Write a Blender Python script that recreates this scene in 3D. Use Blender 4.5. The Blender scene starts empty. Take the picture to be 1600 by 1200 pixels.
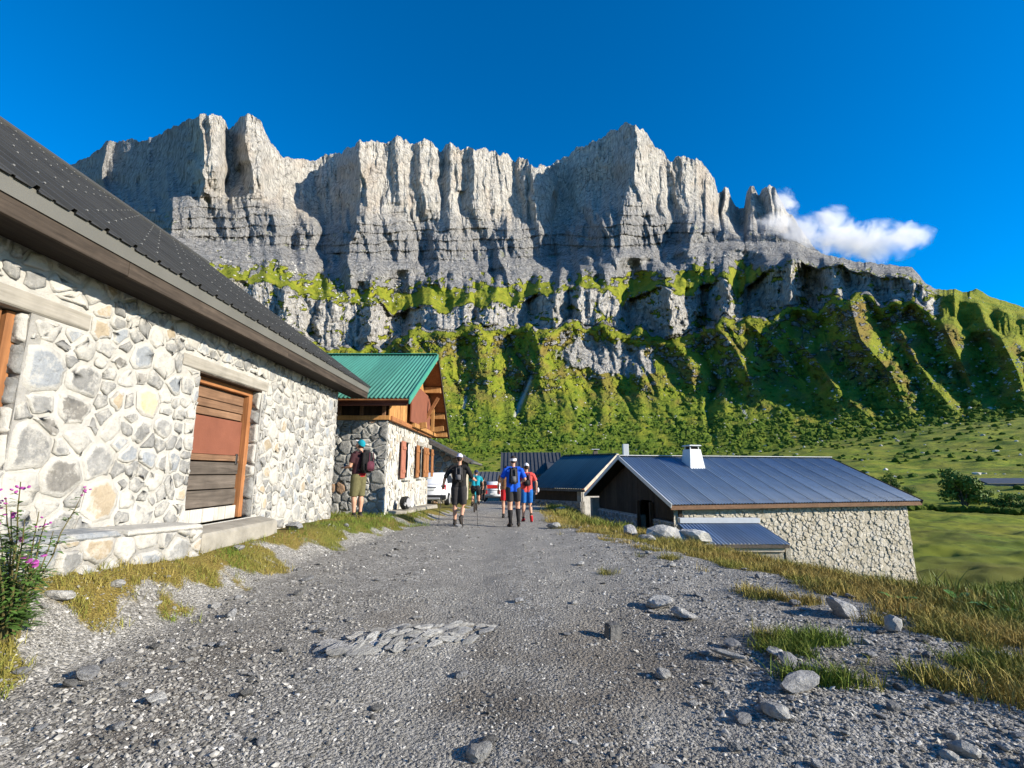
import bpy, bmesh, math, random
import numpy as np
from mathutils import Vector, Matrix

C = bpy.context.scene.collection
SC = bpy.context.scene
R = math.radians
rnd = random.Random(7)

# ------------------------------------------------------------------ camera, sky, sun, exposure
CAM = np.array((0.0, 0.0, 1.3))
F_PX, TILT = 760.0, math.atan(138.0 / 760.0)
cd = bpy.data.cameras.new('camera')
cam = bpy.data.objects.new('camera', cd); C.objects.link(cam)
cam.location = CAM; cam.rotation_euler = (math.pi / 2 + TILT, 0, 0)
cd.sensor_width = 36.0; cd.lens = 36.0 * F_PX / 1600.0
cd.clip_start = 0.05; cd.clip_end = 20000
SC.camera = cam

SUN_EL = R(21.0)
SUN_AZ = R(110)                       # clockwise from +Y: from the right, a little behind the camera
SDIR = Vector((math.sin(SUN_AZ) * math.cos(SUN_EL), math.cos(SUN_AZ) * math.cos(SUN_EL), math.sin(SUN_EL)))
w = bpy.data.worlds.new('World'); SC.world = w; w.use_nodes = True
wn = w.node_tree; bg = wn.nodes['Background']
sky = wn.nodes.new('ShaderNodeTexSky'); sky.sky_type = 'NISHITA'; sky.sun_disc = False
sky.sun_elevation = SUN_EL; sky.sun_rotation = SUN_AZ
sky.altitude = 1800; sky.air_density = 1.0; sky.dust_density = 0.7; sky.ozone_density = 3.2
hs = wn.nodes.new('ShaderNodeHueSaturation'); hs.inputs['Saturation'].default_value = 1.58; hs.inputs['Value'].default_value = 1.6
hs.inputs['Hue'].default_value = 0.502
wn.links.new(sky.outputs[0], hs.inputs['Color']); wn.links.new(hs.outputs[0], bg.inputs[0])
bg.inputs[1].default_value = 0.08
sl = bpy.data.lights.new('sun', 'SUN'); sl.energy = 5.0; sl.angle = R(0.53); sl.color = (1.0, 0.91, 0.76)
so = bpy.data.objects.new('sun', sl); C.objects.link(so)
so.rotation_euler = (-SDIR).to_track_quat('-Z', 'Y').to_euler(); so.location = (40, -10, 60)
vs = SC.view_settings; vs.view_transform = 'Standard'; vs.look = 'None'; vs.exposure = 0.9; vs.gamma = 1.0
vs.use_curve_mapping = False
cy = SC.cycles
cy.use_denoising = True; cy.max_bounces = 6; cy.diffuse_bounces = 3; cy.glossy_bounces = 2
cy.transmission_bounces = 3; cy.volume_bounces = 3; cy.transparent_max_bounces = 6
cy.caustics_reflective = False; cy.caustics_refractive = False

# ------------------------------------------------------------------ helpers
def pdir(px, py):
    px = np.asarray(px, float); py = np.asarray(py, float)
    u = (px - 800) / F_PX; v = (600 - py) / F_PX
    c, s = math.cos(TILT), math.sin(TILT)
    return np.stack([u, c - v * s, s + v * c], -1)
def PY(px, py, Y):                     # the point seen at a photo pixel, at depth Y
    d = pdir(px, py); return CAM + d * (Y / d[..., 1])[..., None] if d.ndim > 1 else CAM + d * (Y / d[1])
def PX(px, py, X):
    d = pdir(px, py); return CAM + d * (X / d[0])
def PZ(px, py, Z):
    d = pdir(px, py); return CAM + d * ((Z - CAM[2]) / d[2])

def _hash(ix, iy, seed):
    h = (ix.astype(np.int64) * 374761393 + iy.astype(np.int64) * 668265263 + seed * 974634777) & 0x7fffffff
    h = ((h ^ (h >> 13)) * 1274126177) & 0x7fffffff
    h = ((h ^ (h >> 16)) * 668265263) & 0x7fffffff
    return ((h ^ (h >> 15)) & 0xffff) / 65535.0
def gn(x, y, seed=0):
    x, y = np.broadcast_arrays(np.asarray(x, float), np.asarray(y, float))
    xi = np.floor(x); yi = np.floor(y); fx = x - xi; fy = y - yi
    u = fx * fx * fx * (fx * (fx * 6 - 15) + 10); v = fy * fy * fy * (fy * (fy * 6 - 15) + 10)
    def g(ax, ay):
        a = _hash(xi + ax, yi + ay, seed) * 2 * math.pi
        return np.cos(a) * (fx - ax) + np.sin(a) * (fy - ay)
    a = g(0, 0) * (1 - u) + g(1, 0) * u; b = g(0, 1) * (1 - u) + g(1, 1) * u
    return (a * (1 - v) + b * v) * 1.5
def fbm(x, y, o=4, seed=0, gain=.5):
    t = 0; a = 1.0; f = 1.0; s = 0
    for i in range(o):
        t = t + a * gn(x * f, y * f, seed + i * 17); s += a; a *= gain; f *= 2.03
    return t / s
def ridged(x, y, o=3, seed=0, gain=.5):
    t = 0; a = 1.0; f = 1.0; s = 0
    for i in range(o):
        t = t + a * (1 - np.minimum(1, np.abs(gn(x * f, y * f, seed + i * 13)) * 1.6)); s += a; a *= gain; f *= 2.07
    return t / s
def sstep(a, b, x):
    t = np.clip((np.asarray(x, float) - a) / (b - a), 0, 1); return t * t * (3 - 2 * t)
def ip(x, pts):
    a = np.array(pts, float); return np.interp(x, a[:, 0], a[:, 1])

def tag(o, label=None, cat=None, group=None, kind=None):
    if label: o['label'] = label
    if cat: o['category'] = cat
    if group: o['group'] = group
    if kind: o['kind'] = kind
    return o
def link(name, me, mat=None, parent=None):
    o = bpy.data.objects.new(name, me); C.objects.link(o)
    if mat is not None:
        if not me.materials: me.materials.append(mat)
    if parent is not None: o.parent = parent
    return o
def empty(name, loc=(0, 0, 0), rz=0):
    o = bpy.data.objects.new(name, None); C.objects.link(o); o.location = loc; o.rotation_euler = (0, 0, rz)
    o.empty_display_size = .2
    return o
def np_mesh(name, V, Fa, smooth=False):
    V = np.asarray(V, np.float32); Fa = np.asarray(Fa, np.int32); n = Fa.shape[1]
    me = bpy.data.meshes.new(name)
    me.vertices.add(len(V)); me.vertices.foreach_set('co', V.ravel())
    me.loops.add(Fa.size); me.loops.foreach_set('vertex_index', Fa.ravel())
    me.polygons.add(len(Fa)); me.polygons.foreach_set('loop_start', np.arange(0, Fa.size, n, dtype=np.int32))
    try: me.polygons.foreach_set('loop_total', np.full(len(Fa), n, np.int32))
    except Exception: pass
    me.polygons.foreach_set('use_smooth', np.full(len(Fa), smooth, bool))
    me.update(calc_edges=True); me.validate()
    return me
def vattr(me, name, arr):
    a = me.attributes.new(name, 'FLOAT', 'POINT'); a.data.foreach_set('value', np.asarray(arr, np.float32).ravel())
def cattr(me, name, arr):
    a = me.attributes.new(name, 'FLOAT_COLOR', 'POINT')
    arr = np.asarray(arr, np.float32)
    if arr.shape[1] == 3: arr = np.concatenate([arr, np.ones((len(arr), 1), np.float32)], 1)
    a.data.foreach_set('color', arr.ravel())
def grid_faces(nr, nc):
    i = np.arange(nr - 1)[:, None] * nc + np.arange(nc - 1)[None, :]
    return np.stack([i, i + 1, i + nc + 1, i + nc], -1).reshape(-1, 4)

class MB:                              # collects shapes for ONE mesh object
    def __init__(self): self.v = []; self.f = []
    def add(self, vs, fs):
        o = len(self.v); self.v += [tuple(map(float, p)) for p in vs]; self.f += [tuple(o + i for i in f) for f in fs]; return self
    def hexa(self, a, b):              # two quads (bottom, top), same winding
        return self.add(list(a) + list(b), [(3, 2, 1, 0), (4, 5, 6, 7), (0, 1, 5, 4), (1, 2, 6, 5), (2, 3, 7, 6), (3, 0, 4, 7)])
    def box(self, c, s, rz=0, bev=0):
        x, y, z = s[0] / 2, s[1] / 2, s[2] / 2; cr, sr = math.cos(rz), math.sin(rz)
        q = lambda px, py, pz: (c[0] + px * cr - py * sr, c[1] + px * sr + py * cr, c[2] + pz)
        return self.hexa([q(-x, -y, -z), q(x, -y, -z), q(x, y, -z), q(-x, y, -z)], [q(-x, -y, z), q(x, -y, z), q(x, y, z), q(-x, y, z)])
    def beam(self, a, b, w_, h_, up=(0, 0, 1)):   # a box from a to b with section w_ x h_
        a = Vector(a); b = Vector(b); d = (b - a).normalized(); s = d.cross(Vector(up))
        if s.length < 1e-4: s = d.cross(Vector((1, 0, 0)))
        s.normalize(); t = s.cross(d)
        s = s * w_ / 2; t = t * h_ / 2
        return self.hexa([a - s - t, a + s - t, a + s + t, a - s + t], [b - s - t, b + s - t, b + s + t, b - s + t])
    def prism(self, poly, ext):        # polygon (3-D points) pushed along ext
        n = len(poly); e = Vector(ext); p = [Vector(q) for q in poly]
        fs = [tuple(range(n))[::-1], tuple(range(n, 2 * n))] + [(i, (i + 1) % n, n + (i + 1) % n, n + i) for i in range(n)]
        return self.add(p + [q + e for q in p], fs)
    def tube(self, pts, rads, n=8, cap=True):
        pts = [Vector(p) for p in pts]
        if not hasattr(rads, '__len__'): rads = [rads] * len(pts)
        vs = []; fs = []
        for i, p in enumerate(pts):
            d = (pts[min(i + 1, len(pts) - 1)] - pts[max(i - 1, 0)]).normalized()
            ref = Vector((0, 0, 1)) if abs(d.z) < .9 else Vector((0, 1, 0))
            s = d.cross(ref).normalized(); t = s.cross(d)
            for k in range(n):
                a = 2 * math.pi * k / n; vs.append(p + (s * math.cos(a) + t * math.sin(a)) * rads[i])
        for i in range(len(pts) - 1):
            for k in range(n):
                fs.append((i * n + k, i * n + (k + 1) % n, (i + 1) * n + (k + 1) % n, (i + 1) * n + k))
        if cap: fs += [tuple(range(n))[::-1], tuple(range((len(pts) - 1) * n, len(pts) * n))]
        return self.add(vs, fs)
    def ell(self, c, r, n=10, m=6, M=None):
        vs = []; fs = []
        for i in range(m + 1):
            th = math.pi * i / m
            for k in range(n):
                a = 2 * math.pi * k / n
                q = Vector((r[0] * math.sin(th) * math.cos(a), r[1] * math.sin(th) * math.sin(a), r[2] * math.cos(th)))
                if M is not None: q = M @ q
                vs.append(Vector(c) + q)
        for i in range(m):
            for k in range(n): fs.append((i * n + k, (i + 1) * n + k, (i + 1) * n + (k + 1) % n, i * n + (k + 1) % n))
        return self.add(vs, fs)
    def mesh(self, name, smooth=False, bev=0, seg=1):
        me = bpy.data.meshes.new(name); me.from_pydata(self.v, [], self.f)
        bm = bmesh.new(); bm.from_mesh(me)
        bmesh.ops.remove_doubles(bm, verts=bm.verts, dist=1e-6)
        bmesh.ops.recalc_face_normals(bm, faces=bm.faces)
        if bev: bmesh.ops.bevel(bm, geom=[e for e in bm.edges if len(e.link_faces) == 2 and e.calc_face_angle(0) > .5], offset=bev, segments=seg, affect='EDGES', clamp_overlap=True)
        bm.to_mesh(me); bm.free()
        if smooth:
            for p in me.polygons: p.use_smooth = True
        return me
    def build(self, name, mat, parent=None, smooth=False, bev=0, seg=1):
        return link(name, self.mesh(name, smooth, bev, seg), mat, parent)

# ------------------------------------------------------------------ materials
def newmat(name, rough=.85, spec=.3):
    m = bpy.data.materials.new(name); m.use_nodes = True; nt = m.node_tree
    b = nt.nodes['Principled BSDF']; b.inputs['Roughness'].default_value = rough
    b.inputs['Specular IOR Level'].default_value = spec
    return m, nt, b
def N(nt, typ, **kw):
    n = nt.nodes.new(typ)
    for k, v in kw.items():
        if k in n.inputs: n.inputs[k].default_value = v
        else: setattr(n, k, v)
    return n
def L(nt, a, b): nt.links.new(a, b)
def mathn(nt, op, a, b=None, c=None, clamp=False):
    n = nt.nodes.new('ShaderNodeMath'); n.operation = op; n.use_clamp = clamp
    for i, q in enumerate((a, b, c)):
        if q is None: continue
        if isinstance(q, (int, float)): n.inputs[i].default_value = q
        else: nt.links.new(q, n.inputs[i])
    return n.outputs[0]
def mixc(nt, fac, a, b, mode='MIX'):
    n = nt.nodes.new('ShaderNodeMix'); n.data_type = 'RGBA'; n.blend_type = mode
    for i, q in ((0, fac), (6, a), (7, b)):
        if isinstance(q, (int, float)): n.inputs[i].default_value = q
        elif isinstance(q, tuple): n.inputs[i].default_value = q + (1,) if len(q) == 3 else q
        else: nt.links.new(q, n.inputs[i])
    return n.outputs[2]
def coords(nt, kind='Object', scale=None):
    t = nt.nodes.new('ShaderNodeTexCoord'); o = t.outputs[kind]
    if scale is not None:
        mp = nt.nodes.new('ShaderNodeMapping'); nt.links.new(o, mp.inputs[0]); mp.inputs['Scale'].default_value = scale; o = mp.outputs[0]
    return o
def noise(nt, co, scale, detail=4, rough=.55, dist=0.0):
    n = nt.nodes.new('ShaderNodeTexNoise'); n.inputs['Scale'].default_value = scale; n.inputs['Detail'].default_value = detail
    n.inputs['Roughness'].default_value = rough; n.inputs['Distortion'].default_value = dist
    if co is not None: nt.links.new(co, n.inputs['Vector'])
    return n.outputs[0]
def voro(nt, co, scale, feature='F1', out=0, rand=1.0):
    n = nt.nodes.new('ShaderNodeTexVoronoi'); n.feature = feature; n.inputs['Scale'].default_value = scale
    n.inputs['Randomness'].default_value = rand
    if co is not None: nt.links.new(co, n.inputs['Vector'])
    return n.outputs[out]
def ramp(nt, fac, stops, interp='LINEAR'):
    n = nt.nodes.new('ShaderNodeValToRGB'); cr = n.color_ramp; cr.interpolation = interp
    while len(cr.elements) < len(stops): cr.elements.new(.5)
    for e, (p, c) in zip(cr.elements, stops):
        e.position = p; e.color = (c, c, c, 1) if isinstance(c, (int, float)) else tuple(c) + (1,)
    nt.links.new(fac, n.inputs[0]); return n.outputs[0]
def bump(nt, b, h, strength=.5, dist=.02):
    n = nt.nodes.new('ShaderNodeBump'); n.inputs['Strength'].default_value = strength; n.inputs['Distance'].default_value = dist
    nt.links.new(h, n.inputs['Height']); nt.links.new(n.outputs[0], b.inputs['Normal'])
def attr(nt, name, out='Fac'):
    n = nt.nodes.new('ShaderNodeAttribute'); n.attribute_name = name; return n.outputs[out]
def simple(name, col, rough=.7, spec=.3, var=.25, scale=6.0, bumpd=0.0, bscale=30, metal=0.0, objvar=0.0):
    m, nt, b = newmat(name, rough, spec); co = coords(nt)
    n = noise(nt, co, scale, 4)
    lo = tuple(c * (1 - var) for c in col); hi = tuple(min(.95, c * (1 + var)) for c in col)
    o = ramp(nt, n, [(.3, lo), (.7, hi)])
    if objvar:
        oi = nt.nodes.new('ShaderNodeObjectInfo')
        o = mixc(nt, 1.0, o, ramp(nt, oi.outputs['Random'], [(0, 1 - objvar), (1, 1 + objvar * .6)]), 'MULTIPLY')
    L(nt, o, b.inputs['Base Color']); b.inputs['Metallic'].default_value = metal
    if bumpd: bump(nt, b, noise(nt, co, bscale, 5), .7, bumpd)
    return m
# ------------------------------------------------------------------ mountain: a real relief sheet, distances in metres
SKY = [(-400,430),(-200,360),(0,300),(60,278),(100,262),(135,243),(167,221),(190,218),(212,216),(224,216),(269,196),(300,184),(317,177),(328,176),(340,178),(350,186),(357,198),(363,190),(376,182),(389,177),(400,179),(411,197),(419,212),(432,228),(445,244),(475,248),(505,241),(530,232),(550,224),(562,217),(572,216),(584,222),(600,217),(621,211),(630,214),(640,221),(655,219),(674,218),(689,231),(698,222),(707,218),(722,231),(735,229),(749,231),(765,236),(782,241),(795,244),(805,250),(815,248),(824,248),(828,257),(843,255),(857,254),(866,256),(880,246),(902,231),(925,216),(945,206),(959,201),(975,195),(992,192),(1004,196),(1012,206),(1019,214),(1033,234),(1045,248),(1058,247),(1071,246),(1096,248),(1106,258),(1116,272),(1122,297),(1127,297),(1131,293),(1138,294),(1143,310),(1148,318),(1156,320),(1163,320),(1166,303),(1171,294),(1176,292),(1182,297),(1187,308),(1191,296),(1202,290),(1212,293),(1220,308),(1229,325),(1245,350),(1264,372),(1285,396),(1310,402),(1341,407),(1383,412),(1425,416),(1436,428),(1446,442),(1460,451),(1491,452),(1509,457),(1526,451),(1544,461),(1565,468),(1600,479),(1750,525),(1950,580)]
C1 = [(-400,520),(100,380),(230,372),(330,392),(420,396),(475,405),(540,415),(620,420),(700,421),(780,418),(860,415),(900,410),(950,406),(1000,402),(1060,396),(1100,390),(1160,388),(1240,394),(1285,402),(1320,408),(1420,424),(1600,490),(1950,590)]
M1 = [(-400,560),(250,428),(340,432),(430,440),(480,462),(540,470),(600,478),(612,486),(640,476),(690,482),(740,476),(812,470),(820,468),(860,455),(900,446),(950,450),(972,476),(985,462),(1010,452),(1040,440),(1060,458),(1072,468),(1090,448),(1110,432),(1140,440),(1152,470),(1165,440),(1200,420),(1250,410),(1320,418),(1420,436),(1600,500),(1950,600)]
M2 = [(-400,640),(250,500),(440,505),(500,538),(605,540),(640,512),(690,516),(740,506),(810,512),(870,506),(970,506),(1010,520),(1090,526),(1110,500),(1150,494),(1200,490),(1250,478),(1330,462),(1420,470),(1500,500),(1600,530),(1950,640)]
FT = [(-400,716),(600,716),(1100,712),(1200,705),(1300,690),(1450,668),(1600,655),(1950,640)]
RF = [(-400,360),(600,330),(1000,330),(1200,350),(1400,430),(1600,470),(1950,480)]
R2 = [(-400,900),(450,820),(800,800),(1090,830),(1250,880),(1420,800),(1600,700),(1950,620)]
RC = [(-400,1250),(450,1130),(900,1150),(1250,1150),(1420,980),(1600,860),(1950,760)]
RS = [(-400,1600),(330,1400),(620,1370),(870,1400),(990,1370),(1110,1400),(1230,1400),(1300,1250),(1420,1080),(1600,960),(1950,860)]

xs = np.concatenate([np.linspace(-400, 60, 60)[:-1], np.linspace(60, 1640, 1080), np.linspace(1640, 1950, 50)[1:]])
nx = len(xs)
def tooth(x, w_, seed, sl=1.6, sr=.9):
    g = x / w_; i = np.floor(g); b_ = np.full(x.shape, -9.)
    for o in (-2, -1, 0, 1, 2):
        c = i + o; p = c + .5 + .7 * (_hash(c, c * 0 + 3, seed) - .5); b_ = np.maximum(b_, _hash(c, c * 0 + 5, seed + 1) - np.where(g < p, (p - g) * sl, (g - p) * sr))
    return b_
jag = -(tooth(xs, 19., 61) - .45) * 8 - (tooth(xs, 7., 63) - .45) * 3.6 + fbm(xs / 4.0, xs * 0 + 1.3, 3, 8, .6) * 2.2
yS = ip(xs, SKY) + jag * ip(xs, [(60, .5), (300, 1), (1230, 1.1), (1290, .4), (1450, .25), (1600, .2)])
yC, yM1, yM2, yF = ip(xs, C1), ip(xs, M1), ip(xs, M2), ip(xs, FT)
wob = fbm(xs / 40., xs * 0, 2, 21, .4) * 10
yC = np.maximum(yC + wob * .6, yS + 4); yM1 = np.maximum(yM1 + 1 * ip(xs, [(300, 0), (450, 1), (1150, 1), (1250, 0)]) + fbm(xs / 34., xs * 0, 2, 22, .4) * 16, yC + 4); yM2 = np.maximum(yM2 + 5 + fbm(xs / 38., xs * 0, 2, 23, .4) * 26, yM1 + 4)
rF, r2, rC, rS = ip(xs, RF), ip(xs, R2), ip(xs, RC), ip(xs, RS)
nr = 400
t = np.linspace(0, 1, nr)[:, None]
Yp = yF + (yS - yF) * t                                     # photo row of every vertex
Xp = np.broadcast_to(xs, Yp.shape)
# base distance along each column, cliffs steep, shelves and slopes lying back
Rb = np.empty_like(Yp)
for j in range(nx):
    r1 = r2[j] + 75
    ymid = yC[j] * .52 + yS[j] * .48
    ks = [yS[j], ymid, yC[j], yM1[j], yM2[j], (yM2[j] + yF[j]) / 2, yF[j]]
    vs_ = [rS[j], (rC[j] * .42 + rS[j] * .58), rC[j], r1 , r2[j], r2[j] * .70 + rF[j] * .30, rF[j]]
    Rb[:, j] = np.interp(Yp[:, j], ks, vs_)
# smooth profile a little
for _ in range(4): Rb[1:-1] = (Rb[:-2] + 2 * Rb[1:-1] + Rb[2:]) / 4
up = sstep(0, 18, yC[None] - Yp)                             # upper wall
mid = sstep(0, 6, Yp - yM1[None]) * sstep(0, 8, yM2[None] - Yp)
shelf = sstep(0, 8, Yp - yC[None]) * sstep(0, 10, yM1[None] - Yp)
low = sstep(0, 14, Yp - yM2[None])
footf = sstep(0, 45, yF[None] - Yp)
D = np.zeros_like(Yp)
# big faces of the wall (metres further away), as breakpoints along x
MAC_T = [(-400,2600),(60,1150),(140,820),(158,720),(168,610),(176,650),(214,520),(250,370),(305,40),(316,-40),(332,-22),(350,14),(356,95),(364,92),(388,-8),(402,10),(440,85),(470,125),(500,175),(530,130),(553,40),(566,-10),(600,24),(622,4),(645,20),(680,16),(690,40),(705,14),(722,28),(745,20),(790,60),(826,70),(834,46),(860,90),(867,150),(900,118),(950,66),(985,14),(996,0),(1010,24),(1046,62),(1056,40),(1100,84),(1118,110),(1128,150),(1135,120),(1146,165),(1160,210),(1166,190),(1178,150),(1187,190),(1200,150),(1230,190),(1260,120),(1300,60),(1950,0)]
MAC_B = [(-400,1600),(60,800),(200,330),(248,110),(268,-40),(300,-10),(330,20),(390,40),(430,0),(452,50),(480,20),(505,90),(530,10),(552,-55),(600,-10),(640,10),(660,45),(690,-10),(740,20),(765,50),(790,0),(830,35),(872,90),(905,30),(935,-40),(960,-55),(1000,-10),(1030,20),(1050,60),(1085,0),(1120,50),(1180,70),(1250,30),(1300,10),(1950,0)]
tt = np.clip((yC[None] - Yp) / np.maximum(20, (yC - yS)[None]), 0, 1)
xw = Xp + fbm(Xp / 60., Yp / 60., 3, 31) * 16 + (1 - tt) * fbm(Xp / 30., Yp / 60., 2, 32) * 20
mt = ip(xw, MAC_T); mb = ip(xw, MAC_B)
gain_m = ip(Xp, [(300, 1), (330, 1.5), (1100, 1.6), (1250, 1)])
D += (mt * sstep(.25, .6, tt) + mb * (1 - sstep(.25, .6, tt))) * np.maximum(up, sstep(0, 1, (yM1[None] - Yp) / np.maximum(8, (yM1 - yC)[None])) * sstep(-24, -20, Yp - yC[None])) * gain_m
calm = ip(Xp, [(100, .35), (300, .4), (325, 1)])
calm = calm + (1 - calm) * (1 - sstep(.1, .45, tt)) * .7
# faceted relief: the highest of many leaning pyramids, steep on their left, so faces are flat and edges crisp
def facet(X_, Y_, cw, ch_, sl, sr, st, sb, seed, jit=.8):
    gx = X_ / cw; gy = Y_ / ch_; ix = np.floor(gx); iy = np.floor(gy); best = np.full(np.broadcast(gx, gy).shape, -9.0)
    for ox in (-2, -1, 0, 1, 2):
        for oy in (-2, -1, 0, 1, 2):
            cx = ix + ox; cy_ = iy + oy
            px_ = cx + .5 + jit * (_hash(cx, cy_, seed) - .5); py_ = cy_ + .5 + jit * (_hash(cx, cy_, seed + 1) - .5); hh = _hash(cx, cy_, seed + 2); k1 = .6 + .8 * _hash(cx, cy_, seed + 3); k2 = (_hash(cx, cy_, seed + 4) - .5) * .5
            dy = gy - py_; dx = gx - px_ - k2 * dy
            v = hh * 1.0 - np.where(dx < 0, -dx * sl, dx * sr) * k1 - np.where(dy < 0, -dy * st, dy * sb)
            best = np.maximum(best, v)
    return best
wx = Xp + fbm(Xp / 40., Yp / 60., 3, 41) * 9 + fbm(Xp / 7., Yp / 12., 3, 42) * 2.2
wy = Yp + fbm(Xp / 40., Yp / 40., 3, 43) * 9 + fbm(Xp / 7., Yp / 7., 2, 45) * 2
hi = sstep(.3, .5, tt)
D -= (facet(wx, wy, 52., 150., 2.3, .75, .5, .35, 900) - .45) * 46 * up * calm * (.35 + .65 * hi)
D -= (facet(wx, wy, 21., 62., 1.9, .8, .5, .4, 910) - .45) * 19 * up * calm
D -= (facet(wx, wy, 8.5, 26., 1.7, .9, .6, .5, 920) - .45) * 8.5 * up * calm
D -= (facet(wx, wy, 3.8, 11., 1.5, 1., .7, .6, 930) - .45) * 4.2 * up * np.minimum(1, calm + .3)
# strata ledges
zst = (Yp + (Xp - 700) * .03 + fbm(Xp / 70., Yp / 40., 3, 54) * 9) / 15.
D -= (zst - np.floor(zst)) * 6 * up * (.3 + 1.0 * (1 - hi))
zs2 = (Yp + (Xp - 700) * .03 + fbm(Xp / 40., Yp / 20., 3, 55) * 5) / 5.5
D -= (zs2 - np.floor(zs2)) * 2.2 * up * (1 - .6 * hi)
# lower tier of the wall: leaning spurs with dark left sides
lt = up * (1 - sstep(.38, .55, tt))
ls = lt * sstep(0, .25, tt)
D -= (facet(wx - (Yp - 380) * .3, wy, 46., 62., 2.2, .9, 1.1, .25, 940) - .4) * 52 * ls
D -= (facet(wx - (Yp - 380) * .2, wy, 17., 26., 1.8, .9, .9, .4, 950) - .4) * 17 * lt
# shelf: small grassy spurs running down from the scree
q = (Xp + (Yp - 440) * ip(Xp, [(300, .9), (900, -.3), (1300, .8)]) + fbm(Xp / 30., Yp / 30., 3, 64) * 8)
shg = shelf * ip(Xp, [(300, .15), (560, .25), (640, 1), (1250, 1), (1300, .15), (1440, .02)])
D -= (facet(q, Yp - 434., 38., 66., 1.9, 1.1, .9, .2, 960) - .4) * 46 * shg
D += fbm(Xp / 12., Yp / 7., 3, 66) * 3.5 * shelf
D += fbm(Xp / 60., Yp / 18., 3, 15) * 30 * shelf
# middle cliffs
mw = Xp + fbm(Xp / 20., Yp / 20., 4, 70) * 10
MAC_M = [(300,10),(430,0),(445,-25),(490,10),(500,-15),(560,5),(578,-35),(606,30),(630,70),(668,0),(684,-30),(730,-10),(742,20),(760,-30),(806,0),(826,50),(848,10),(866,-25),(890,25),(905,-30),(965,-10),(985,70),(1030,20),(1048,-60),(1060,-50),(1088,10),(1098,60),(1125,-10),(1140,-40),(1155,0),(1170,60),(1215,0),(1235,-30),(1260,30),(1300,-10),(1330,20),(1400,0),(1950,0)]
D += (ip(mw, MAC_M) * 1.5) * np.maximum(mid, sstep(0, 25, Yp - yC[None]) * sstep(0, 6, yM2[None] - Yp) * .6)
D -= (facet(wx, wy, 27., 44., 2.0, .8, .7, .4, 970) - .4) * 22 * mid
D -= (facet(wx, wy, 9., 17., 1.7, .9, .7, .5, 980) - .4) * 8 * mid
D -= (facet(wx, wy, 4., 8., 1.5, 1., .7, .6, 990) - .4) * 3.6 * mid
z3 = (Yp + (Xp - 700) * .08 + fbm(Xp / 30., Yp / 20., 3, 75) * 4) / 6.5
D -= (z3 - np.floor(z3)) * 2 * mid
# lower slopes: spurs and gullies (photo polylines), each with its own width and height
def dline(pts):
    a = np.array(pts, float); best = np.full(Yp.shape, 1e9); side = np.zeros(Yp.shape); al = np.zeros(Yp.shape)
    for k in range(len(a) - 1):
        p, q_ = a[k], a[k + 1]; d = q_ - p; l2 = (d ** 2).sum()
        s = np.clip(((Xp - p[0]) * d[0] + (Yp - p[1]) * d[1]) / l2, 0, 1)
        dx = Xp - p[0] - s * d[0]; dy = Yp - p[1] - s * d[1]; dd = np.hypot(dx, dy)
        m = dd < best; best = np.where(m, dd, best)
        side = np.where(m, np.sign(d[1] * dx - d[0] * dy), side); al = np.where(m, (k + s) / (len(a) - 1), al)
    return best, side, al
wv = fbm(Xp / 14., Yp / 14., 3, 80) * 5
def spur(pts, amp, wl, wr):
    global D
    d, s, al = dline(pts); wd = np.where(s > 0, wr, wl) * (.55 + .45 * np.sin(np.clip(al, .02, .98) * math.pi))
    if pts[0][0] < 1100: wd = np.where(s > 0, wd, wd * 1.5)
    d = np.abs(d + wv * sstep(2, 20, d))
    amp = amp * (.72 if pts[0][0] < 1100 else .95) * ip(Yp, [(590, 1), (690, .35)])
    D -= 1.15 * amp * np.clip(1 - d / wd, 0, 1) ** 1.15 * np.sin(np.clip(al, .03, .97) * math.pi) ** .5
def gully(pts, amp, wd):
    global D
    d, s, al = dline(pts); d = np.abs(d + wv * .5)
    D += amp * np.clip(1 - d / wd, 0, 1) * np.sin(np.clip(al, .03, .97) * math.pi) ** .5
SP = [([(700,505),(688,560),(700,640),(720,690)],45,26,60),([(745,515),(760,560),(762,620),(770,680)],40,24,46),
      ([(872,500),(850,530),(838,570),(850,620),(880,690)],75,36,80),([(935,505),(950,530),(1000,600),(1040,650),(1060,690)],30,30,60),
      ([(870,585),(900,640),(925,690)],24,12,24),([(905,592),(940,645),(965,690)],24,12,24),([(1000,560),(1040,620),(1060,680)],30,20,40),
      ([(1050,530),(1080,580),(1090,640)],34,20,34),([(1112,500),(1150,545),(1175,600),(1215,640)],60,30,46),([(1165,500),(1215,545),(1260,600),(1310,645)],60,30,50),
      ([(1215,505),(1275,560),(1310,610),(1350,645)],60,30,46),([(1325,462),(1345,530),(1390,580),(1420,640)],95,60,40),([(1400,500),(1430,560),(1465,610),(1490,640)],75,50,36),
      ([(1470,500),(1500,560),(1525,620)],75,50,36),([(1560,520),(1590,580),(1610,640)],80,60,40),([(1650,540),(1680,600),(1690,640)],80,60,40),
      ([(640,540),(650,600),(640,690)],45,24,40),([(560,560),(575,620),(590,690)],45,24,40),([(800,520),(790,560),(770,590)],20,14,22)]
for a in SP: spur(*a)
for a in [([(800,520),(797,542),(829,584),(808,637),(818,672)],30,10),([(1092,500),(1100,560),(1122,600),(1104,640),(1116,705)],26,9),([(735,600),(722,640),(728,690)],16,7),([(1040,640),(1075,690)],10,5),([(700,585),(728,625)],12,6),([(960,600),(1000,665)],10,5),([(880,600),(900,650)],10,5),([(1245,480),(1235,560),(1290,640)],50,30)]: gully(*a)
q = (Xp - (Yp - 600) * ip(Xp, [(500, .0), (800, .25), (950, .6), (1150, .75), (1600, .5)]) + fbm(Xp / 35., Yp / 35., 3, 84) * 16)
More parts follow.
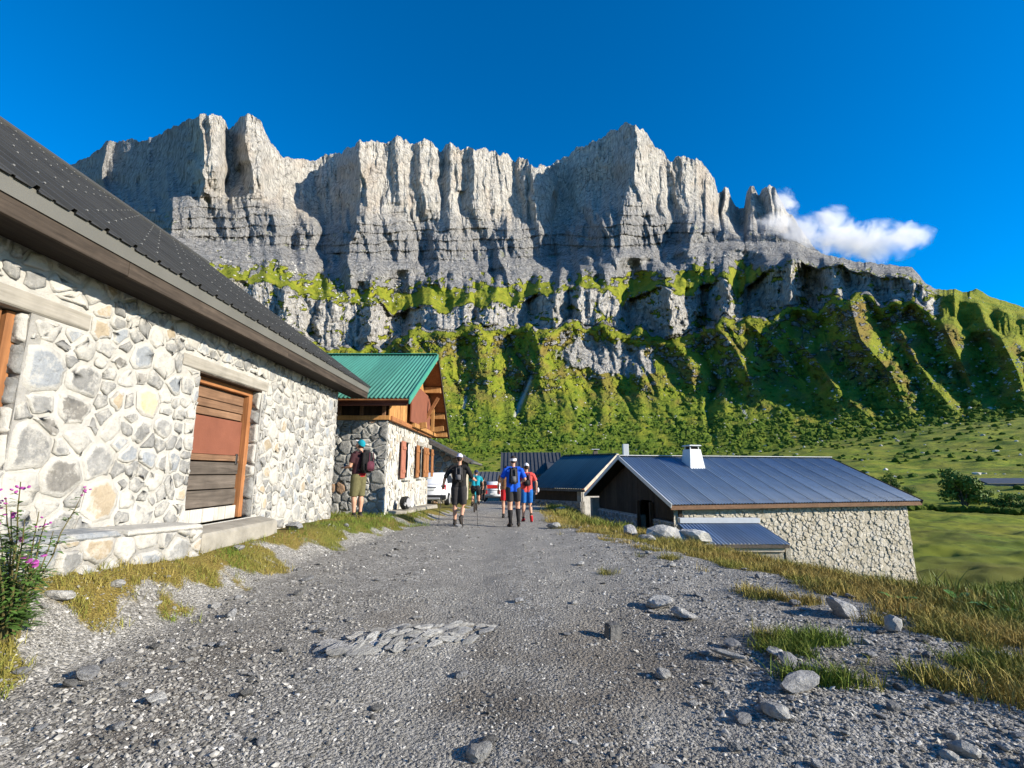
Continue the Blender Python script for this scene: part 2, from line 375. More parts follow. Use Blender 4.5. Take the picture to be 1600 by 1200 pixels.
lw = low * footf * ip(Yp, [(500, 1), (585, .95), (650, .4), (715, .1)]) * ip(Xp - (Yp - 480) * .6, [(1400, 1), (1500, .35)])
D -= (facet(q, wy, 60., 150., 1.25, .9, .9, .25, 1000) - .4) * 25 * lw
D -= (facet(q, wy, 26., 74., 1.2, 1.0, .8, .3, 1010) - .4) * 12 * lw
D -= (facet(q, wy, 11., 30., 1.5, 1.0, .8, .4, 1020) - .4) * 2.5 * lw
# cliff and rock outcrop patches in the slope
patch = sstep(1.0, .5, np.hypot((Xp - 950) / 95., (Yp - 560 - (Xp - 950) * .12) / 34.) + fbm(Xp / 16., Yp / 16., 3, 90) * .5)
D += patch * ((facet(wx, wy, 14., 40., 1.8, .9, .6, .4, 1030) - .4) * -13 + (Xp - 950) * .12) 
D += (fbm(Xp / 9., Yp / 5., 4, 88) * 5 + fbm(Xp / 2.5, Yp / 2., 2, 89) * 1.6) * low * (.25 + .75 * footf) * ip(Xp, [(1150, 1), (1500, 1)])
D -= 50 * sstep(46, 0, Yp - yC[None]) * (1 - up) * sstep(-1, 0, Yp - yC[None] + 18)
D -= 34 * sstep(34, 0, Yp - yM2[None]) * (Yp > yM2[None] - 4) * (1 - mid)
fade_r = 1 - .75 * sstep(1400, 1480, Xp) * sstep(70, 20, Yp - yS[None])
D *= fade_r
D *= sstep(0, 14, yF[None] - Yp) * .94 + .06
Rr = Rb + D
Rr = np.maximum(Rr, 300)

d3 = pdir(Xp, Yp); hl = np.hypot(d3[..., 0], d3[..., 1])
P3 = CAM + d3 * (Rr / hl)[..., None]
P3[0, :, 2] -= 6
# masks of what the ground is made of, plus shade painted on the left face
n1 = fbm(Xp / 12., Yp / 9., 4, 101); n2 = fbm(Xp / 40., Yp / 30., 3, 102)
dR = np.gradient(P3[..., 2], axis=0) / np.maximum(.15, np.hypot(np.gradient(P3[..., 0], axis=0), np.gradient(P3[..., 1], axis=0)))
steep = sstep(.7, 1.5, dR)
yn = Yp + fbm(Xp / 13., Yp / 7., 4, 130) * 13
upn = sstep(0, 6, yC[None] - yn); midn = sstep(0, 4, yn - yM1[None]) * sstep(0, 4, yM2[None] - yn)
rock = np.maximum(upn, midn * .95)
lowup = lt * sstep(.55, .2, tt)
rock = np.where(upn > .5, 1 - lowup * sstep(.15, .5, n1 + .25 - steep * .6) * .5, rock)
grs_shelf = ip(Xp, [(300, .9), (470, .9), (540, .2), (600, .25), (650, .75), (800, .72), (900, .6), (1000, .45), (1100, .55), (1250, .45), (1330, .85), (1600, 1)])
rock = np.maximum(rock, (1 - upn) * (1 - midn) * sstep(6, -6, yn - yM1[None]) * (1 - sstep(-.25, .25, n1 + n2 * .5 + grs_shelf * 1.5 - .95 + (sstep(8, 42, Yp - yC[None] + n1 * 26 + 6 * np.sin(Xp / 13.)) - .62) * 2.3)))
rock = np.maximum(rock, patch * .9)
rock = np.maximum(rock, low * sstep(.26, .5, n1 * .95 + steep * .30 + n2 * .35) * .9 * ip(Yp, [(520, 1), (620, .55), (720, .25)]))
rock = rock * (1 - mid * sstep(.12, .35, n1 + n2 * .6 - .2 * steep) * .9)
right_grass = sstep(1430, 1500, Xp)
rock = rock * (1 - right_grass * .9)
brown = np.clip(sstep(-.3, .25, n2 + fbm(Xp / 20., Yp / 20., 3, 103) * .6 - .1), 0, 1) * low * ip(Yp, [(500, .9), (600, .8), (660, .35), (720, .1)])
lush = ip(Yp, [(480, 0), (600, .25), (680, .9), (720, .9)]) * low * sstep(-.45, .2, fbm(Xp / 30., Yp / 18., 4, 104) + .05)
light_m = np.maximum(mid * .8, patch * .45)
light = up * ip(Xp, [(100, 0), (285, 0), (318, 1)]) * sstep(.25, .55, tt + n1 * .15) * (.85 + .3 * n2)  # left face kept to the darkest rock, its shade put into the colour
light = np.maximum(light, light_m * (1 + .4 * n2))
warm = sstep(-.1, .5, fbm(Xp / 35., Yp / 50., 3, 105)) * up
stream = np.clip(1 - dline([(829,590),(812,632),(806,650)])[0] / 5., 0, 1) + np.clip(1 - dline([(728,620),(722,650)])[0] / 3., 0, 1) + np.clip(1 - dline([(1158,632),(1166,652)])[0] / 3., 0, 1)
# back side so that the mountain is a solid ridge, not a sheet
back = []
for k, (rr, dz) in enumerate(((25, -8), (120, -120), (400, -420), (700, -950))):
    b_ = P3[-1].copy(); dirs = d3[-1, :, :2] / hl[-1][:, None]
    b_[:, :2] += dirs * rr; b_[:, 2] = np.maximum(b_[:, 2] + dz, -20); back.append(b_)
Vm = np.concatenate([P3.reshape(-1, 3)] + back)
nb = len(back)
me = np_mesh('mountain', Vm, grid_faces(nr + nb, nx), smooth=False)
ext = lambda a: np.concatenate([a.ravel()] + [a[-1]] * nb)
for nm, a in (('rock', rock), ('brown', brown), ('lush', lush), ('light', light), ('warm', warm), ('stream', np.clip(stream, 0, 1))): vattr(me, nm, ext(np.broadcast_to(a, Yp.shape)))
m, nt, b = newmat('mountain_ground', .95, .1)
co = coords(nt)
nA = noise(nt, co, .05, 6, .65); nB = noise(nt, co, .22, 5, .7); nC = noise(nt, co, .012, 4)
mps = coords(nt, 'Object', (1, 1, .25)); nV = noise(nt, mps, .09, 6, .75)
grass = mixc(nt, ramp(nt, nA, [(.35, 0.0), (.65, 1.0)]), (.125, .165, .015), (.25, .245, .026))
grass = mixc(nt, attr(nt, 'brown'), grass, mixc(nt, nB, (.15, .105, .03), (.24, .165, .05)))
grass = mixc(nt, attr(nt, 'lush'), grass, mixc(nt, ramp(nt, nB, [(.4, 0.0), (.6, 1.0)]), (.05, .10, .012), (.15, .22, .02)))
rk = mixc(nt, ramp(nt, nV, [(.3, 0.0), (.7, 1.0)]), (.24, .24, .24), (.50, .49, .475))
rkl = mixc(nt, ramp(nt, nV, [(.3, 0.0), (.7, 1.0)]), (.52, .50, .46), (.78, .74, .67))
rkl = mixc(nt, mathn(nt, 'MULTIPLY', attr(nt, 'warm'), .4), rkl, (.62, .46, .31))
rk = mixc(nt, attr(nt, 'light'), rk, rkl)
ck = voro(nt, coords(nt, 'Object', (1, 1, .28)), .055, 'DISTANCE_TO_EDGE')
wob_ = coords(nt, 'Object', (1, 1, .10)); stk = noise(nt, wob_, .16, 5, .7)
st2 = noise(nt, coords(nt, 'Object', (.25, .25, 1)), .14, 4, .6)
rk = mixc(nt, 1.0, rk, ramp(nt, stk, [(.3, .5), (.48, .95), (.7, 1.2)]), 'MULTIPLY')
rk = mixc(nt, 1.0, rk, ramp(nt, st2, [(.35, .78), (.6, 1.1)]), 'MULTIPLY')
rk = mixc(nt, 1.0, rk, ramp(nt, mathn(nt, 'ADD', ck, mathn(nt, 'MULTIPLY', nB, .12)), [(.05, .38), (.12, 1.0)]), 'MULTIPLY')
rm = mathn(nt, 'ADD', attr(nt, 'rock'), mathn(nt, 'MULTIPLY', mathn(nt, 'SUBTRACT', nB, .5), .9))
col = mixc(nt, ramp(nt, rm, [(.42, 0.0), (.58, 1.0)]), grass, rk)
col = mixc(nt, attr(nt, 'stream'), col, (.5, .48, .45))
L(nt, col, b.inputs['Base Color'])
hgt = mathn(nt, 'MULTIPLY', mathn(nt, 'ADD', mathn(nt, 'MULTIPLY', nV, 9.0), mathn(nt, 'MULTIPLY', nB, 4.0)), mathn(nt, 'ADD', mathn(nt, 'MULTIPLY', attr(nt, 'rock'), .75), .25))
hgt = mathn(nt, 'ADD', hgt, mathn(nt, 'MULTIPLY', mathn(nt, 'MULTIPLY', stk, 7.0), attr(nt, 'rock')))
bump(nt, b, hgt, 1.0, 1.7)
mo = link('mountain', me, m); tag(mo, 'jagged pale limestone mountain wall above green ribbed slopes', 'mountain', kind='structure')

# shrubs and boulders on the slopes
def scatter_blobs(name, P, size, nsub, mat, seed, squash=.8, label=None, colors=None):
    r_ = np.random.RandomState(seed); bm_ = bmesh.new(); bmesh.ops.create_icosphere(bm_, subdivisions=nsub, radius=1)
    bv = np.array([v.co[:] for v in bm_.verts]); bf = np.array([[v.index for v in f.verts] for f in bm_.faces]); bm_.free()
    n = len(P); m_ = len(bv)
    jit = 1 + r_.normal(0, .20, (n, m_, 1)); V_ = bv[None] * jit * size[:, None, None] * np.array((1, 1, squash))
    a = r_.rand(n) * 6.28; c, s_ = np.cos(a)[:, None], np.sin(a)[:, None]
    V_ = np.stack([V_[..., 0] * c - V_[..., 1] * s_, V_[..., 0] * s_ + V_[..., 1] * c, V_[..., 2]], -1) + P[:, None]
    Fb = bf[None] + (np.arange(n) * m_)[:, None, None]
    me_ = np_mesh(name, V_.reshape(-1, 3), Fb.reshape(-1, 3), False)
    vattr(me_, 'tone', np.repeat(r_.rand(n), m_))
    o = link(name, me_, mat); tag(o, label, kind='stuff'); return o
BUSH, ntb_, bb_ = newmat('slope_shrub_leaves', .9, .1); cb_ = coords(ntb_)
L(ntb_, mixc(ntb_, attr(ntb_, 'tone'), mixc(ntb_, noise(ntb_, cb_, 1.2, 4), (.045, .095, .012), (.10, .165, .02)), mixc(ntb_, noise(ntb_, cb_, 1.2, 4), (.08, .13, .015), (.19, .23, .03))), bb_.inputs['Base Color'])
bump(ntb_, bb_, noise(ntb_, cb_, 1.5, 5, .8), 1.0, 1.5)
rsb = np.random.RandomState(77)
vis = (Xp > 500) & (Xp < 1640)
wgt = (lush ** 1.5 * (1 - np.clip(rock, 0, 1)) * vis * (.12 + sstep(600, 690, Yp)) * (.15 + sstep(-.1, .35, fbm(Xp / 22., Yp / 9., 3, 120)))).ravel(); wgt = wgt / wgt.sum()
idx = rsb.choice(len(wgt), 4200, p=wgt); Pb = P3.reshape(-1, 3)[idx]
szb = (.9 + 2.3 * rsb.rand(4200) ** 2.2) * np.linalg.norm(Pb - CAM, axis=1) / 480
clus = Pb + rsb.normal(0, 1, Pb.shape) * np.array((1.5, 1.5, .3)) + np.array((0, 0, .3))
scatter_blobs('slope_shrubs', clus, szb, 1, BUSH, 78, .95, 'low alder scrub covering the foot of the slopes')
BOULD, ntb_, bb_ = newmat('pale_boulder', .9, .2); L(ntb_, mixc(ntb_, attr(ntb_, 'tone'), (.26, .255, .24), (.52, .50, .46)), bb_.inputs['Base Color'])
wgt = ((.02 + sstep(.1, .4, fbm(Xp / 18., Yp / 14., 3, 121))) * (low + shelf * ip(Xp, [(560, 2.5), (700, .3)])) * 1 if False else (.02 + sstep(.1, .4, fbm(Xp / 18., Yp / 14., 3, 121))) * (low * .6 + shelf * ip(Xp, [(560, 3.5), (700, .4)])) * (Xp > 280) * (Xp < 1640)).ravel(); wgt = wgt / wgt.sum()
idx = rsb.choice(len(wgt), 2600, p=wgt); Pb = P3.reshape(-1, 3)[idx]
szb = (.45 + 1.3 * rsb.rand(2600) ** 3) * np.linalg.norm(Pb - CAM, axis=1) / 520
scatter_blobs('slope_boulders', Pb, szb, 1, BOULD, 79, .7, 'pale boulders strewn over the grass slopes')
# ------------------------------------------------------------------ ground
def wall_l(Y): return ip(Y, [(0, -3.35), (5.5, -3.3), (7.5, -3.35), (10, -3.0), (12.5, -2.75), (16, -2.5), (22, -2.3), (40, -2.6)])   # left edge of the gravel
def edge_r(Y): return ip(Y, [(0, 2.9), (2.6, 2.85), (4, 3.0), (5.2, 3.2), (7, 2.75), (9, 2.0), (10.7, 1.45), (14, .95), (18, .9), (30, 1.6), (45, 2.5)])
def crest_r(Y): return ip(Y, [(0, 5.2), (4, 4.9), (6, 4.5), (8, 3.7), (10, 3.1), (12, 2.7), (15, 2.2), (20, 2.0), (30, 2.6), (45, 4)])
def road_z(Y): return ip(Y, [(0, 0), (12, 0), (22, -.32), (30, -.65), (38, -.82), (60, -1.2)])
def ground_z(X, Y, rough=True):
    X = np.asarray(X, float); Y = np.asarray(Y, float); d = np.hypot(X, Y); px = 800 + F_PX * X / np.maximum(Y, .5)
    px = np.where(Y < 1, np.where(X > 0, 1900, -300), px)
    zr = road_z(Y)
    left = ip(Y, [(0, .66), (3, .60), (4, .52), (6, .40), (8, .34), (11, .29), (13, .2), (16, .08), (20, -.1), (30, -.5), (60, -.9)])
    z = zr + (left - zr) * sstep(0, 1, (wall_l(Y) + .38 - X) / .78)
    fld = ip(d, [(0, -2.4), (20, -2.75), (30, -3.1), (70, -3.5), (120, -2.2), (200, 4), (330, 15), (500, 40)])
    cr = crest_r(Y)
    sR = np.maximum(0, X - cr) / ip(Y, [(0, 7), (8, 6.5), (14, 4.2), (20, 3.6), (30, 6)])
    bank = z - (.10 * sstep(-1.2, 0, X - cr)) + (fld - z) * sstep(0, 1, sR)
    z = np.where(X > cr - 1.3, bank, z)
    far = sstep(34, 75, d) * sstep(-40, 0, Y)
    z = z * (1 - far) + fld * far
    # rise to meet the foot of the mountain
    pxc = np.clip(px, -400, 1950); yf = ip(pxc, FT); rf = ip(pxc, RF)
    dd = pdir(pxc, yf); zf = CAM[2] + dd[..., 2] / np.hypot(dd[..., 0], dd[..., 1]) * rf
    k = sstep(0, 1, (d - 120) / np.maximum(60, rf - 120)) ** 1.25
    z = np.where((d > 120) & (Y > 0), -2.2 + (zf + 2.2) * k, z)
    if rough:
        a = sstep(25, 130, d)
        z = z + a * (fbm(X / 22., Y / 22., 4, 7) * 1.5 + fbm(X / 7., Y / 7., 3, 8) * .5) * (1 - sstep(.8, 1, d / rf) * .5)
        z = z + sstep(1.0, 4., X - cr) * sstep(110, 50, d) * (fbm(X / 2.2, Y / 2.2, 3, 9) * .26 + sstep(18, 30, d) * fbm(X / 5., Y / 4., 3, 10) * .55)
        nearf = sstep(16, 8, d)
        z = z + fbm(X / .55, Y / .55, 4, 11) * .026 * sstep(24, 6, d) + fbm(X / 2.4, Y / 2.4, 2, 12) * .045 * sstep(30, 10, d)
        # wheel ruts and the small bedrock rib in the road
        z = z - .03 * np.exp(-((X + .55 - .012 * Y) / .5) ** 2) - .03 * np.exp(-((X - 1.1 + .03 * Y) / .45) ** 2) * sstep(20, 8, Y)
        rib = np.exp(-(((X + .70) - (Y - 4.22) * 1.1) / .42) ** 2 - ((Y - 4.12 + (X + .70) * .12) / .42) ** 2)
        z = z + rib * (.05 + .05 * ridged(X / .30 + Y / .22, Y / .16 - X / .4, 3, 14))
    return z
def gz(x, y): return float(ground_z(np.array([x]), np.array([y]))[0])

na, nrd = 560, 620
ang = np.radians(np.concatenate([np.linspace(-74, -52, 30)[:-1], np.linspace(-52, 52, na - 60), np.linspace(52, 74, 32)[1:]])); na = len(ang)
rad = np.exp(np.linspace(math.log(1.15), math.log(560), nrd))
GX = rad[:, None] * np.sin(ang)[None]; GY = rad[:, None] * np.cos(ang)[None]
GZ = ground_z(GX, GY)
# what lies on it
DD = np.hypot(GX, GY)
nz1 = fbm(GX / .5, GY / .5, 4, 31); nz2 = fbm(GX / 1.7, GY / 1.7, 3, 32); nz3 = fbm(GX / .16, GY / .16, 3, 33)
def grass_mask(X, Y):
    n = fbm(X / .5, Y / .5, 3, 31) * .55 + fbm(X / 1.7, Y / 1.7, 3, 32) * .55
    e = edge_r(Y); rgt = sstep(-.35, 1.1, X - e + n * 2.3)
    lft = sstep(-.25, .5, wall_l(Y) + .22 - X + n * 1.3)
    g = np.maximum(rgt, lft)
    isl = np.exp(-(((X - 2.25) / .55) ** 2 + ((Y - 3.9) / .42) ** 2)) * .9 + np.exp(-(((X - 1.9) / .4) ** 2 + ((Y - 3.2) / .22) ** 2)) * .8 \
        + np.exp(-(((X - 2.55) / .5) ** 2 + ((Y - 5.6) / .3) ** 2)) * .7 + np.exp(-(((X - 1.25) / .3) ** 2 + ((Y - 6.9) / .5) ** 2)) * .6
    g = np.maximum(g, isl * sstep(-.2, .3, n + .04))
    return np.clip(np.maximum(g, sstep(38, 60, np.hypot(X, Y)) * (np.abs(X - .2) > 1.9)), 0, 1)
gm = grass_mask(GX, GY)
soil = np.clip(sstep(-.12, .32, nz2 + .2 * nz1 + .25 * np.exp(-((GX - .1) / 1.0) ** 2 - ((GY - 2.9) / .7) ** 2)) * sstep(7, 3.2, DD), 0, 1)
dry = np.clip(.5 + 1.2 * fbm(GX / 1.3, GY / 1.3, 3, 36) + ip(GX - crest_r(GY), [(-1.5, .25), (.6, .15), (2.5, -.7), (6, -.7)]), 0, 1)
dry = np.where(GX < 0, np.clip(dry - .1, 0, 1), dry) * sstep(40, 15, DD) + sstep(15, 40, DD) * np.clip(.35 + fbm(GX / 20., GY / 12., 4, 37), 0, 1)
rib = np.exp(-(((GX + .70) - (GY - 4.22) * 1.1) / .42) ** 2 - ((GY - 4.12 + (GX + .70) * .12) / .42) ** 2)
V = np.stack([GX, GY, GZ], -1).reshape(-1, 3); Fg = grid_faces(nrd, na)
gmf = gm.ravel()[Fg].mean(1); df = DD.ravel()[Fg].mean(1)
isroad = (gmf < .5) & (df < 48)
def sub(name, sel):
    f = Fg[sel]; u, inv = np.unique(f, return_inverse=True)
    me_ = np_mesh(name, V[u], inv.reshape(f.shape), True)
    for nm, a in (('grass', gm), ('soil', soil), ('dry', dry), ('rib', rib), ('farm', sstep(20, 60, DD)), ('dust', np.clip(np.exp(-((GX + .55 - .012 * GY) / .45) ** 2) + np.exp(-((GX - 1.0 + .03 * GY) / .4) ** 2), 0, 1) * .75)): vattr(me_, nm, a.ravel()[u])
    return me_
m, nt, b = newmat('ground_cover', .95, .15)
co = coords(nt)
v1 = nt.nodes.new('ShaderNodeTexVoronoi'); v1.inputs['Scale'].default_value = 42; L(nt, co, v1.inputs['Vector'])
v2 = nt.nodes.new('ShaderNodeTexVoronoi'); v2.inputs['Scale'].default_value = 105; L(nt, co, v2.inputs['Vector'])
sx = nt.nodes.new('ShaderNodeSeparateColor'); L(nt, v1.outputs['Color'], sx.inputs[0])
sx2 = nt.nodes.new('ShaderNodeSeparateColor'); L(nt, v2.outputs['Color'], sx2.inputs[0])
n1_ = noise(nt, co, 3.0, 5); n2_ = noise(nt, co, 60, 4, .7); n3_ = noise(nt, co, .9, 3)
gv = ramp(nt, sx.outputs[0], [(0, (.12, .114, .102)), (.5, (.265, .252, .228)), (.85, (.42, .402, .368)), (1, (.58, .56, .515))])
gv2 = ramp(nt, sx2.outputs[1], [(0, (.095, .09, .08)), (.6, (.25, .238, .215)), (1, (.48, .46, .425))])
gvm = mixc(nt, ramp(nt, n1_, [(.42, 0.0), (.58, 1.0)]), gv2, gv)
gvm = mixc(nt, mathn(nt, 'MULTIPLY', attr(nt, 'dust'), mathn(nt, 'MULTIPLY', n1_, 1.3, clamp=True)), gvm, mixc(nt, n2_, (.21, .20, .18), (.33, .315, .285)))
gvm = mixc(nt, mathn(nt, 'MULTIPLY', attr(nt, 'soil'), .8), gvm, mixc(nt, n2_, (.085, .070, .055), (.17, .148, .12)))
gvm = mixc(nt, ramp(nt, mathn(nt, 'MULTIPLY', attr(nt, 'rib'), n1_), [(.3, 0.0), (.42, .8)]), gvm, mixc(nt, n2_, (.30, .31, .33), (.5, .5, .52)))
gr_ = mixc(nt, ramp(nt, n2_, [(.35, 0.0), (.65, 1.0)]), (.05, .075, .012), (.14, .17, .025))
dr_ = mixc(nt, ramp(nt, n2_, [(.35, 0.0), (.65, 1.0)]), (.13, .09, .025), (.27, .20, .055))
gg = mixc(nt, attr(nt, 'dry'), gr_, dr_)
co2 = coords(nt, 'Object', (1, 1, 1)); nf = noise(nt, co2, .14, 6, .65); nf2 = noise(nt, co2, .7, 5, .7)
fg = mixc(nt, ramp(nt, nf, [(.38, 0.0), (.62, 1.0)]), (.10, .165, .012), (.27, .285, .025))
fg = mixc(nt, ramp(nt, nf2, [(.5, 0.0), (.62, .8)]), fg, (.04, .075, .012))
fg = mixc(nt, mathn(nt, 'MULTIPLY', attr(nt, 'dry'), .55), fg, (.17, .13, .035))
gg = mixc(nt, attr(nt, 'farm'), gg, fg)
gmk = ramp(nt, mathn(nt, 'ADD', attr(nt, 'grass'), mathn(nt, 'MULTIPLY', mathn(nt, 'SUBTRACT', n2_, .5), .8)), [(.42, 0.0), (.58, 1.0)])
L(nt, mixc(nt, gmk, gvm, gg), b.inputs['Base Color'])
hh = mathn(nt, 'ADD', mathn(nt, 'MULTIPLY', v1.outputs[0], -.6), mathn(nt, 'MULTIPLY', v2.outputs[0], -.25))
hh = mathn(nt, 'ADD', hh, mathn(nt, 'MULTIPLY', n2_, .35))
bump(nt, b, hh, 1.0, .03)
MAT_GROUND = m
tag(link('gravel_road', sub('gravel_road', isroad), m), 'grey gravel track running between the stone buildings', 'road', kind='structure')
tag(link('ground', sub('ground', ~isroad), m), 'grass and earth verges, bank and alpine meadow around the track', 'ground', kind='structure')
# the land beyond and behind, out to the horizon
ring = []
aa = np.radians(np.linspace(0, 360, 73)); rr_ = np.array([1.0, 1.5, 8, 40, 200, 556, 1500, 4000, 9000])
bx = rr_[:, None] * np.sin(aa); by = rr_[:, None] * np.cos(aa)
bz = np.where(rr_[:, None] < 600, -7.0, -16.0) + 0 * bx
bz[:2] = -6.0
fr = grid_faces(len(rr_), len(aa))
mB, ntB, bB = newmat('far_land_cover', .95, .1)
L(ntB, mixc(ntB, noise(ntB, coords(ntB), .01, 5), (.05, .075, .015), (.13, .13, .03)), bB.inputs['Base Color'])
tag(link('valley_floor', np_mesh('valley_floor', np.stack([bx, by, bz], -1).reshape(-1, 3), fr, True), mB), 'green valley land spreading to the horizon', 'land', kind='structure')
# land behind the photographer: the same verge and track carrying on
hx, hy = np.meshgrid(np.linspace(-40, 40, 90), np.linspace(-60, 1.2, 70))
hz = ground_z(hx, hy) ; fb = grid_faces(70, 90)
meb = np_mesh('near_land', np.stack([hx, hy, hz], -1).reshape(-1, 3), fb, True)
g2 = grass_mask(hx, np.maximum(hy, 0)).ravel()
for nm, a in (('grass', g2), ('soil', g2 * 0), ('dry', g2 * 0 + .5), ('rib', g2 * 0), ('farm', g2 * 0)): vattr(meb, nm, a)
cenb = np.abs(np.arctan2(hx, hy)).ravel()[fb].mean(1)
f_ok = fb[(cenb > np.radians(74.5)) | (np.hypot(hx, hy).ravel()[fb].max(1) < 1.2)]
u, inv = np.unique(f_ok, return_inverse=True)
me2 = np_mesh('near_land', np.stack([hx, hy, hz], -1).reshape(-1, 3)[u], inv.reshape(f_ok.shape), True)
for nm, a in (('grass', g2), ('soil', g2 * 0), ('dry', g2 * 0 + .5), ('rib', g2 * 0), ('farm', g2 * 0)): vattr(me2, nm, a[u])
tag(link('terrain', me2, MAT_GROUND), 'grassy ground either side of and behind the viewpoint', 'terrain', kind='structure')
# ------------------------------------------------------------------ stone walls
def stone_mat(name, lo, hi, smear=.5, sc=9, lap=1):
    m, nt, b = newmat(name, .88, .2); co = coords(nt)
    oi = nt.nodes.new('ShaderNodeObjectInfo')
    n = noise(nt, co, sc, 6, .68, .6); n2 = noise(nt, co, sc * 3.2, 5, .7)
    c = ramp(nt, n, [(.28, lo), (.72, hi)])
    c = mixc(nt, 1.0, c, ramp(nt, oi.outputs['Random'], [(0, .82), (1, 1.15)]), 'MULTIPLY')
    c = mixc(nt, ramp(nt, noise(nt, co, sc * .55, 5, .75), [(.60 - smear * .22, 0.0), (.72 - smear * .16, .8)]), c, (.46, .44, .395))
    c = mixc(nt, ramp(nt, n2, [(.30, .45), (.42, 0.0)]), c, tuple(q * .45 for q in lo))
    if lap: c = mixc(nt, ramp(nt, mathn(nt, 'ADD', mathn(nt, 'MULTIPLY', attr(nt, 'lap'), .75), mathn(nt, 'MULTIPLY', noise(nt, co, sc * 1.1, 6, .75), .9)), [(.80, 0.0), (1.0, .92)]), c, (.42, .405, .37))
    L(nt, c, b.inputs['Base Color'])
    bump(nt, b, mathn(nt, 'ADD', n, mathn(nt, 'MULTIPLY', n2, .6)), 1.0, .018)
    return m
SM_GREY = stone_mat('grey_stone', (.17, .17, .165), (.33, .325, .31), .55)
SM_BLUE = stone_mat('blue_grey_stone', (.17, .185, .20), (.34, .355, .37), .45)
SM_TAN = stone_mat('tan_stone', (.26, .21, .145), (.44, .37, .27), .4)
SM_PALE = stone_mat('pale_stone', (.28, .275, .255), (.43, .415, .38), .9)
SM_DARK = stone_mat('dark_stone', (.13, .125, .115), (.27, .255, .23), .3)
SM_OCHRE = stone_mat('ochre_stone', (.52, .40, .24), (.62, .50, .32), .2)
SM_RAW = stone_mat('raw_grey_stone', (.13, .13, .125), (.31, .305, .29), .1, lap=0)
SM_RAW2 = stone_mat('raw_light_stone', (.20, .20, .19), (.38, .37, .34), .15, lap=0)
SM_BROWN = stone_mat('brown_stone', (.17, .11, .07), (.30, .20, .13), .1, lap=0)
def mortar_mat(name, lo, hi, dirt=.4, sc=5, bd=.02):
    m, nt, b = newmat(name, .92, .15); co = coords(nt)
    n = noise(nt, co, sc, 6, .7); n2 = noise(nt, co, sc * 7, 5, .75); n3 = noise(nt, co, sc * .35, 4, .6)
    c = ramp(nt, n, [(.3, lo), (.65, hi)])
    c = mixc(nt, ramp(nt, n3, [(.52, 0.0), (.72, dirt)]), c, (.36, .33, .27))
    c = mixc(nt, ramp(nt, n2, [(.28, .5), (.4, 0.0)]), c, (.27, .26, .24))
    L(nt, c, b.inputs['Base Color']); bump(nt, b, mathn(nt, 'ADD', n, mathn(nt, 'MULTIPLY', n2, .7)), 1.0, bd)
    return m
MORTAR = mortar_mat('white_lime_mortar', (.34, .33, .30), (.48, .465, .43))
MORTAR_G = mortar_mat('grey_mortar', (.22, .215, .20), (.36, .345, .32))
WHITEWASH = mortar_mat('worn_whitewash', (.40, .385, .345), (.66, .64, .58), .75, 3)
RUBBLE = mortar_mat('rubble_render', (.28, .25, .195), (.44, .40, .32), .3, 4, .035)

def wput(o, root):                     # keep world coordinates under a placed parent
    t_ = Vector((0, 0, 0)); p = root
    while p is not None: t_ += p.location; p = p.parent
    o.location = -t_; return o
def power_cells(seeds, w_, h_, rs):
    pts = np.array([s[:2] for s in seeds]); wt = np.array([s[2] ** 2 for s in seeds]); out = []
    for i in range(len(pts)):
        poly = [(0, 0), (w_, 0), (w_, h_), (0, h_)]; dist = np.hypot(*(pts - pts[i]).T)
        for j in np.argsort(dist)[1:26]:
            d = pts[j] - pts[i]; l = np.hypot(*d)
            if l < 1e-6: continue
            nrm = d / l; off = (l * l + wt[i] - wt[j]) / (2 * l)
            new = []
            for k in range(len(poly)):
                a = np.array(poly[k]); b_ = np.array(poly[(k + 1) % len(poly)])
                da = (a - pts[i]) @ nrm - off; db = (b_ - pts[i]) @ nrm - off
                if da <= 0: new.append(tuple(a))
                if da * db < 0: new.append(tuple(a + (b_ - a) * (da / (da - db))))
            poly = new
            if len(poly) < 3: break
        out.append(poly if len(poly) >= 3 else None)
    return out
def inset(poly, g):
    n = len(poly); P = np.array(poly); c = P.mean(0); res = [tuple(p) for p in P]
    for k in range(n):
        a = P[k]; d = P[(k + 1) % n] - a; l = np.hypot(*d)
        if l < 1e-6: continue
        nm_ = np.array((-d[1], d[0])) / l
        if (c - a) @ nm_ < 0: nm_ = -nm_
        new = []
        for q in range(len(res)):
            u_ = np.array(res[q]); v_ = np.array(res[(q + 1) % len(res)])
            du = (u_ - a) @ nm_ - g; dv = (v_ - a) @ nm_ - g
            if du >= 0: new.append(tuple(u_))
            if du * dv < 0: new.append(tuple(u_ + (v_ - u_) * (du / (du - dv))))
        res = new
        if len(res) < 3: return None
    return res
def rounded(poly, rs, jit):
    P = np.array(poly)
    for r in (.07, .12):
        Q = np.roll(P, -1, 0); P = np.stack([P * (1 - r) + Q * r, P * r + Q * (1 - r)], 1).reshape(-1, 2)
    keep = [P[0]]
    for p in P[1:]:
        if np.hypot(*(p - keep[-1])) > .016: keep.append(p)
    P = np.array(keep)
    if len(P) > 16: P = P[np.linspace(0, len(P) - 1, 16).astype(int)]
    return P + rs.normal(0, jit, P.shape)
def stone_shape(P, h, rs, to3, mb, base=-.012):
    n = len(P); c = P.mean(0); P2 = c + (P - c) * .94; P3_ = c + (P - c) * .62
    vs_ = [to3(*p, base) for p in P] + [to3(*p, h * .9 + rs.normal(0, .002)) for p in P2] + [to3(*p, h + rs.normal(0, .004)) for p in P3_] + [to3(*c, h + rs.normal(0, .004))]
    fs = []
    for k in range(n):
        k2 = (k + 1) % n
        fs += [(k, k2, n + k2, n + k), (n + k, n + k2, 2 * n + k2, 2 * n + k), (2 * n + k, 2 * n + k2, 3 * n)]
    mb.add(vs_, fs)
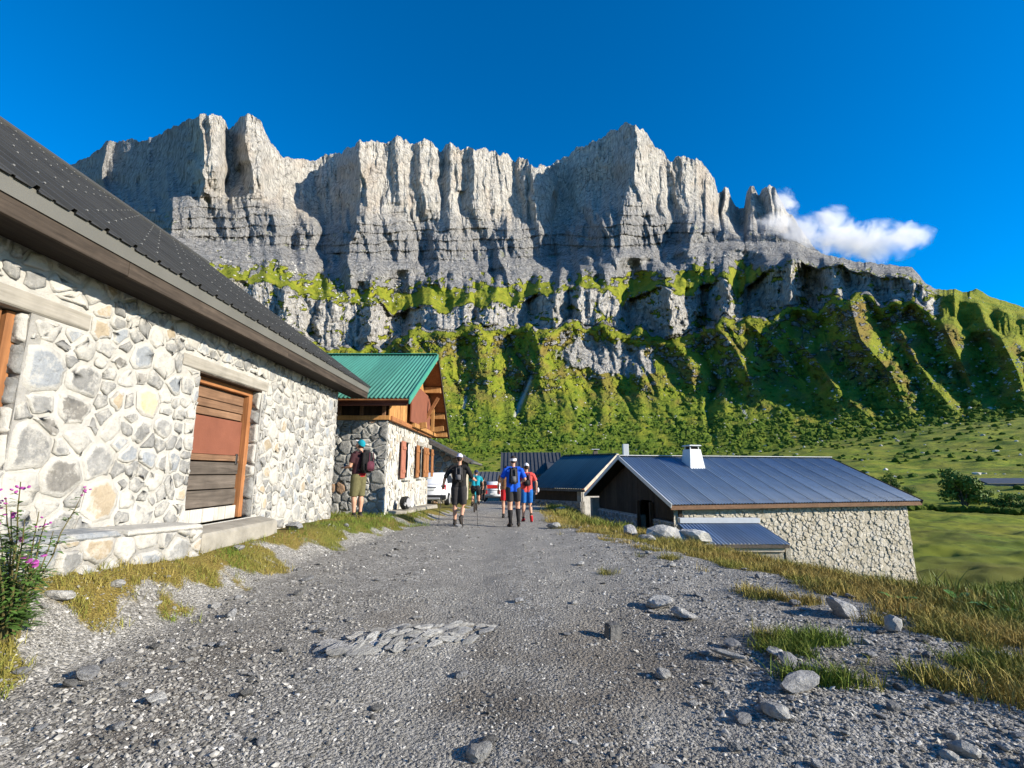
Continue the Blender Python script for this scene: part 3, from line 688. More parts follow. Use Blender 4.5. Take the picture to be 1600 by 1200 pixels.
def clip_rects(p, rects):
    def cl(poly, ax, val, sgn):
        out = []
        for k in range(len(poly)):
            a, b_ = poly[k], poly[(k + 1) % len(poly)]; da, db = (a[ax] - val) * sgn, (b_[ax] - val) * sgn
            if da <= 0: out.append(a)
            if da * db < 0: out.append((a[0] + (b_[0] - a[0]) * da / (da - db), a[1] + (b_[1] - a[1]) * da / (da - db)))
        return out
    def area(q): return .5 * abs(sum(q[i][0] * q[(i + 1) % len(q)][1] - q[(i + 1) % len(q)][0] * q[i][1] for i in range(len(q)))) if len(q) > 2 else 0
    for (u0, u1, v0, v1) in rects:
        us_ = [q[0] for q in p]; vs_ = [q[1] for q in p]
        if max(us_) <= u0 or min(us_) >= u1 or max(vs_) <= v0 or min(vs_) >= v1: continue
        p = max((cl(p, 0, u0, 1), cl(p, 0, u1, -1), cl(p, 1, v0, 1), cl(p, 1, v1, -1)), key=area)
        if area(p) < .0025: return None
    return p
def stone_field(root, to3, w_, h_, seeds, rs, gap, hgt, pick, skip=None, as_parts=True, join_mat=None, rects=(), name='stone', jit=.009, limit=299):
    cells = power_cells(seeds, w_, h_, rs); joined = MB(); cnt = 0
    order = sorted(range(len(seeds)), key=lambda i: -seeds[i][2])
    for i in order:
        if cells[i] is None: continue
        q0 = clip_rects(cells[i], rects)
        if q0 is None or len(q0) < 3: continue
        p = inset(q0, gap(rs))
        if p is None: continue
        p = rounded(p, rs, jit)
        if len(p) < 4: continue
        c = p.mean(0)
        if skip and (skip(*c) or any(skip(*q) for q in p)): continue
        h = hgt(rs)
        if as_parts and cnt < limit:
            mb = MB(); stone_shape(p, h, rs, to3, mb)
            mt_ = seeds[i][3] if len(seeds[i]) > 3 and seeds[i][3] else pick(rs)
            o = mb.build(name, mt_, root, smooth=True); nv_ = (len(o.data.vertices) - 1) // 3; vattr(o.data, 'lap', [1] * nv_ + [1] * nv_ + [.3] * nv_ + [0] * (len(o.data.vertices) - 3 * nv_)); wput(o, root); cnt += 1
        else: stone_shape(p, h, rs, to3, joined)
    if joined.v:
        o = joined.build('small_' + name + 's' if as_parts else name + 's', join_mat, root, smooth=True); wput(o, root); o['kind'] = 'stuff'
def poisson(rs, w_, h_, rmin, rmax, first=(), tries=9000):
    S = list(first)
    for t_ in range(tries):
        r = rmin + (rmax - rmin) * rs.random() ** 2.0 * (1 - t_ / tries) + 0; x, y = rs.random() * w_, rs.random() * h_
        if all((x - s[0]) ** 2 * .8 + (y - s[1]) ** 2 * 1.2 > ((r + s[2]) * .92) ** 2 for s in S): S.append((x, y, r))
    return S

def relief_wall(name, mat, root, to3, us, vs_, hole=None, amp=.012, fr=3.0, seed=1):
    U, Vv = np.meshgrid(us, vs_); H = fbm(U * fr, Vv * fr, 4, seed) * amp - amp * .9
    P = np.array([to3(a, b_, c) for a, b_, c in zip(U.ravel(), Vv.ravel(), H.ravel())])
    F_ = grid_faces(len(vs_), len(us))
    if hole:
        cu = U.ravel()[F_].mean(1); cv = Vv.ravel()[F_].mean(1); F_ = F_[~np.array([hole(a, b_) for a, b_ in zip(cu, cv)])]
    o = link(name, np_mesh(name, P, F_, True), mat, root); return wput(o, root)
def lines(a, b, step, extra=()):
    s = sorted(set([a, b] + [e for e in extra if a < e < b])); out = []
    for p, q in zip(s[:-1], s[1:]):
        n = max(1, int(round((q - p) / step))); out += list(np.linspace(p, q, n + 1)[:-1])
    return np.array(out + [s[-1]])

# ------------------------------------------------------------------ wood and metal
def wood_mat(name, lo, hi, axis='Z', sc=1.0, rough=.8, dark=.5):
    m, nt, b = newmat(name, rough, .2)
    st = {'X': (1.2, 22, 22), 'Y': (22, 1.2, 22), 'Z': (22, 22, 1.2)}[axis]
    co = coords(nt, 'Object', tuple(q * sc for q in st)); oi = nt.nodes.new('ShaderNodeObjectInfo')
    ad = nt.nodes.new('ShaderNodeVectorMath'); ad.operation = 'ADD'; L(nt, co, ad.inputs[0]); L(nt, oi.outputs['Random'], ad.inputs[1])
    n = noise(nt, ad.outputs[0], 1.0, 6, .65, .8); n2 = noise(nt, coords(nt), 4, 4)
    c = ramp(nt, n, [(.28, lo), (.72, hi)]); c = mixc(nt, ramp(nt, n, [(.26, dark), (.36, 0.0)]), c, tuple(q * .35 for q in lo))
    c = mixc(nt, 1.0, c, ramp(nt, n2, [(.3, .8), (.7, 1.12)]), 'MULTIPLY')
    c = mixc(nt, 1.0, c, ramp(nt, oi.outputs['Random'], [(0, .8), (1, 1.15)]), 'MULTIPLY')
    L(nt, c, b.inputs['Base Color']); bump(nt, b, n, .9, .006); return m
WD_ORANGE = wood_mat('orange_wood', (.19, .075, .03), (.37, .165, .065))
WD_ORANGE_Y = wood_mat('orange_wood_across', (.19, .075, .03), (.37, .165, .065), 'Y')
WD_LARCH = wood_mat('larch_boards', (.30, .14, .045), (.50, .27, .10))
WD_GREY_Y = wood_mat('weathered_grey_planks', (.06, .05, .04), (.17, .14, .115), 'Y')
WD_BROWN_Y = wood_mat('worn_brown_planks', (.10, .055, .032), (.25, .145, .085), 'Y')
WD_LINTEL = wood_mat('whitened_lintel', (.25, .23, .19), (.42, .39, .34), 'Y', .7, .9, .3)
WD_PALE = wood_mat('pale_bleached_board', (.38, .35, .30), (.58, .55, .50), 'Z', 1, .9, .3)
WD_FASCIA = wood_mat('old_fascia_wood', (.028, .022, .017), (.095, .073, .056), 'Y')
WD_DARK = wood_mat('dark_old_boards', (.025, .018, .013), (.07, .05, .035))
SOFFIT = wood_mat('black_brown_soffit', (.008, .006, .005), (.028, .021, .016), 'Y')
WD_RED = wood_mat('red_brown_beam', (.13, .04, .025), (.20, .07, .045), 'X')
PANEL_RUST = simple('rust_brown_panel', (.19, .07, .042), .75, .2, .12, 3, .004, 40)
SHUTTER = simple('red_brown_shutter_paint', (.33, .13, .085), .6, .3, .15, 6)
ROOF_CHAR = simple('charcoal_roof_steel', (.05, .05, .048), .62, .25, .2, 1.2, .001, 60, objvar=.08)
DRIP = simple('grey_drip_flashing', (.125, .122, .108), .55, .4, .1, 2)
SCREW = simple('galvanised_screw', (.17, .17, .165), .6, .3, .1)
CONCRETE = simple('pale_concrete', (.27, .25, .21), .95, .15, .25, 4, .01, 25)

# ------------------------------------------------------------------ big barn on the left
rs = np.random.RandomState(11)
WX = -4.0; Y0, Y1 = -3.0, float(PX(517, 800, WX)[1])
barn = empty('stone_barn', (WX - 4, 4.0, .3)); tag(barn, 'long pale rubble stone barn with charcoal metal roof along the left of the track', 'barn')
t3 = lambda u_, v_, h_: (WX + h_, Y0 + u_, v_)                      # wall coordinates: u along Y, v = z
dn, df_ = PX(315, 583, WX), PX(411, 608, WX); db = PX(283, 822, WX)
DY0, DY1, DZ1, DZ0 = float(dn[1]), float(df_[1]), float((dn[2] + df_[2]) / 2), float(db[2]) - .03
wf = PX(52, 489, WX); wb = PX(18, 735, WX); VY1, VZ1, VZ0 = float(wf[1]), float(wf[2]), float(wb[2]); VY0 = VY1 - 1.25
EX, EY1 = -3.59, float(PX(575, 612, -3.59)[1]); EZ = 3.40
RX, RZ = -7.99, 6.66
TOPZ = 3.35
inhole = lambda u_, v_: (DY0 < u_ + Y0 < DY1 and DZ0 < v_ < DZ1) or (VY0 < u_ + Y0 < VY1 and VZ0 < v_ < VZ1)
us = lines(0, Y1 - Y0, .07, (DY0 - Y0, DY1 - Y0, VY0 - Y0, VY1 - Y0)); vs2 = lines(-.1, TOPZ, .07, (DZ0, DZ1, VZ0, VZ1))
relief_wall('wall', MORTAR, barn, t3, us, vs2, inhole, .016, 3.2, 3)
body = MB()
body.box((WX - 4, (Y0 + Y1) / 2 - .0, -.2), (7.96, Y1 - Y0, .2))
body.prism([(WX - .02, Y1, -.1), (WX - 8, Y1, -.1), (WX - 8, Y1, TOPZ), (RX, Y1, RZ - .25), (WX - .02, Y1, TOPZ)], (0, -.3, 0))
body.box((WX - 7.9, (Y0 + Y1) / 2, 1.6), (.2, Y1 - Y0 - .7, 3.4))
body.prism([(WX - .02, Y0, -.1), (WX - 8, Y0, -.1), (WX - 8, Y0, TOPZ), (RX, Y0, RZ - .25), (WX - .02, Y0, TOPZ)], (0, .3, 0))
wput(body.build('wall_core', MORTAR, barn), barn)
def skip_l(u_, v_):
    y = u_ + Y0
    return y < 2.6 or y > Y1 + .02
RECTS = [(DY0 - Y0 - .01, DY1 - Y0 + .01, DZ0 - .1, DZ1), (DY0 - Y0 - .37, DY1 - Y0 + .15, DZ1 - .01, DZ1 + .2), (VY0 - Y0 - .5, VY1 - Y0 + .01, VZ0, VZ1), (VY0 - Y0 - .5, VY1 - Y0 + .56, VZ1 - .01, VZ1 + .2)]
TR = [(170,330,.21,SM_BLUE),(325,390,.19,SM_GREY),(290,480,.19,SM_DARK),(395,185,.11,SM_TAN),(405,258,.08,SM_GREY),(545,290,.14,SM_BLUE),(630,320,.14,SM_PALE),(565,462,.17,SM_OCHRE),(100,630,.22,SM_GREY),(235,750,.19,SM_DARK),(390,840,.22,SM_TAN),(540,895,.15,SM_GREY),(632,560,.13,SM_GREY),(380,690,.15,SM_GREY),(540,572,.11,SM_GREY),(295,600,.12,SM_PALE),(695,305,.07,SM_DARK),(870,300,.08,SM_BLUE),(655,200,.10,SM_TAN),(720,405,.12,SM_GREY),(1022,625,.13,SM_TAN),(1098,500,.11,SM_GREY),(1180,760,.08,SM_BLUE),(1012,850,.10,SM_TAN),(1082,810,.10,SM_BLUE),(1050,750,.14,SM_PALE),(1145,670,.12,SM_GREY),(292,205,.10,SM_BLUE),(185,170,.12,SM_PALE),(512,150,.08,SM_GREY),(480,370,.09,SM_PALE),(430,560,.10,SM_PALE),(490,660,.08,SM_BLUE),(550,825,.05,SM_DARK),(675,470,.06,SM_DARK),(60,930,.13,SM_GREY),(230,930,.13,SM_GREY),(1215,600,.13,SM_PALE),(1240,480,.13,SM_GREY),(1060,640,.10,SM_TAN),(160,560,.09,SM_DARK),(250,640,.08,SM_GREY),(330,260,.12,SM_PALE),(450,450,.09,SM_TAN)]
first = []
for cx, cy_, r, m_ in TR:
    p = PX(cx / 2.448, 440 + cy_ / 2.448, WX); first.append((float(p[1]) - Y0, float(p[2]), r * .98, m_))
sd = poisson(rs, Y1 - Y0 + .3, TOPZ + .2, .062, .20, first, 14000)
pick_l = lambda r: [SM_GREY, SM_PALE, SM_BLUE, SM_TAN, SM_PALE, SM_GREY, SM_DARK, SM_PALE, SM_PALE, SM_PALE, SM_GREY][r.randint(11)]
stone_field(barn, t3, Y1 - Y0, TOPZ, sd, rs, lambda r: .009 + .024 * r.random() ** 1.8, lambda r: .001 + .012 * r.random(), pick_l, skip_l, True, SM_GREY, RECTS)
# quoins dark jamb faces of the openings
def jamb(yj, z0, z1, depth, nst, seedn):
    r2_ = np.random.RandomState(seedn)
    b_ = MB(); b_.box((WX - depth / 2 - .012, yj + .06, (z0 + z1) / 2), (depth, .115, z1 - z0)); wput(b_.build('jamb', MORTAR_G, barn), barn)
    tj = lambda u_, v_, h_: (WX - .01 - u_, yj - h_, z0 + v_)
    sds = [((.5 + .12 * r2_.normal()) * depth, (k + .5) * (z1 - z0) / nst, .1) for k in range(nst)]
    stone_field(barn, tj, depth, z1 - z0, sds, r2_, lambda r: .012, lambda r: .03 + .02 * r.random(), lambda r: [SM_DARK, SM_RAW, SM_DARK, SM_RAW][r.randint(4)], None, True)
jamb(DY1, DZ0, DZ1, .30, 7, 5); jamb(VY1, VZ0, VZ1, .34, 5, 6)
for y0_, y1_, z in ((DY0 - .36, DY1 + .14, DZ1), (VY0, VY1 + .55, VZ1)):
    b_ = MB(); b_.box((WX - .165, (y0_ + y1_) / 2, z + .08), (.34, y1_ - y0_, .155)); wput(b_.build('lintel', WD_LINTEL, barn, bev=.012), barn)
b_ = MB(); b_.box((WX - .16, (DY0 + DY1) / 2, DZ1 - .012), (.3, DY1 - DY0, .02)); wput(b_.build('lintel_soffit', WD_DARK, barn), barn)
# the door: frame, planks, rust panel
door = empty('door', (0, 0, 0)); door.parent = barn; door.location = -barn.location
DX = WX - .235
def dpart(name, mat, c, s, bev=.006):
    o = MB().box(c, s).build(name, mat, door, bev=bev); return o
dpart('frame', WD_ORANGE, (DX + .045, DY1 - .075, (DZ0 + DZ1) / 2), (.11, .10, DZ1 - DZ0 - .01))
dpart('frame', WD_ORANGE, (DX + .045, DY0 + .05, (DZ0 + DZ1) / 2), (.11, .10, DZ1 - DZ0 - .01))
dpart('frame_head', WD_ORANGE_Y, (DX + .05, (DY0 + DY1) / 2, DZ1 - .065), (.10, DY1 - DY0 - .25, .09))
yl, yr = DY0 + .105, DY1 - .13; wl = yr - yl; ym = (yl + yr) / 2; zt = DZ1 - .115; Hh = zt - DZ0
zz = [zt, zt - .09 * Hh, zt - .155 * Hh, zt - .215 * Hh]
for k in range(3): dpart('plank', WD_BROWN_Y, (DX + .01 * (k % 2), ym, (zz[k] + zz[k + 1]) / 2), (.035, wl - .02 * k, zz[k] - zz[k + 1] - .012))
zp0, zp1 = zt - .50 * Hh, zt - .222 * Hh
dpart('rust_panel', PANEL_RUST, (DX + .012, ym, (zp0 + zp1) / 2), (.03, wl - .01, zp1 - zp0), .003)
dpart('plank', WD_BROWN_Y, (DX + .02, ym, zt - .525 * Hh), (.035, wl - .02, .045 * Hh))
zb = [zt - .555 * Hh, zt - .655 * Hh, zt - .765 * Hh, zt - .895 * Hh]
for k in range(3): dpart('plank', WD_GREY_Y, (DX + .012 * ((k + 1) % 2), ym, (zb[k] + zb[k + 1]) / 2), (.035, wl - .015 * (k % 2), zb[k] - zb[k + 1] - .014))
for k in range(5): dpart('sill_board', WD_PALE, (DX + .04, yl + (k + .5) * wl / 5, DZ0 + .05 * Hh), (.03, wl / 5 - .012, .10 * Hh))
dpart('latch', simple('black_iron', (.02, .02, .02), .5, .4), (DX + .035, yr - .08, zt - .53 * Hh), (.02, .05, .16))
# the window at the picture's edge
win = empty('window', (0, 0, 0)); win.parent = barn; win.location = -barn.location
for nm_, c, s in (('frame', (WX - .14, VY1 - .06, (VZ0 + VZ1) / 2), (.09, .10, VZ1 - VZ0 - .02)), ('frame', (WX - .14, VY0 + .1, (VZ0 + VZ1) / 2), (.09, .10, VZ1 - VZ0 - .02)), ('frame', (WX - .14, (VY0 + VY1) / 2, VZ1 - .07), (.09, VY1 - VY0 - .3, .1))):
    MB().box(c, s).build(nm_, WD_ORANGE, win, bev=.006)
for k in range(5): MB().box((WX - .17, VY0 + .15 + (k + .5) * (VY1 - VY0 - .3) / 5, (VZ0 + VZ1) / 2 - .06), (.03, (VY1 - VY0 - .3) / 5 - .01, VZ1 - VZ0 - .14)).build('plank', WD_BROWN_Y, win, bev=.004)
# roof
roof = empty('roof', (0, 0, 0)); roof.parent = barn; roof.location = -barn.location
sv = Vector((RX - EX, 0, RZ - EZ)); SLn = sv.length; sv.normalize(); nv = Vector((sv.z, 0, -sv.x)).normalized()
if nv.z < 0: nv = -nv
pit = .32; prof = [(0, 0), (.11, 0), (.115, .012), (.135, .012), (.14, 0), (.265, 0), (.275, .034), (.305, .034), (.315, 0)]
YS0 = -3.2; nsh = int(math.ceil((EY1 - YS0) / (pit * 3)))
YS0 = EY1 - nsh * pit * 3
def sheet_mesh(nrib, length):
    pr = [(k * pit + a, h_ + .004 * k) for k in range(nrib) for a, h_ in prof] + [(nrib * pit + .02, .004 * nrib)]
    vs_ = []; n = len(pr)
    for l_ in (-.06, length):
        for a, h_ in pr: vs_.append((*(sv * l_ + nv * h_)[:1], a, (sv * l_ + nv * h_)[2]))
    for l_ in (-.06, length):
        for a, h_ in pr: q_ = sv * l_ + nv * (h_ - .004); vs_.append((q_[0], a, q_[2]))
    fs = [(i, i + 1, n + i + 1, n + i) for i in range(n - 1)] + [(2 * n + i, 3 * n + i, 3 * n + i + 1, 2 * n + i + 1) for i in range(n - 1)] + [(i, 2 * n + i, 2 * n + i + 1, i + 1) for i in range(n - 1)]
    me_ = bpy.data.meshes.new('roof_sheet'); me_.from_pydata(vs_, [], fs); return me_
shm = sheet_mesh(3, SLn)
for k in range(nsh):
    o = link('roof_sheet', shm, ROOF_CHAR, roof); o.location = (EX, YS0 + k * pit * 3, EZ + .002 * (k % 2))
scr = MB()
for k in range(nsh * 3):
    y = YS0 + k * pit + .29
    if y < 1: continue
    for j in range(9):
        q_ = Vector((EX, y, EZ)) + sv * (.22 + j * .62 + .1 * (k % 2)) + nv * .046
        scr.box(q_, (.015, .015, .012))
o = scr.build('screws', SCREW, roof); o['kind'] = 'stuff'
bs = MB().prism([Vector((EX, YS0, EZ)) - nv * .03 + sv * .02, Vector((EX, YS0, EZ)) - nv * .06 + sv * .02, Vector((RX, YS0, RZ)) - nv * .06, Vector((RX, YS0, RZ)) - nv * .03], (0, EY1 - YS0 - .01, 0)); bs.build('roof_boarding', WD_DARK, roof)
sv2 = Vector((-sv.x, 0, sv.z))
MB().prism([(RX + .02, YS0, RZ), (RX + .02, YS0, RZ - .05), (WX - 8.3, YS0, EZ - .05), (WX - 8.3, YS0, EZ)], (0, EY1 - YS0, 0)).build('rear_slope', ROOF_CHAR, roof)
MB().tube([(RX, YS0, RZ + .03), (RX, EY1 + .01, RZ + .03)], .07, 8).build('ridge_cap', ROOF_CHAR, roof)
MB().hexa([(EX - .035, YS0, EZ - .155), (EX + .012, YS0, EZ - .155), (EX + .012, EY1, EZ - .155), (EX - .035, EY1, EZ - .155)], [(EX - .035, YS0, EZ - .022), (EX + .03, YS0, EZ - .022), (EX + .03, EY1, EZ - .022), (EX - .035, EY1, EZ - .022)]).build('drip_edge', DRIP, roof)
segs = [YS0, 1.2, 4.3, 7.6, EY1]
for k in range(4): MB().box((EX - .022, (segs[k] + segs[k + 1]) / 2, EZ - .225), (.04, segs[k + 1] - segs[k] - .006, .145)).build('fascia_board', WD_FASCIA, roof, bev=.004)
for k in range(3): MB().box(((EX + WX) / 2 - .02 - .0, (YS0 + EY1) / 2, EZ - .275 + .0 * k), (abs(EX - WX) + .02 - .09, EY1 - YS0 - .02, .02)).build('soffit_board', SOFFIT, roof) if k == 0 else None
# far verge: barge board with weathered end
va = Vector((EX, EY1 - .02, EZ)); 
MB().prism([va + sv * 0 - nv * .05, va - nv * .20, va + sv * SLn - nv * .20, va + sv * SLn - nv * .05], (0, -.04, 0)).build('barge_board', WD_FASCIA, roof)
for k in range(4):
    q_ = Vector((EX, 0, EZ)) + sv * (.5 + k * 1.4) - nv * .16
    MB().box((q_.x, EY1 - .6, q_.z), (.12, 1.1, .16)).build('purlin', WD_FASCIA, roof)
# plinth ledge along the wall with its own stones, door step
pl0, pl1 = PX(50, 846, -3.62), PX(318, 834, -3.62)
PYa, PYb = 2.2, float(pl1[1]); pz = lambda y: .80 - (y - 3.4) * .05
pm = MB(); PXo = -3.64
pm.hexa([(PXo, PYa, -.1), (WX + .0, PYa, -.1), (WX + .0, PYb, -.1), (PXo, PYb, -.1)], [(PXo, PYa, pz(PYa)), (WX, PYa, pz(PYa) + .03), (WX, PYb, pz(PYb) + .03), (PXo, PYb, pz(PYb))])
plinth = empty('plinth', (0, 0, 0)); plinth.parent = barn; plinth.location = -barn.location
pm.build('mortar', MORTAR_G, plinth, bev=.02)
tp = lambda u_, v_, h_: (PXo + h_, PYa + u_, .1 + v_ + (pz(PYa + u_) - .8))
r3 = np.random.RandomState(21)
sds = poisson(r3, PYb - PYa, .70, .09, .19, tries=2500)
stone_field(plinth, tp, PYb - PYa, .70, sds, r3, lambda r: .010 + .015 * r.random(), lambda r: .015 + .035 * r.random(), lambda r: [SM_GREY, SM_PALE, SM_TAN, SM_BLUE, SM_PALE][r.randint(5)])
for k, (y0_, y1_) in enumerate(((2.5, 3.75), (3.8, 4.7), (4.74, PYb))):
    zz_ = pz((y0_ + y1_) / 2) + .025
    MB().hexa([(PXo + .05, y0_, pz(y0_) - .02), (WX, y0_, pz(y0_) - .02), (WX, y1_, pz(y1_) - .02), (PXo + .03, y1_, pz(y1_) - .02)], [(PXo + .03, y0_ + .03, pz(y0_) + .03), (WX, y0_, pz(y0_) + .055), (WX, y1_, pz(y1_) + .055), (PXo + .02, y1_ - .05, pz(y1_) + .035)]).build('ledge_slab', [SM_GREY, SM_BLUE, SM_PALE][k], plinth, bev=.015)
sy0, sy1 = PYb + .02, DY1 + .25
MB().hexa([(-3.60, sy0, gz(-3.6, sy0) - .2), (WX, sy0, .1), (WX, sy1, .1), (-3.68, sy1, gz(-3.68, sy1) - .2)], [(-3.62, sy0, DZ0 - .05), (WX, sy0, DZ0 + .0), (WX, sy1, DZ0 - .0), (-3.7, sy1, DZ0 - .07)]).build('doorstep', CONCRETE, plinth, bev=.03)
# ------------------------------------------------------------------ corrugated roof helper
def corr_sheet(w_, l_, pitch, amp, seg=6):
    n = max(2, int(round(w_ / pitch)) * seg) + 1; vs_ = []; fs = []
    for dz in (0, -.003):
        for j in (0, l_):
            for i in range(n):
                x = w_ * i / (n - 1); vs_.append((x, j, amp * math.sin(2 * math.pi * x / pitch) + dz))
    for i in range(n - 1): fs += [(i, i + 1, n + i + 1, n + i), (2 * n + i, 3 * n + i, 3 * n + i + 1, 2 * n + i + 1), (i, 2 * n + i, 2 * n + i + 1, i + 1)]
    me_ = bpy.data.meshes.new('roof_sheet'); me_.from_pydata(vs_, [], fs)
    for p in me_.polygons: p.use_smooth = True
    return me_
def roof_plane(parent, A, B, Up, mat, sheet_w, pitch, amp, rows=1, name='roof_sheet', seg=6):
    """corrugated sheets between eave A-B and eave+Up (vectors), corrugation running up the slope"""
    A, B, Up = Vector(A), Vector(B), Vector(Up); ex = (B - A); n = max(1, int(round(ex.length / sheet_w))); sw = ex.length / n
    ex.normalize(); ey = Up.normalized(); ez = ex.cross(ey).normalized(); s_ = 1
    if ez.z < 0: ez = -ez
    ey2 = ey; M = Matrix((ex, ey2, ez)).transposed().to_4x4()
    pp = sw / max(2, round(sw / pitch)); ln = Up.length / rows
    me_ = corr_sheet(sw + .01, ln + (.06 if rows > 1 else 0), pp, amp, seg)
    for r_ in range(rows):
        for k in range(n):
            o = link(name, me_, mat, parent)
            off = A + ex * (k * sw) + ey * (r_ * ln) + ez * (.003 * (k % 2) + .006 * r_)
            o.matrix_local = Matrix.Translation(off) @ M
            if parent is not None:
                t_ = Vector((0, 0, 0)); p = parent
                while p is not None: t_ += p.location; p = p.parent
                o.location = o.location - t_
def sub_root(name, parent):
    o = empty(name); o.parent = parent; return wput(o, parent)
def roof_mat(name, col, rough=.5, spec=.45, var=.12):
    m, nt, b = newmat(name, rough, spec); oi = nt.nodes.new('ShaderNodeObjectInfo'); co = coords(nt)
    n = noise(nt, co, 1.3, 5, .7); st = noise(nt, coords(nt, 'Object', (5, .5, 5)), 1, 4)
    c = ramp(nt, n, [(.3, tuple(q * (1 - var) for q in col)), (.7, tuple(q * (1 + var) for q in col))])
    c = mixc(nt, 1.0, c, ramp(nt, st, [(.3, .85), (.7, 1.12)]), 'MULTIPLY')
    c = mixc(nt, 1.0, c, ramp(nt, oi.outputs['Random'], [(0, .88), (1, 1.1)]), 'MULTIPLY')
    L(nt, c, b.inputs['Base Color']); L(nt, ramp(nt, n, [(.3, rough - .08), (.7, rough + .12)]), b.inputs['Roughness']); return m
def planks(parent, name, mat, p0, ex, total, wdt, z0f, z1f, th, nrm, gap=.008, rs_=rnd):
    """vertical boards along ex from p0, each its own object; z0f/z1f give bottom/top at distance s"""
    n = max(1, int(round(total / wdt))); w2 = total / n; ex = Vector(ex); nrm = Vector(nrm)
    for k in range(n):
        a, b_ = k * w2 + gap / 2, (k + 1) * w2 - gap / 2; t_ = th * (1 + .35 * (rs_.random() - .5)); pb = Vector(p0)
        if z1f((a + b_) / 2) - z0f((a + b_) / 2) < .05: continue
        f = lambda s_, z, d_: (*(pb + ex * s_ + nrm * d_).xy, z)
        mb = MB().hexa([f(a, z0f(a), 0), f(b_, z0f(b_), 0), f(b_, z0f(b_), t_), f(a, z0f(a), t_)], [f(a, z1f(a), 0), f(b_, z1f(b_), 0), f(b_, z1f(b_), t_), f(a, z1f(a), t_)])
        wput(mb.build(name, mat, parent), parent)

# ------------------------------------------------------------------ the wooden chalet with the green roof
GREEN = roof_mat('green_roof_paint', (.06, .215, .16), .45, .45)
GREEN_TRIM = simple('green_trim', (.05, .26, .19), .5, .4, .1)
FX, CY0, CY1 = -3.42, 13.4, 20.2
ch = empty('green_roof_chalet', (-6.5, 16.5, 0)); tag(ch, 'wooden chalet on a stone ground floor with a green corrugated roof', 'chalet')
cz = lambda y: gz(FX + .1, y)
ST = 2.72                                    # top of the stone storey
tf = lambda u_, v_, h_: (-9.5 + u_, CY0 - h_, v_ - .2)           # end wall facing the viewer
relief_wall('end_wall', MORTAR, ch, tf, lines(0, 9.5 + FX, .09), lines(0, ST + .2, .09), None, .02, 3, 40)
r4 = np.random.RandomState(31)
sds = poisson(r4, 9.5 + FX, ST + .25, .09, .22, tries=5000)
pk = lambda r: [SM_RAW, SM_RAW, SM_RAW2, SM_RAW2, SM_GREY, SM_BROWN if r.random() < .3 else SM_PALE][r.randint(6)]
stone_field(ch, tf, 9.5 + FX, ST + .2, sds, r4, lambda r: .006 + .010 * r.random(), lambda r: .004 + .03 * r.random(), pk, lambda u_, v_: u_ < 2.6, True)
tg = lambda u_, v_, h_: (FX + h_, CY0 + u_, v_ - .5)             # long wall with the shutters
WNS = []
for (xa, ya, yb_, xb) in ((631.5, 680, 739, 637.5), (653, 694, 747, 658.5), (667.5, 703, 749, 670.5)):
    a, b_ = PX(xa, ya, FX), PX(xb, yb_, FX); WNS.append((float(a[1]), float(b_[1]), 1.13, 2.24))
hol = lambda u_, v_: any(a < u_ + CY0 < b_ and c < v_ - .5 < d for a, b_, c, d in WNS)
relief_wall('facade', WHITEWASH, ch, tg, lines(0, CY1 - CY0, .1, [q - CY0 for w_ in WNS for q in w_[:2]]), lines(0, ST + .5, .1, [1.63, 2.74]), hol, .03, 2.5, 41)
sds = poisson(r4, CY1 - CY0, ST + .5, .10, .2, tries=1500)
stone_field(ch, tg, CY1 - CY0, ST + .5, sds, r4, lambda r: .02 + .02 * r.random(), lambda r: -.05 + .056 * r.random(), lambda r: [SM_PALE, SM_PALE, SM_TAN][r.randint(3)], lambda u_, v_: hol(u_ + .0, v_) or hol(u_ + .12, v_) or hol(u_ - .12, v_) or v_ < .5, True)
mb = MB(); mb.box((-6.9, (CY0 + CY1) / 2, -.4), (6.8, CY1 - CY0 - .1, .2)); mb.box((-6.6, CY1 - .1, 1.2), (6.2, .15, 3.0)); mb.box((-9.4, (CY0 + CY1) / 2, 1.2), (.15, CY1 - CY0 - .2, 3.0))
wput(mb.build('rear_walls', WHITEWASH, ch), ch)
INT = simple('dark_interior', (.03, .028, .025), .9, .1, .2)
GLASS, ntg, bgs = newmat('window_glass', .08, .6); bgs.inputs['Base Color'].default_value = (.02, .025, .03, 1)
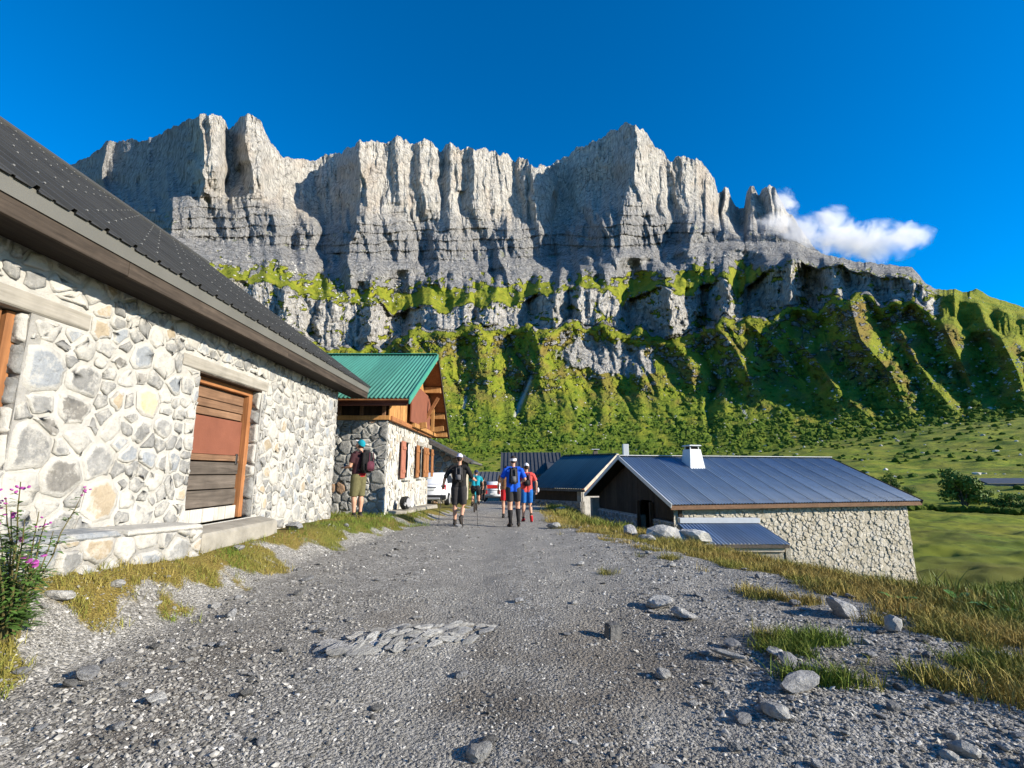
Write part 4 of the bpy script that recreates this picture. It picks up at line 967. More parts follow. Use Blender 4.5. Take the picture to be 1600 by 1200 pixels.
for k, (a, b_, c, d) in enumerate(WNS):
    wnd = sub_root('window', ch); ym = (a + b_) / 2
    MB().box((FX - .16, ym, (c + d) / 2), (.02, b_ - a, d - c)).build('pane', GLASS, wnd)
    fr_ = MB(); fr_.box((FX - .13, a + .03, (c + d) / 2), (.06, .06, d - c)); fr_.box((FX - .13, b_ - .03, (c + d) / 2), (.06, .06, d - c)); fr_.box((FX - .13, ym, d - .03), (.058, b_ - a - .12, .06)); fr_.box((FX - .13, ym, c + .03), (.058, b_ - a - .12, .06)); fr_.box((FX - .135, ym, (c + d) / 2), (.05, .05, d - c - .12))
    fr_.build('frame', WD_PALE, wnd)
    MB().box((FX + .03, ym, c - .05), (.16, b_ - a + .16, .07)).build('sill', SM_PALE, wnd, bev=.01)
    MB().box((FX - .0, ym, d + .09), (.10, b_ - a + .3, .16)).build('lintel', WD_LINTEL, wnd, bev=.01)
    sw = .52 if k == 0 else .45
    for side in (-1, 1):
        if k == 0 and side == 1: continue
        yc = (a - sw / 2 - .02) if side < 0 else (b_ + sw / 2 + .02)
        sh = MB().box((FX + .065, yc, (c + d) / 2), (.04, sw, d - c + .02)).build('shutter', SHUTTER if k == 0 else WD_ORANGE, wnd, bev=.005)
        for zz_ in (c + .2, d - .2): MB().box((FX + .098, yc, zz_), (.025, sw - .06, .09)).build('batten', SHUTTER if k == 0 else WD_ORANGE, sh)
# timber storey
FEY, FEZ, RDY, RDZ, BEY, BEZ, VXc = 12.62, 3.22, 17.25, 5.50, 20.95, 2.80, -2.72
def rz_at(y): return FEZ + (RDZ - FEZ) * (y - FEY) / (RDY - FEY) if y < RDY else RDZ + (BEZ - RDZ) * (y - RDY) / (BEY - RDY)
UX = FX + .05
planks(ch, 'board', WD_LARCH, (UX - .04, CY0, 0), (0, 1, 0), CY1 - CY0, .17, lambda s_: ST + .02, lambda s_: rz_at(CY0 + s_) - .16, .03, (1, 0, 0))
planks(ch, 'board', WD_DARK, (-8.6, CY0 + .12, 0), (1, 0, 0), 8.6 + FX, .18, lambda s_: ST + .02, lambda s_: rz_at(CY0) - .1, .03, (0, -1, 0))
def cpart(name, mat, a, b_, w_, h_, bev=.006): return wput(MB().beam(a, b_, w_, h_).build(name, mat, ch, bev=bev), ch)
for k in range(8): cpart('post', WD_LARCH if k > 4 else WD_BROWN_Y, (-3.55 - k * .62, CY0 + .02, ST), (-3.55 - k * .62, CY0 + .02, 3.45), .09, .09)
cpart('sill_beam', WD_LARCH, (-9, CY0 + .0, ST + .06), (FX + .06, CY0 + .0, ST + .06), .16, .12)
cpart('sill_beam', WD_ORANGE_Y, (FX + .07, CY0, ST + .05), (FX + .07, CY1, ST + .05), .10, .13)
cpart('eave_beam', WD_RED, (-11, FEY + .14, FEZ - .10), (VXc - .05, FEY + .14, FEZ - .10), .07, .17)
cpart('gutter_board', WD_RED, (-11, FEY + .06, FEZ - .045), (VXc - .01, FEY + .06, FEZ - .045), .03, .09)
cpart('purlin', WD_ORANGE_Y, (-9, RDY, RDZ - .22), (VXc - .02, RDY, RDZ - .22), .17, .22)
for y in (13.6, 15.4): cpart('purlin', WD_LARCH, (-9, y, rz_at(y) - .18), (VXc - .02, y, rz_at(y) - .18), .15, .18)
for y in (18.5, 19.7, 20.6): cpart('purlin', WD_LARCH, (-9, y, rz_at(y) - .18), (VXc - .02, y, rz_at(y) - .18), .17, .22)
# hatch panel and little balcony under the gable
a, b_ = PX(640, 607, FX + .1), PX(668, 663, FX + .1); y0_, y1_ = float(a[1]), float(b_[1])
wput(MB().box((FX + .17, (y0_ + y1_) / 2, 3.55), (.05, y1_ - y0_, 1.30)).build('hatch', PANEL_RUST, ch, bev=.005), ch)
cpart('balcony_beam', WD_LARCH, (FX + .12, y0_ + .5, 2.84), (FX + .12, y1_ + 1.6, 2.84), .22, .14)
cpart('balcony_post', WD_LARCH, (FX + .26, y1_ + .25, 2.9), (FX + .26, y1_ + .25, 4.2), .10, .12)
cpart('brace', WD_ORANGE_Y, (FX + .1, 18.4, 3.2), (VXc - .1, 18.4, 4.1), .10, .12)
cpart('bracket', WD_LARCH, (FX, 19.7, 2.95), (VXc - .05, 19.7, 3.05), .16, .2)
cpart('bracket', WD_LARCH, (FX, 16.9, 2.86), (VXc - .25, 16.9, 2.92), .16, .2)
# roof
cr_ = sub_root('roof', ch)
uf = Vector((0, RDY - FEY, RDZ - FEZ)); ub = Vector((0, RDY - BEY, RDZ - BEZ))
roof_plane(cr_, (-11, FEY, FEZ), (VXc, FEY, FEZ), uf, GREEN, .92, .115, .016)
roof_plane(cr_, (-11, BEY, BEZ), (VXc, BEY, BEZ), ub, GREEN, .92, .115, .016)
for (p, q_) in (((FEY, FEZ), (RDY, RDZ)), ((BEY, BEZ), (RDY, RDZ))):
    MB().prism([(VXc + .015, p[0], p[1] + .035), (VXc + .015, p[0], p[1] - .16), (VXc + .015, q_[0], q_[1] - .16), (VXc + .015, q_[0], q_[1] + .035)], (.03, 0, 0)).build('verge_trim', GREEN_TRIM if p[0] < RDY else WD_DARK, cr_)
    MB().prism([(VXc, p[0], p[1] - .03), (VXc, p[0], p[1] - .06), (VXc, q_[0], q_[1] - .06), (VXc, q_[0], q_[1] - .03)], (-8.2, 0, 0)).build('soffit', WD_ORANGE, cr_)
MB().box((-6.86, RDY, RDZ + .02), (8.3, .3, .03)).build('ridge_cap', GREEN_TRIM, cr_, bev=.01)
# concrete sill along the facade foot, odds and ends lying there
wput(MB().hexa([(FX - .1, CY0 + .2, -.3), (FX + .55, CY0 + .5, -.3), (FX + .5, CY1, -.6), (FX - .1, CY1, -.6)], [(FX - .1, CY0 + .2, cz(14) + .10), (FX + .45, CY0 + .6, cz(14) + .07), (FX + .4, CY1, cz(20) + .12), (FX - .1, CY1, cz(20) + .14)]).build('footing', CONCRETE, ch, bev=.02), ch)
# ------------------------------------------------------------------ low barn with the blue-grey corrugated roof
BLUE_ROOF = roof_mat('blue_grey_corrugated_iron', (.105, .16, .25), .44, .55, .14)
TEAL_ROOF = roof_mat('dark_teal_roof', (.03, .085, .115), .5, .4)
WHITE_TRIM = simple('pale_metal_trim', (.55, .56, .56), .45, .5, .06)
BARGE = simple('pale_barge_board', (.42, .36, .28), .7, .3, .2, 4)
RUBST = stone_mat('rubble_stone', (.27, .24, .185), (.43, .39, .31), .7, 7)
A = Vector((5.72, 17.95, .16)); th = math.radians(13.0)
ex = Vector((math.cos(th), math.sin(th), 0)); ey = Vector((-math.sin(th), math.cos(th), 0)); Z = Vector((0, 0, 1))
LEN, HW, RISE = 11.45, 4.25, 1.86
lb = empty('corrugated_roof_barn', A + ex * 5 + ey * 4 - Z * 2.6); tag(lb, 'low rough rendered stone barn with a blue-grey corrugated iron roof below the track', 'barn')
lr = sub_root('roof', lb)
roof_plane(lr, A, A + ex * LEN, ey * HW + Z * RISE, BLUE_ROOF, .87, .124, .020, rows=1, seg=6)
roof_plane(lr, A + ey * 2 * HW, A + ey * 2 * HW + ex * LEN, -ey * HW + Z * RISE, BLUE_ROOF, .87, .095, .014, seg=4)
MB().beam(A + ey * HW + Z * (RISE + .03), A + ey * HW + ex * LEN + Z * (RISE + .03), .34, .03).build('ridge_cap', WHITE_TRIM, lr, bev=.006)
for e_ in (0, LEN - .0):
    for sgn in (0, 1):
        p = A + ex * e_ + ey * (0 if sgn == 0 else 2 * HW); q_ = A + ex * e_ + ey * HW + Z * RISE
        MB().beam(p + Z * .0 - Z * .05, q_ - Z * .05, .03, .16).build('verge_trim', WHITE_TRIM if e_ == 0 else WD_DARK, lr)
MB().beam(A + ey * .06 - Z * .12, A + ey * .06 + ex * LEN - Z * .12, .05, .15).build('fascia_board', WD_BROWN_Y, lr, bev=.005)
MB().prism([A + ey * .1 - Z * .05, A + ey * .1 - Z * .09, A + ey * HW + Z * (RISE - .09), A + ey * HW + Z * (RISE - .05)], ex * LEN).build('roof_boarding', WD_DARK, lr)
MB().prism([A + ey * (2 * HW - .1) - Z * .05, A + ey * (2 * HW - .1) - Z * .09, A + ey * HW + Z * (RISE - .09), A + ey * HW + Z * (RISE - .05)], ex * LEN).build('roof_boarding', WD_DARK, lr)
LAP = simple('pale_sheet_lap', (.15, .195, .26), .4, .5, .15, 3)
upb = (ey * HW + Z * RISE); upn_ = upb.normalized(); nrm_ = ex.cross(upn_)
scw = MB()
for k in range(1, 13):
    p = A + ex * (k * LEN / 13) + nrm_ * .024; MB().beam(p + upn_ * .02, p + upb - upn_ * .1, .022, .008, nrm_).build('sheet_lap', LAP, lr)
for k in range(52):
    for j in range(5): scw.box(A + ex * ((k + .5) * LEN / 52) + upn_ * (.25 + j * 1.05) + nrm_ * .024, (.03, .03, .02))
o = scw.build('screws', SCREW, lr); o['kind'] = 'stuff'
for o in list(lr.children):
    if o.name.startswith(('sheet_lap', 'screws')): pass
# chimney
q_ = A + ex * 3.15 + ey * 3.35 + Z * (RISE * 3.35 / HW)
chm = sub_root('chimney', lb)
def fr_box(mb, c, wx0, wy0, wx1, wy1, z0, z1):
    f = lambda sx_, sy_, z, wx, wy: c + ex * (sx_ * wx / 2) + ey * (sy_ * wy / 2) + Z * z
    mb.hexa([f(-1, -1, z0, wx0, wy0), f(1, -1, z0, wx0, wy0), f(1, 1, z0, wx0, wy0), f(-1, 1, z0, wx0, wy0)], [f(-1, -1, z1, wx1, wy1), f(1, -1, z1, wx1, wy1), f(1, 1, z1, wx1, wy1), f(-1, 1, z1, wx1, wy1)]); return mb
fr_box(MB(), q_, .78, .8, .54, .55, -.35, .68).build('stack', WHITE_TRIM, chm, bev=.01)
fr_box(MB(), q_, .34, .36, .34, .36, .68, .80).build('neck', INT, chm)
for sx_ in (-1, 1):
    for sy_ in (-1, 1): fr_box(MB(), q_ + ex * .2 * sx_ + ey * .2 * sy_, .04, .04, .04, .04, .66, .82).build('cap_leg', WHITE_TRIM, chm)
fr_box(MB(), q_, .62, .64, .56, .58, .82, .87).build('cap', WHITE_TRIM, chm, bev=.01)
# front wall: rubble render with many small stones
W0 = A + ex * .28 + ey * .34; WLN = LEN - .28 - .42
tw = lambda u_, v_, h_: tuple((W0 + ex * u_ - ey * h_).xy) + (v_ - 3.4,)
relief_wall('front_wall', RUBBLE, lb, tw, lines(0, WLN, .10), lines(0, 3.4, .10), None, .02, 3.4, 50)
r5 = np.random.RandomState(41)
sds = poisson(r5, WLN, 3.4, .05, .13, tries=9000)
stone_field(lb, tw, WLN, 3.36, sds, r5, lambda r: .003 + .012 * r.random(), lambda r: -.026 + .05 * r.random(), lambda r: RUBST, None, False, RUBST)
def wallq(name, mat, p, q2, z0, z1, th_=.3, nrm=None):
    d = (q2 - p).normalized(); nrm = nrm or Vector((-d.y, d.x, 0))
    pts = [p, q2, q2 + nrm * th_, p + nrm * th_]
    return wput(MB().hexa([(*v.xy, z0) for v in pts], [(*v.xy, z1) for v in pts]).build(name, mat, lb), lb)
RW = W0 + ex * WLN
wallq('side_wall', RUBBLE, RW - ex * .02 + ey * .06, RW - ex * .02 + ey * (2 * HW - .7), -3.6, .02)
wput(MB().prism([(*(RW - ex * .05 + ey * .1).xy, .02), (*(RW - ex * .05 + ey * (2 * HW - .7)).xy, .02), (*(RW - ex * .05 + ey * (HW - .34)).xy, RISE - .05)], -ex * .05).build('gable_boards', WD_DARK, lb), lb)
wallq('rear_wall', RUBBLE, W0 + ey * (2 * HW - .75), RW + ey * (2 * HW - .75), -3.6, .0)
# the dark gable towards the track: stone base with a doorway, old boards above
G0 = W0 + ex * .3
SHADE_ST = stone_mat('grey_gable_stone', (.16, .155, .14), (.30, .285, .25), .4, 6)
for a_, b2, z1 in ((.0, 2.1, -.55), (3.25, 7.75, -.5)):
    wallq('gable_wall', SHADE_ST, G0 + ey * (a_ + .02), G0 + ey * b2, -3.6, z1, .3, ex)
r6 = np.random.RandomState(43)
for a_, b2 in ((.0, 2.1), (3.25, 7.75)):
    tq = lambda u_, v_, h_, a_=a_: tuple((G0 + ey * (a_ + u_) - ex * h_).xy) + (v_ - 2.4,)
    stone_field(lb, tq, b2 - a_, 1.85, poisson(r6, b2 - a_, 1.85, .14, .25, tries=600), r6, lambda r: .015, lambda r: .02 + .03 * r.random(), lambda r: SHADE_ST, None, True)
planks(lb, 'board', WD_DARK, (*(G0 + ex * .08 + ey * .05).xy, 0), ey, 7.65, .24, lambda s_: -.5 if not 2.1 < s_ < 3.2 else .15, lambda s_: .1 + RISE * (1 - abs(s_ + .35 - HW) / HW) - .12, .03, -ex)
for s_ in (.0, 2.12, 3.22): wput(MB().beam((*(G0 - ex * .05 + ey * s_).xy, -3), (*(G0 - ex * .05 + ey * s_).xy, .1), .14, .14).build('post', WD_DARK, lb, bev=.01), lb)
wput(MB().box((*(G0 + ex * .6 + ey * 2.65).xy, -1.4), (.05, 1.2, 3), th).build('doorway_dark', INT, lb), lb)  # dark sheet set inside the doorway, standing in for its unlit depth

# ------------------------------------------------------------------ barn behind it with the teal roof, turned to the track
A2 = Vector((4.05, 28.0, .38)); h_ = .7071
e2 = Vector((-h_, h_, 0)); g2_ = Vector((h_, h_, 0))
tb = empty('teal_roof_barn', A2 + e2 * 2 + g2_ * 3 - Z * 2.4); tag(tb, 'dark teal roofed barn standing behind the blue-grey roofed barn', 'barn')
tr = sub_root('roof', tb); L2, HW2, R2_ = 4.3, 3.5, 2.05
roof_plane(tr, A2, A2 + e2 * L2, g2_ * HW2 + Z * R2_, TEAL_ROOF, .9, .18, .02)
roof_plane(tr, A2 + g2_ * 2 * HW2, A2 + g2_ * 2 * HW2 + e2 * L2, -g2_ * HW2 + Z * R2_, TEAL_ROOF, .9, .18, .02)
for p in (A2, A2 + g2_ * 2 * HW2): MB().beam(p - Z * .06 - e2 * .03, A2 + g2_ * HW2 + Z * (R2_ - .06) - e2 * .03, .04, .17).build('barge_board', BARGE, tr)
MB().beam(A2 + g2_ * HW2 + Z * (R2_ + .02), A2 + g2_ * HW2 + e2 * L2 + Z * (R2_ + .02), .3, .03).build('ridge_cap', TEAL_ROOF, tr)
MB().beam(A2 + g2_ * .06 - Z * .1, A2 + g2_ * .06 + e2 * L2 - Z * .1, .05, .12).build('fascia_board', WD_GREY_Y, tr)
def wallp(root, name, mat, p, q2, z0, z1, th_=.3):
    d = (q2 - p).normalized(); n_ = Vector((-d.y, d.x, 0)); pts = [p, q2, q2 + n_ * th_, p + n_ * th_]
    return wput(MB().hexa([(*v.xy, z0) for v in pts], [(*v.xy, z1) for v in pts]).build(name, mat, root), root)
B0 = A2 + g2_ * .4 + e2 * .5; B1 = A2 + g2_ * (2 * HW2 - .4) + e2 * .5
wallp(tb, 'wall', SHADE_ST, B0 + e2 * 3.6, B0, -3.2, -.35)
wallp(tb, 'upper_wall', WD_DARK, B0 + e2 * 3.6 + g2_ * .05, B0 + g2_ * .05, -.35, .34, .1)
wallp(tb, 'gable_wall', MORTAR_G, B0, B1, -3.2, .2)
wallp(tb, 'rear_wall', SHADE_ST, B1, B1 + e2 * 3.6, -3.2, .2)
planks(tb, 'board', WD_ORANGE, (*(B0 - e2 * .03).xy, 0), g2_, 2 * HW2 - .8, .22, lambda s_: .2, lambda s_: .42 + R2_ * (1 - abs(s_ + .4 - HW2) / HW2) - .16, .03, -e2)
r7 = np.random.RandomState(45)
tq2 = lambda u_, v_, hh_: tuple((B0 + e2 * (3.6 - u_) - g2_ * hh_).xy) + (v_ - 2.2,)
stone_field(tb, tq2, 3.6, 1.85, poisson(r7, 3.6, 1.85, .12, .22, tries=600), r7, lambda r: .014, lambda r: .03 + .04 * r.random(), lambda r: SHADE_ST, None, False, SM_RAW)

# ------------------------------------------------------------------ lean-to cellar roof in the bank
P_tl, P_tr, P_bl, P_br = PY(1066, 816, 14.6), PY(1180, 818, 14.6), PY(1092, 848, 12.9), PY(1234, 852, 12.9)
zt_ = (P_tl[2] + P_tr[2]) / 2; zb_ = (P_bl[2] + P_br[2]) / 2
cl = empty('cellar_lean_to', ((P_bl[0] + P_br[0]) / 2, 13.6, zb_ - .6)); tag(cl, 'low lean-to cellar with a sloping corrugated roof in front of the barn wall', 'shed')
ca, cb = Vector((P_bl[0], 12.9, zb_)), Vector((P_br[0], 12.9, zb_)); upv = Vector((P_tl[0] - P_bl[0], 1.7, zt_ - zb_)) * 1.0
upv = Vector(((P_tl[0] + P_tr[0] - P_bl[0] - P_br[0]) / 2, 1.7, zt_ - zb_))
roof_plane(cl, ca, cb, upv, BLUE_ROOF, .85, .10, .012)
def clp(name, mat, a_, b2, w_, h2): return wput(MB().beam(a_, b2, w_, h2).build(name, mat, cl, bev=.005), cl)
clp('flashing', WHITE_TRIM, ca + upv + Z * .07, cb + upv + Z * .07, .22, .14)
clp('edge_beam', WD_GREY_Y, ca - Z * .06 + Vector((0, .03, 0)), cb - Z * .06 + Vector((0, .03, 0)), .05, .09)
clp('edge_board', BARGE, ca - Z * .16 + Vector((.1, .1, 0)), cb - Z * .16 + Vector((-.1, .1, 0)), .06, .10)
for pa, pb in ((ca, ca + upv), (cb, cb + upv)):
    wput(MB().hexa([(pa.x - .06, pa.y + .1, -2.8), (pa.x + .06, pa.y + .1, -2.8), (pb.x + .06, pb.y, -2.8), (pb.x - .06, pb.y, -2.8)], [(pa.x - .06, pa.y + .1, pa.z - .06), (pa.x + .06, pa.y + .1, pa.z - .06), (pb.x + .06, pb.y, pb.z - .06), (pb.x - .06, pb.y, pb.z - .06)]).build('side_wall', RUBBLE, cl), cl)
wput(MB().box(((ca.x + cb.x) / 2, 13.12, zb_ - 1.2), (cb.x - ca.x - .2, .2, 1.95)).build('front_wall', RUBBLE, cl), cl)

# ------------------------------------------------------------------ farther buildings
CHAR2 = roof_mat('charcoal_seam_roof', (.055, .057, .062), .5, .4)
def far_house(name, label, px0, px1, pr, pe, pb, Y, depth, roofm, wallm, seams=0, over=.3, wallz=None):
    """eave line facing the viewer: ridge row pr, eave row pe (photo), right/left ends px0..px1 at the eave"""
    a_, b2 = PY(px0, pe, Y), PY(px1, pe, Y); ze = float(a_[2]); yr_ = Y + depth / 2; zr_ = float(PY(800, pr, yr_)[2]); zb2 = float(PY(800, pb, Y + over)[2])
    rt = empty(name, ((a_[0] + b2[0]) / 2, yr_, zb2)); tag(rt, label, 'house'); rr2 = sub_root('roof', rt)
    aE, bE = Vector((a_[0], Y, ze)), Vector((b2[0], Y, ze)); up_ = Vector((0, depth / 2, zr_ - ze)); upb = Vector((0, -depth / 2, zr_ - ze))
    for (p, q3, u3) in ((aE, bE, up_), (aE + Vector((0, depth, 0)), bE + Vector((0, depth, 0)), upb)):
        wput(MB().prism([p, p - Z * .1, p + u3 - Z * .1, p + u3], (q3 - p)).build('roof_slope', roofm, rr2), rr2)
        for k in range(seams + 1 if seams else 0):
            s_ = p + (q3 - p) * (k / seams); wput(MB().beam(s_ + Z * .03, s_ + u3 + Z * .03, .05, .08).build('seam', roofm, rr2), rr2)
    x0, x1 = a_[0] + over, b2[0] - over
    for y in (Y + over, Y + depth - over): wput(MB().box(((x0 + x1) / 2, y + .1, (ze + zb2) / 2 - .3), (x1 - x0, .2, ze - zb2 + .6)).build('wall', wallm, rt), rt)
    for x in (x0, x1): wput(MB().prism([(x, Y + over, zb2 - .6), (x, Y + depth - over, zb2 - .6), (x, Y + depth - over, ze), (x, yr_, zr_ - .15), (x, Y + over, ze)], (.18 if x == x0 else -.18, 0, 0)).build('gable_wall', wallm, rt), rt)
    return rt
fh = far_house('dark_roof_house', 'far house with a steep charcoal standing seam roof and grey wall', 782, 881, 707, 741, 776, 44, 6.5, CHAR2, simple('grey_boarding', (.13, .13, .125), .8, .2, .2), 16)
wput(MB().box((float(PY(783, 760, 44)[0]) + 2.0, 44.28, -1.0), (1.0, .06, 1.9)).build('door', WD_DARK, fh), fh)
for x_ in (2.9, 3.9): wput(MB().box((x_, 44.27, -.55), (.6, .05, .7)).build('window', GLASS, fh), fh)
fs = far_house('grey_roof_shed', 'low far shed with a flat-looking dark grey roof at the end of the track', 737, 790, 737, 754, 782, 52, 7, roof_mat('slate_grey_roof', (.09, .092, .098)), simple('pale_far_wall', (.38, .36, .32), .85, .2, .2), 8)
wput(MB().box((float(PY(752, 765, 52)[0]), 52.27, -1.3), (.9, .05, 1.5)).build('door', WD_DARK, fs), fs)
# stone house behind the chalet, gable to the viewer
sh_ = empty('stone_gable_house', (-6.6, 31, -.5)); tag(sh_, 'rubble stone house with a dark overhanging roof just behind the chalet', 'house')
pR, pL = PY(737, 721, 27.4), PY(672, 688, 27.4); sl_ = (pL[2] - pR[2]) / (pL[0] - pR[0]); xr0 = float(pR[0]); zr0 = float(pR[2]); xrid = xr0 - 6.2
zrd = zr0 + sl_ * -6.2; shr = sub_root('roof', sh_)
wput(MB().prism([(xr0, 27.4, zr0), (xr0, 27.4, zr0 - .14), (xrid, 27.4, zrd - .14), (xrid, 27.4, zrd)], (0, 8, 0)).build('roof_slope', CHAR2, shr), shr)
wput(MB().prism([(xrid - 6.2, 27.4, zr0), (xrid - 6.2, 27.4, zr0 - .14), (xrid, 27.4, zrd - .14), (xrid, 27.4, zrd)], (0, 8, 0)).build('roof_slope', CHAR2, shr), shr)
wput(MB().beam((xr0 + .03, 27.38, zr0 - .09), (xrid, 27.38, zrd - .09), .05, .2).build('barge_board', WD_GREY_Y, shr), shr)
wput(MB().tube([(xr0 + .05, 27.3, zr0 - .06), (xr0 + .05, 35.4, zr0 - .06)], .07, 8).build('gutter', DRIP, shr), shr)
xw = xr0 - .85
wput(MB().prism([(xw, 28.5, -1.2), (xw - 10.7, 28.5, -1.2), (xw - 10.7, 28.5, zr0 + .2), (xrid, 28.5, zrd - .2), (xw, 28.5, zr0 + .25)], (0, 6.6, 0)).build('wall', RUBBLE, sh_), sh_)
r8 = np.random.RandomState(51)
th3 = lambda u_, v_, hh_: (xw - 3.6 + u_, 28.5 - hh_, v_ - .9)
stone_field(sh_, th3, 3.6, 3.9, poisson(r8, 3.6, 3.9, .11, .2, tries=1500), r8, lambda r: .02, lambda r: .03 + .05 * r.random(), lambda r: [SM_RAW2, SM_TAN, SM_BROWN, SM_RAW][r.randint(4)], lambda u_, v_: v_ - .9 > zr0 - .1 + sl_ * (u_ - 3.6 - .85), True)
# small hut at the right edge of the meadow
pa, pb = PY(1545, 768, 110), PY(1625, 768, 110)
hut = empty('meadow_hut', ((pa[0] + pb[0]) / 2, 113, pa[2])); tag(hut, 'small far hut with a dark low roof alone in the meadow', 'hut')
hx0, hx1, hz0, hz1, hz2 = float(pa[0]), float(pb[0]), float(pa[2]) - 1, float(PY(1570, 755, 110)[2]), float(PY(1570, 747, 112)[2])
wput(MB().box(((hx0 + hx1) / 2, 113, (hz0 + hz1) / 2), (hx1 - hx0 - .6, 5, hz1 - hz0)).build('wall', simple('shaded_boards', (.11, .14, .17), .8, .2, .2, 1), hut), hut)  # the wall's blue-grey shade is put into its base colour
for k in range(6): wput(MB().box((hx0 + .8 + k * 1.9, 110.47, (hz0 + hz1) / 2 + .4), (1.0, .06, 1.0)).build('window', GLASS, hut), hut)
hr = sub_root('roof', hut)
for s_ in (-1, 1): wput(MB().prism([(hx0, 113 + 3 * s_, hz1), (hx0, 113 + 3 * s_, hz1 - .12), (hx0 + 0, 113, hz2 - .12), (hx0 + 0, 113, hz2)], (hx1 - hx0, 0, 0)).build('roof_slope', CHAR2, hr), hr)
# chimneys and pipes that rise behind the teal roof stand on their own houses: a further low roof line
bk = far_house('hidden_roof_house', 'house behind the teal roofed barn of which little but the white chimneys shows', 858, 965, 722, 740, 775, 42, 7, CHAR2, RUBBLE, 0)
for (px_, p0_, p1_, w_, m_) in ((885, 713, 725, .42, CONCRETE), (930, 705, 722, .40, WD_GREY_Y), (977, 694, 722, .50, WHITE_TRIM)):
    t_, b2 = PY(px_, p0_, 45), PY(px_, p1_ + 14, 45)
    cn = sub_root('chimney', bk)
    wput(MB().box((t_[0], 45, (t_[2] + b2[2]) / 2), (w_, .45, t_[2] - b2[2])).build('stack', m_, cn, bev=.02), cn)
    if px_ == 930: wput(MB().box((t_[0], 45, t_[2] + .16), (.7, .6, .06)).build('cap', WHITE_TRIM, cn), cn); wput(MB().box((t_[0], 45, t_[2] + .06), (.25, .25, .16)).build('neck', INT, cn), cn)
# ------------------------------------------------------------------ loose stones
def rock_mesh(name, seed, flat=.6, sub=2, ang=.28):
    r_ = np.random.RandomState(seed); bm_ = bmesh.new(); bmesh.ops.create_icosphere(bm_, subdivisions=sub, radius=1)
    V_ = np.array([v.co[:] for v in bm_.verts])
    for k in range(9):                                     # break planes: angular faces
        n_ = r_.normal(0, 1, 3); n_ /= np.linalg.norm(n_); d_ = .55 + .3 * r_.rand(); q = V_ @ n_ - d_
        V_ = V_ - np.maximum(q, 0)[:, None] * n_
    V_ += r_.normal(0, .035, V_.shape); V_[:, 2] *= flat; V_[:, 1] *= .75 + .2 * r_.rand()
    for v, c in zip(bm_.verts, V_): v.co = c
    me_ = bpy.data.meshes.new(name); bm_.to_mesh(me_); bm_.free(); return me_
def rock_mat(name, lo, hi):
    m, nt, b = newmat(name, .85, .25); oi = nt.nodes.new('ShaderNodeObjectInfo'); co = coords(nt)
    n = noise(nt, co, 1.6, 6, .7); c = ramp(nt, n, [(.3, lo), (.7, hi)])
    c = mixc(nt, 1.0, c, ramp(nt, oi.outputs['Random'], [(0, .7), (1, 1.25)]), 'MULTIPLY')
    L(nt, c, b.inputs['Base Color']); bump(nt, b, n, .8, .12); return m
RK_GREY = rock_mat('grey_limestone', (.17, .17, .175), (.38, .38, .38)); RK_PALE = rock_mat('pale_limestone', (.25, .245, .235), (.52, .51, .48)); RK_DARK = rock_mat('dark_limestone', (.07, .07, .07), (.2, .195, .185))
RM = [rock_mesh('rock', 300 + k, (.5, .62, .4, .75, .55, .45, .68, .5)[k], 3 if k < 3 else 2) for k in range(8)]
RMat = [[m_.copy() for m_ in RM] for _ in range(3)]
for ms, mat in zip(RMat, (RK_GREY, RK_PALE, RK_DARK)):
    for m_ in ms: m_.materials.append(mat)
rr = np.random.RandomState(5)
def put_rock(x, y, s, kind, label, group, k=None, sink=.25, rot=None):
    me_ = RMat[kind][rr.randint(8) if k is None else k]; o = link('rock', me_); z = gz(x, y)
    o.location = (x, y, z + s * (.5 - sink)); o.scale = (s * (.8 + .5 * rr.rand()), s * (.8 + .4 * rr.rand()), s * (.7 + .4 * rr.rand()))
    o.rotation_euler = (rr.normal() * .15, rr.normal() * .15, rr.rand() * 6.28) if rot is None else rot
    return tag(o, label, 'rock', group)
def gpx(px, py):                        # where a photo pixel meets the ground (by marching)
    d = pdir(px, py); ts = np.linspace(1.4, 60, 3000); P_ = CAM + d[None] * ts[:, None]
    h_ = P_[:, 2] - ground_z(P_[:, 0], P_[:, 1]); i = np.argmax(h_ < 0); return P_[i]
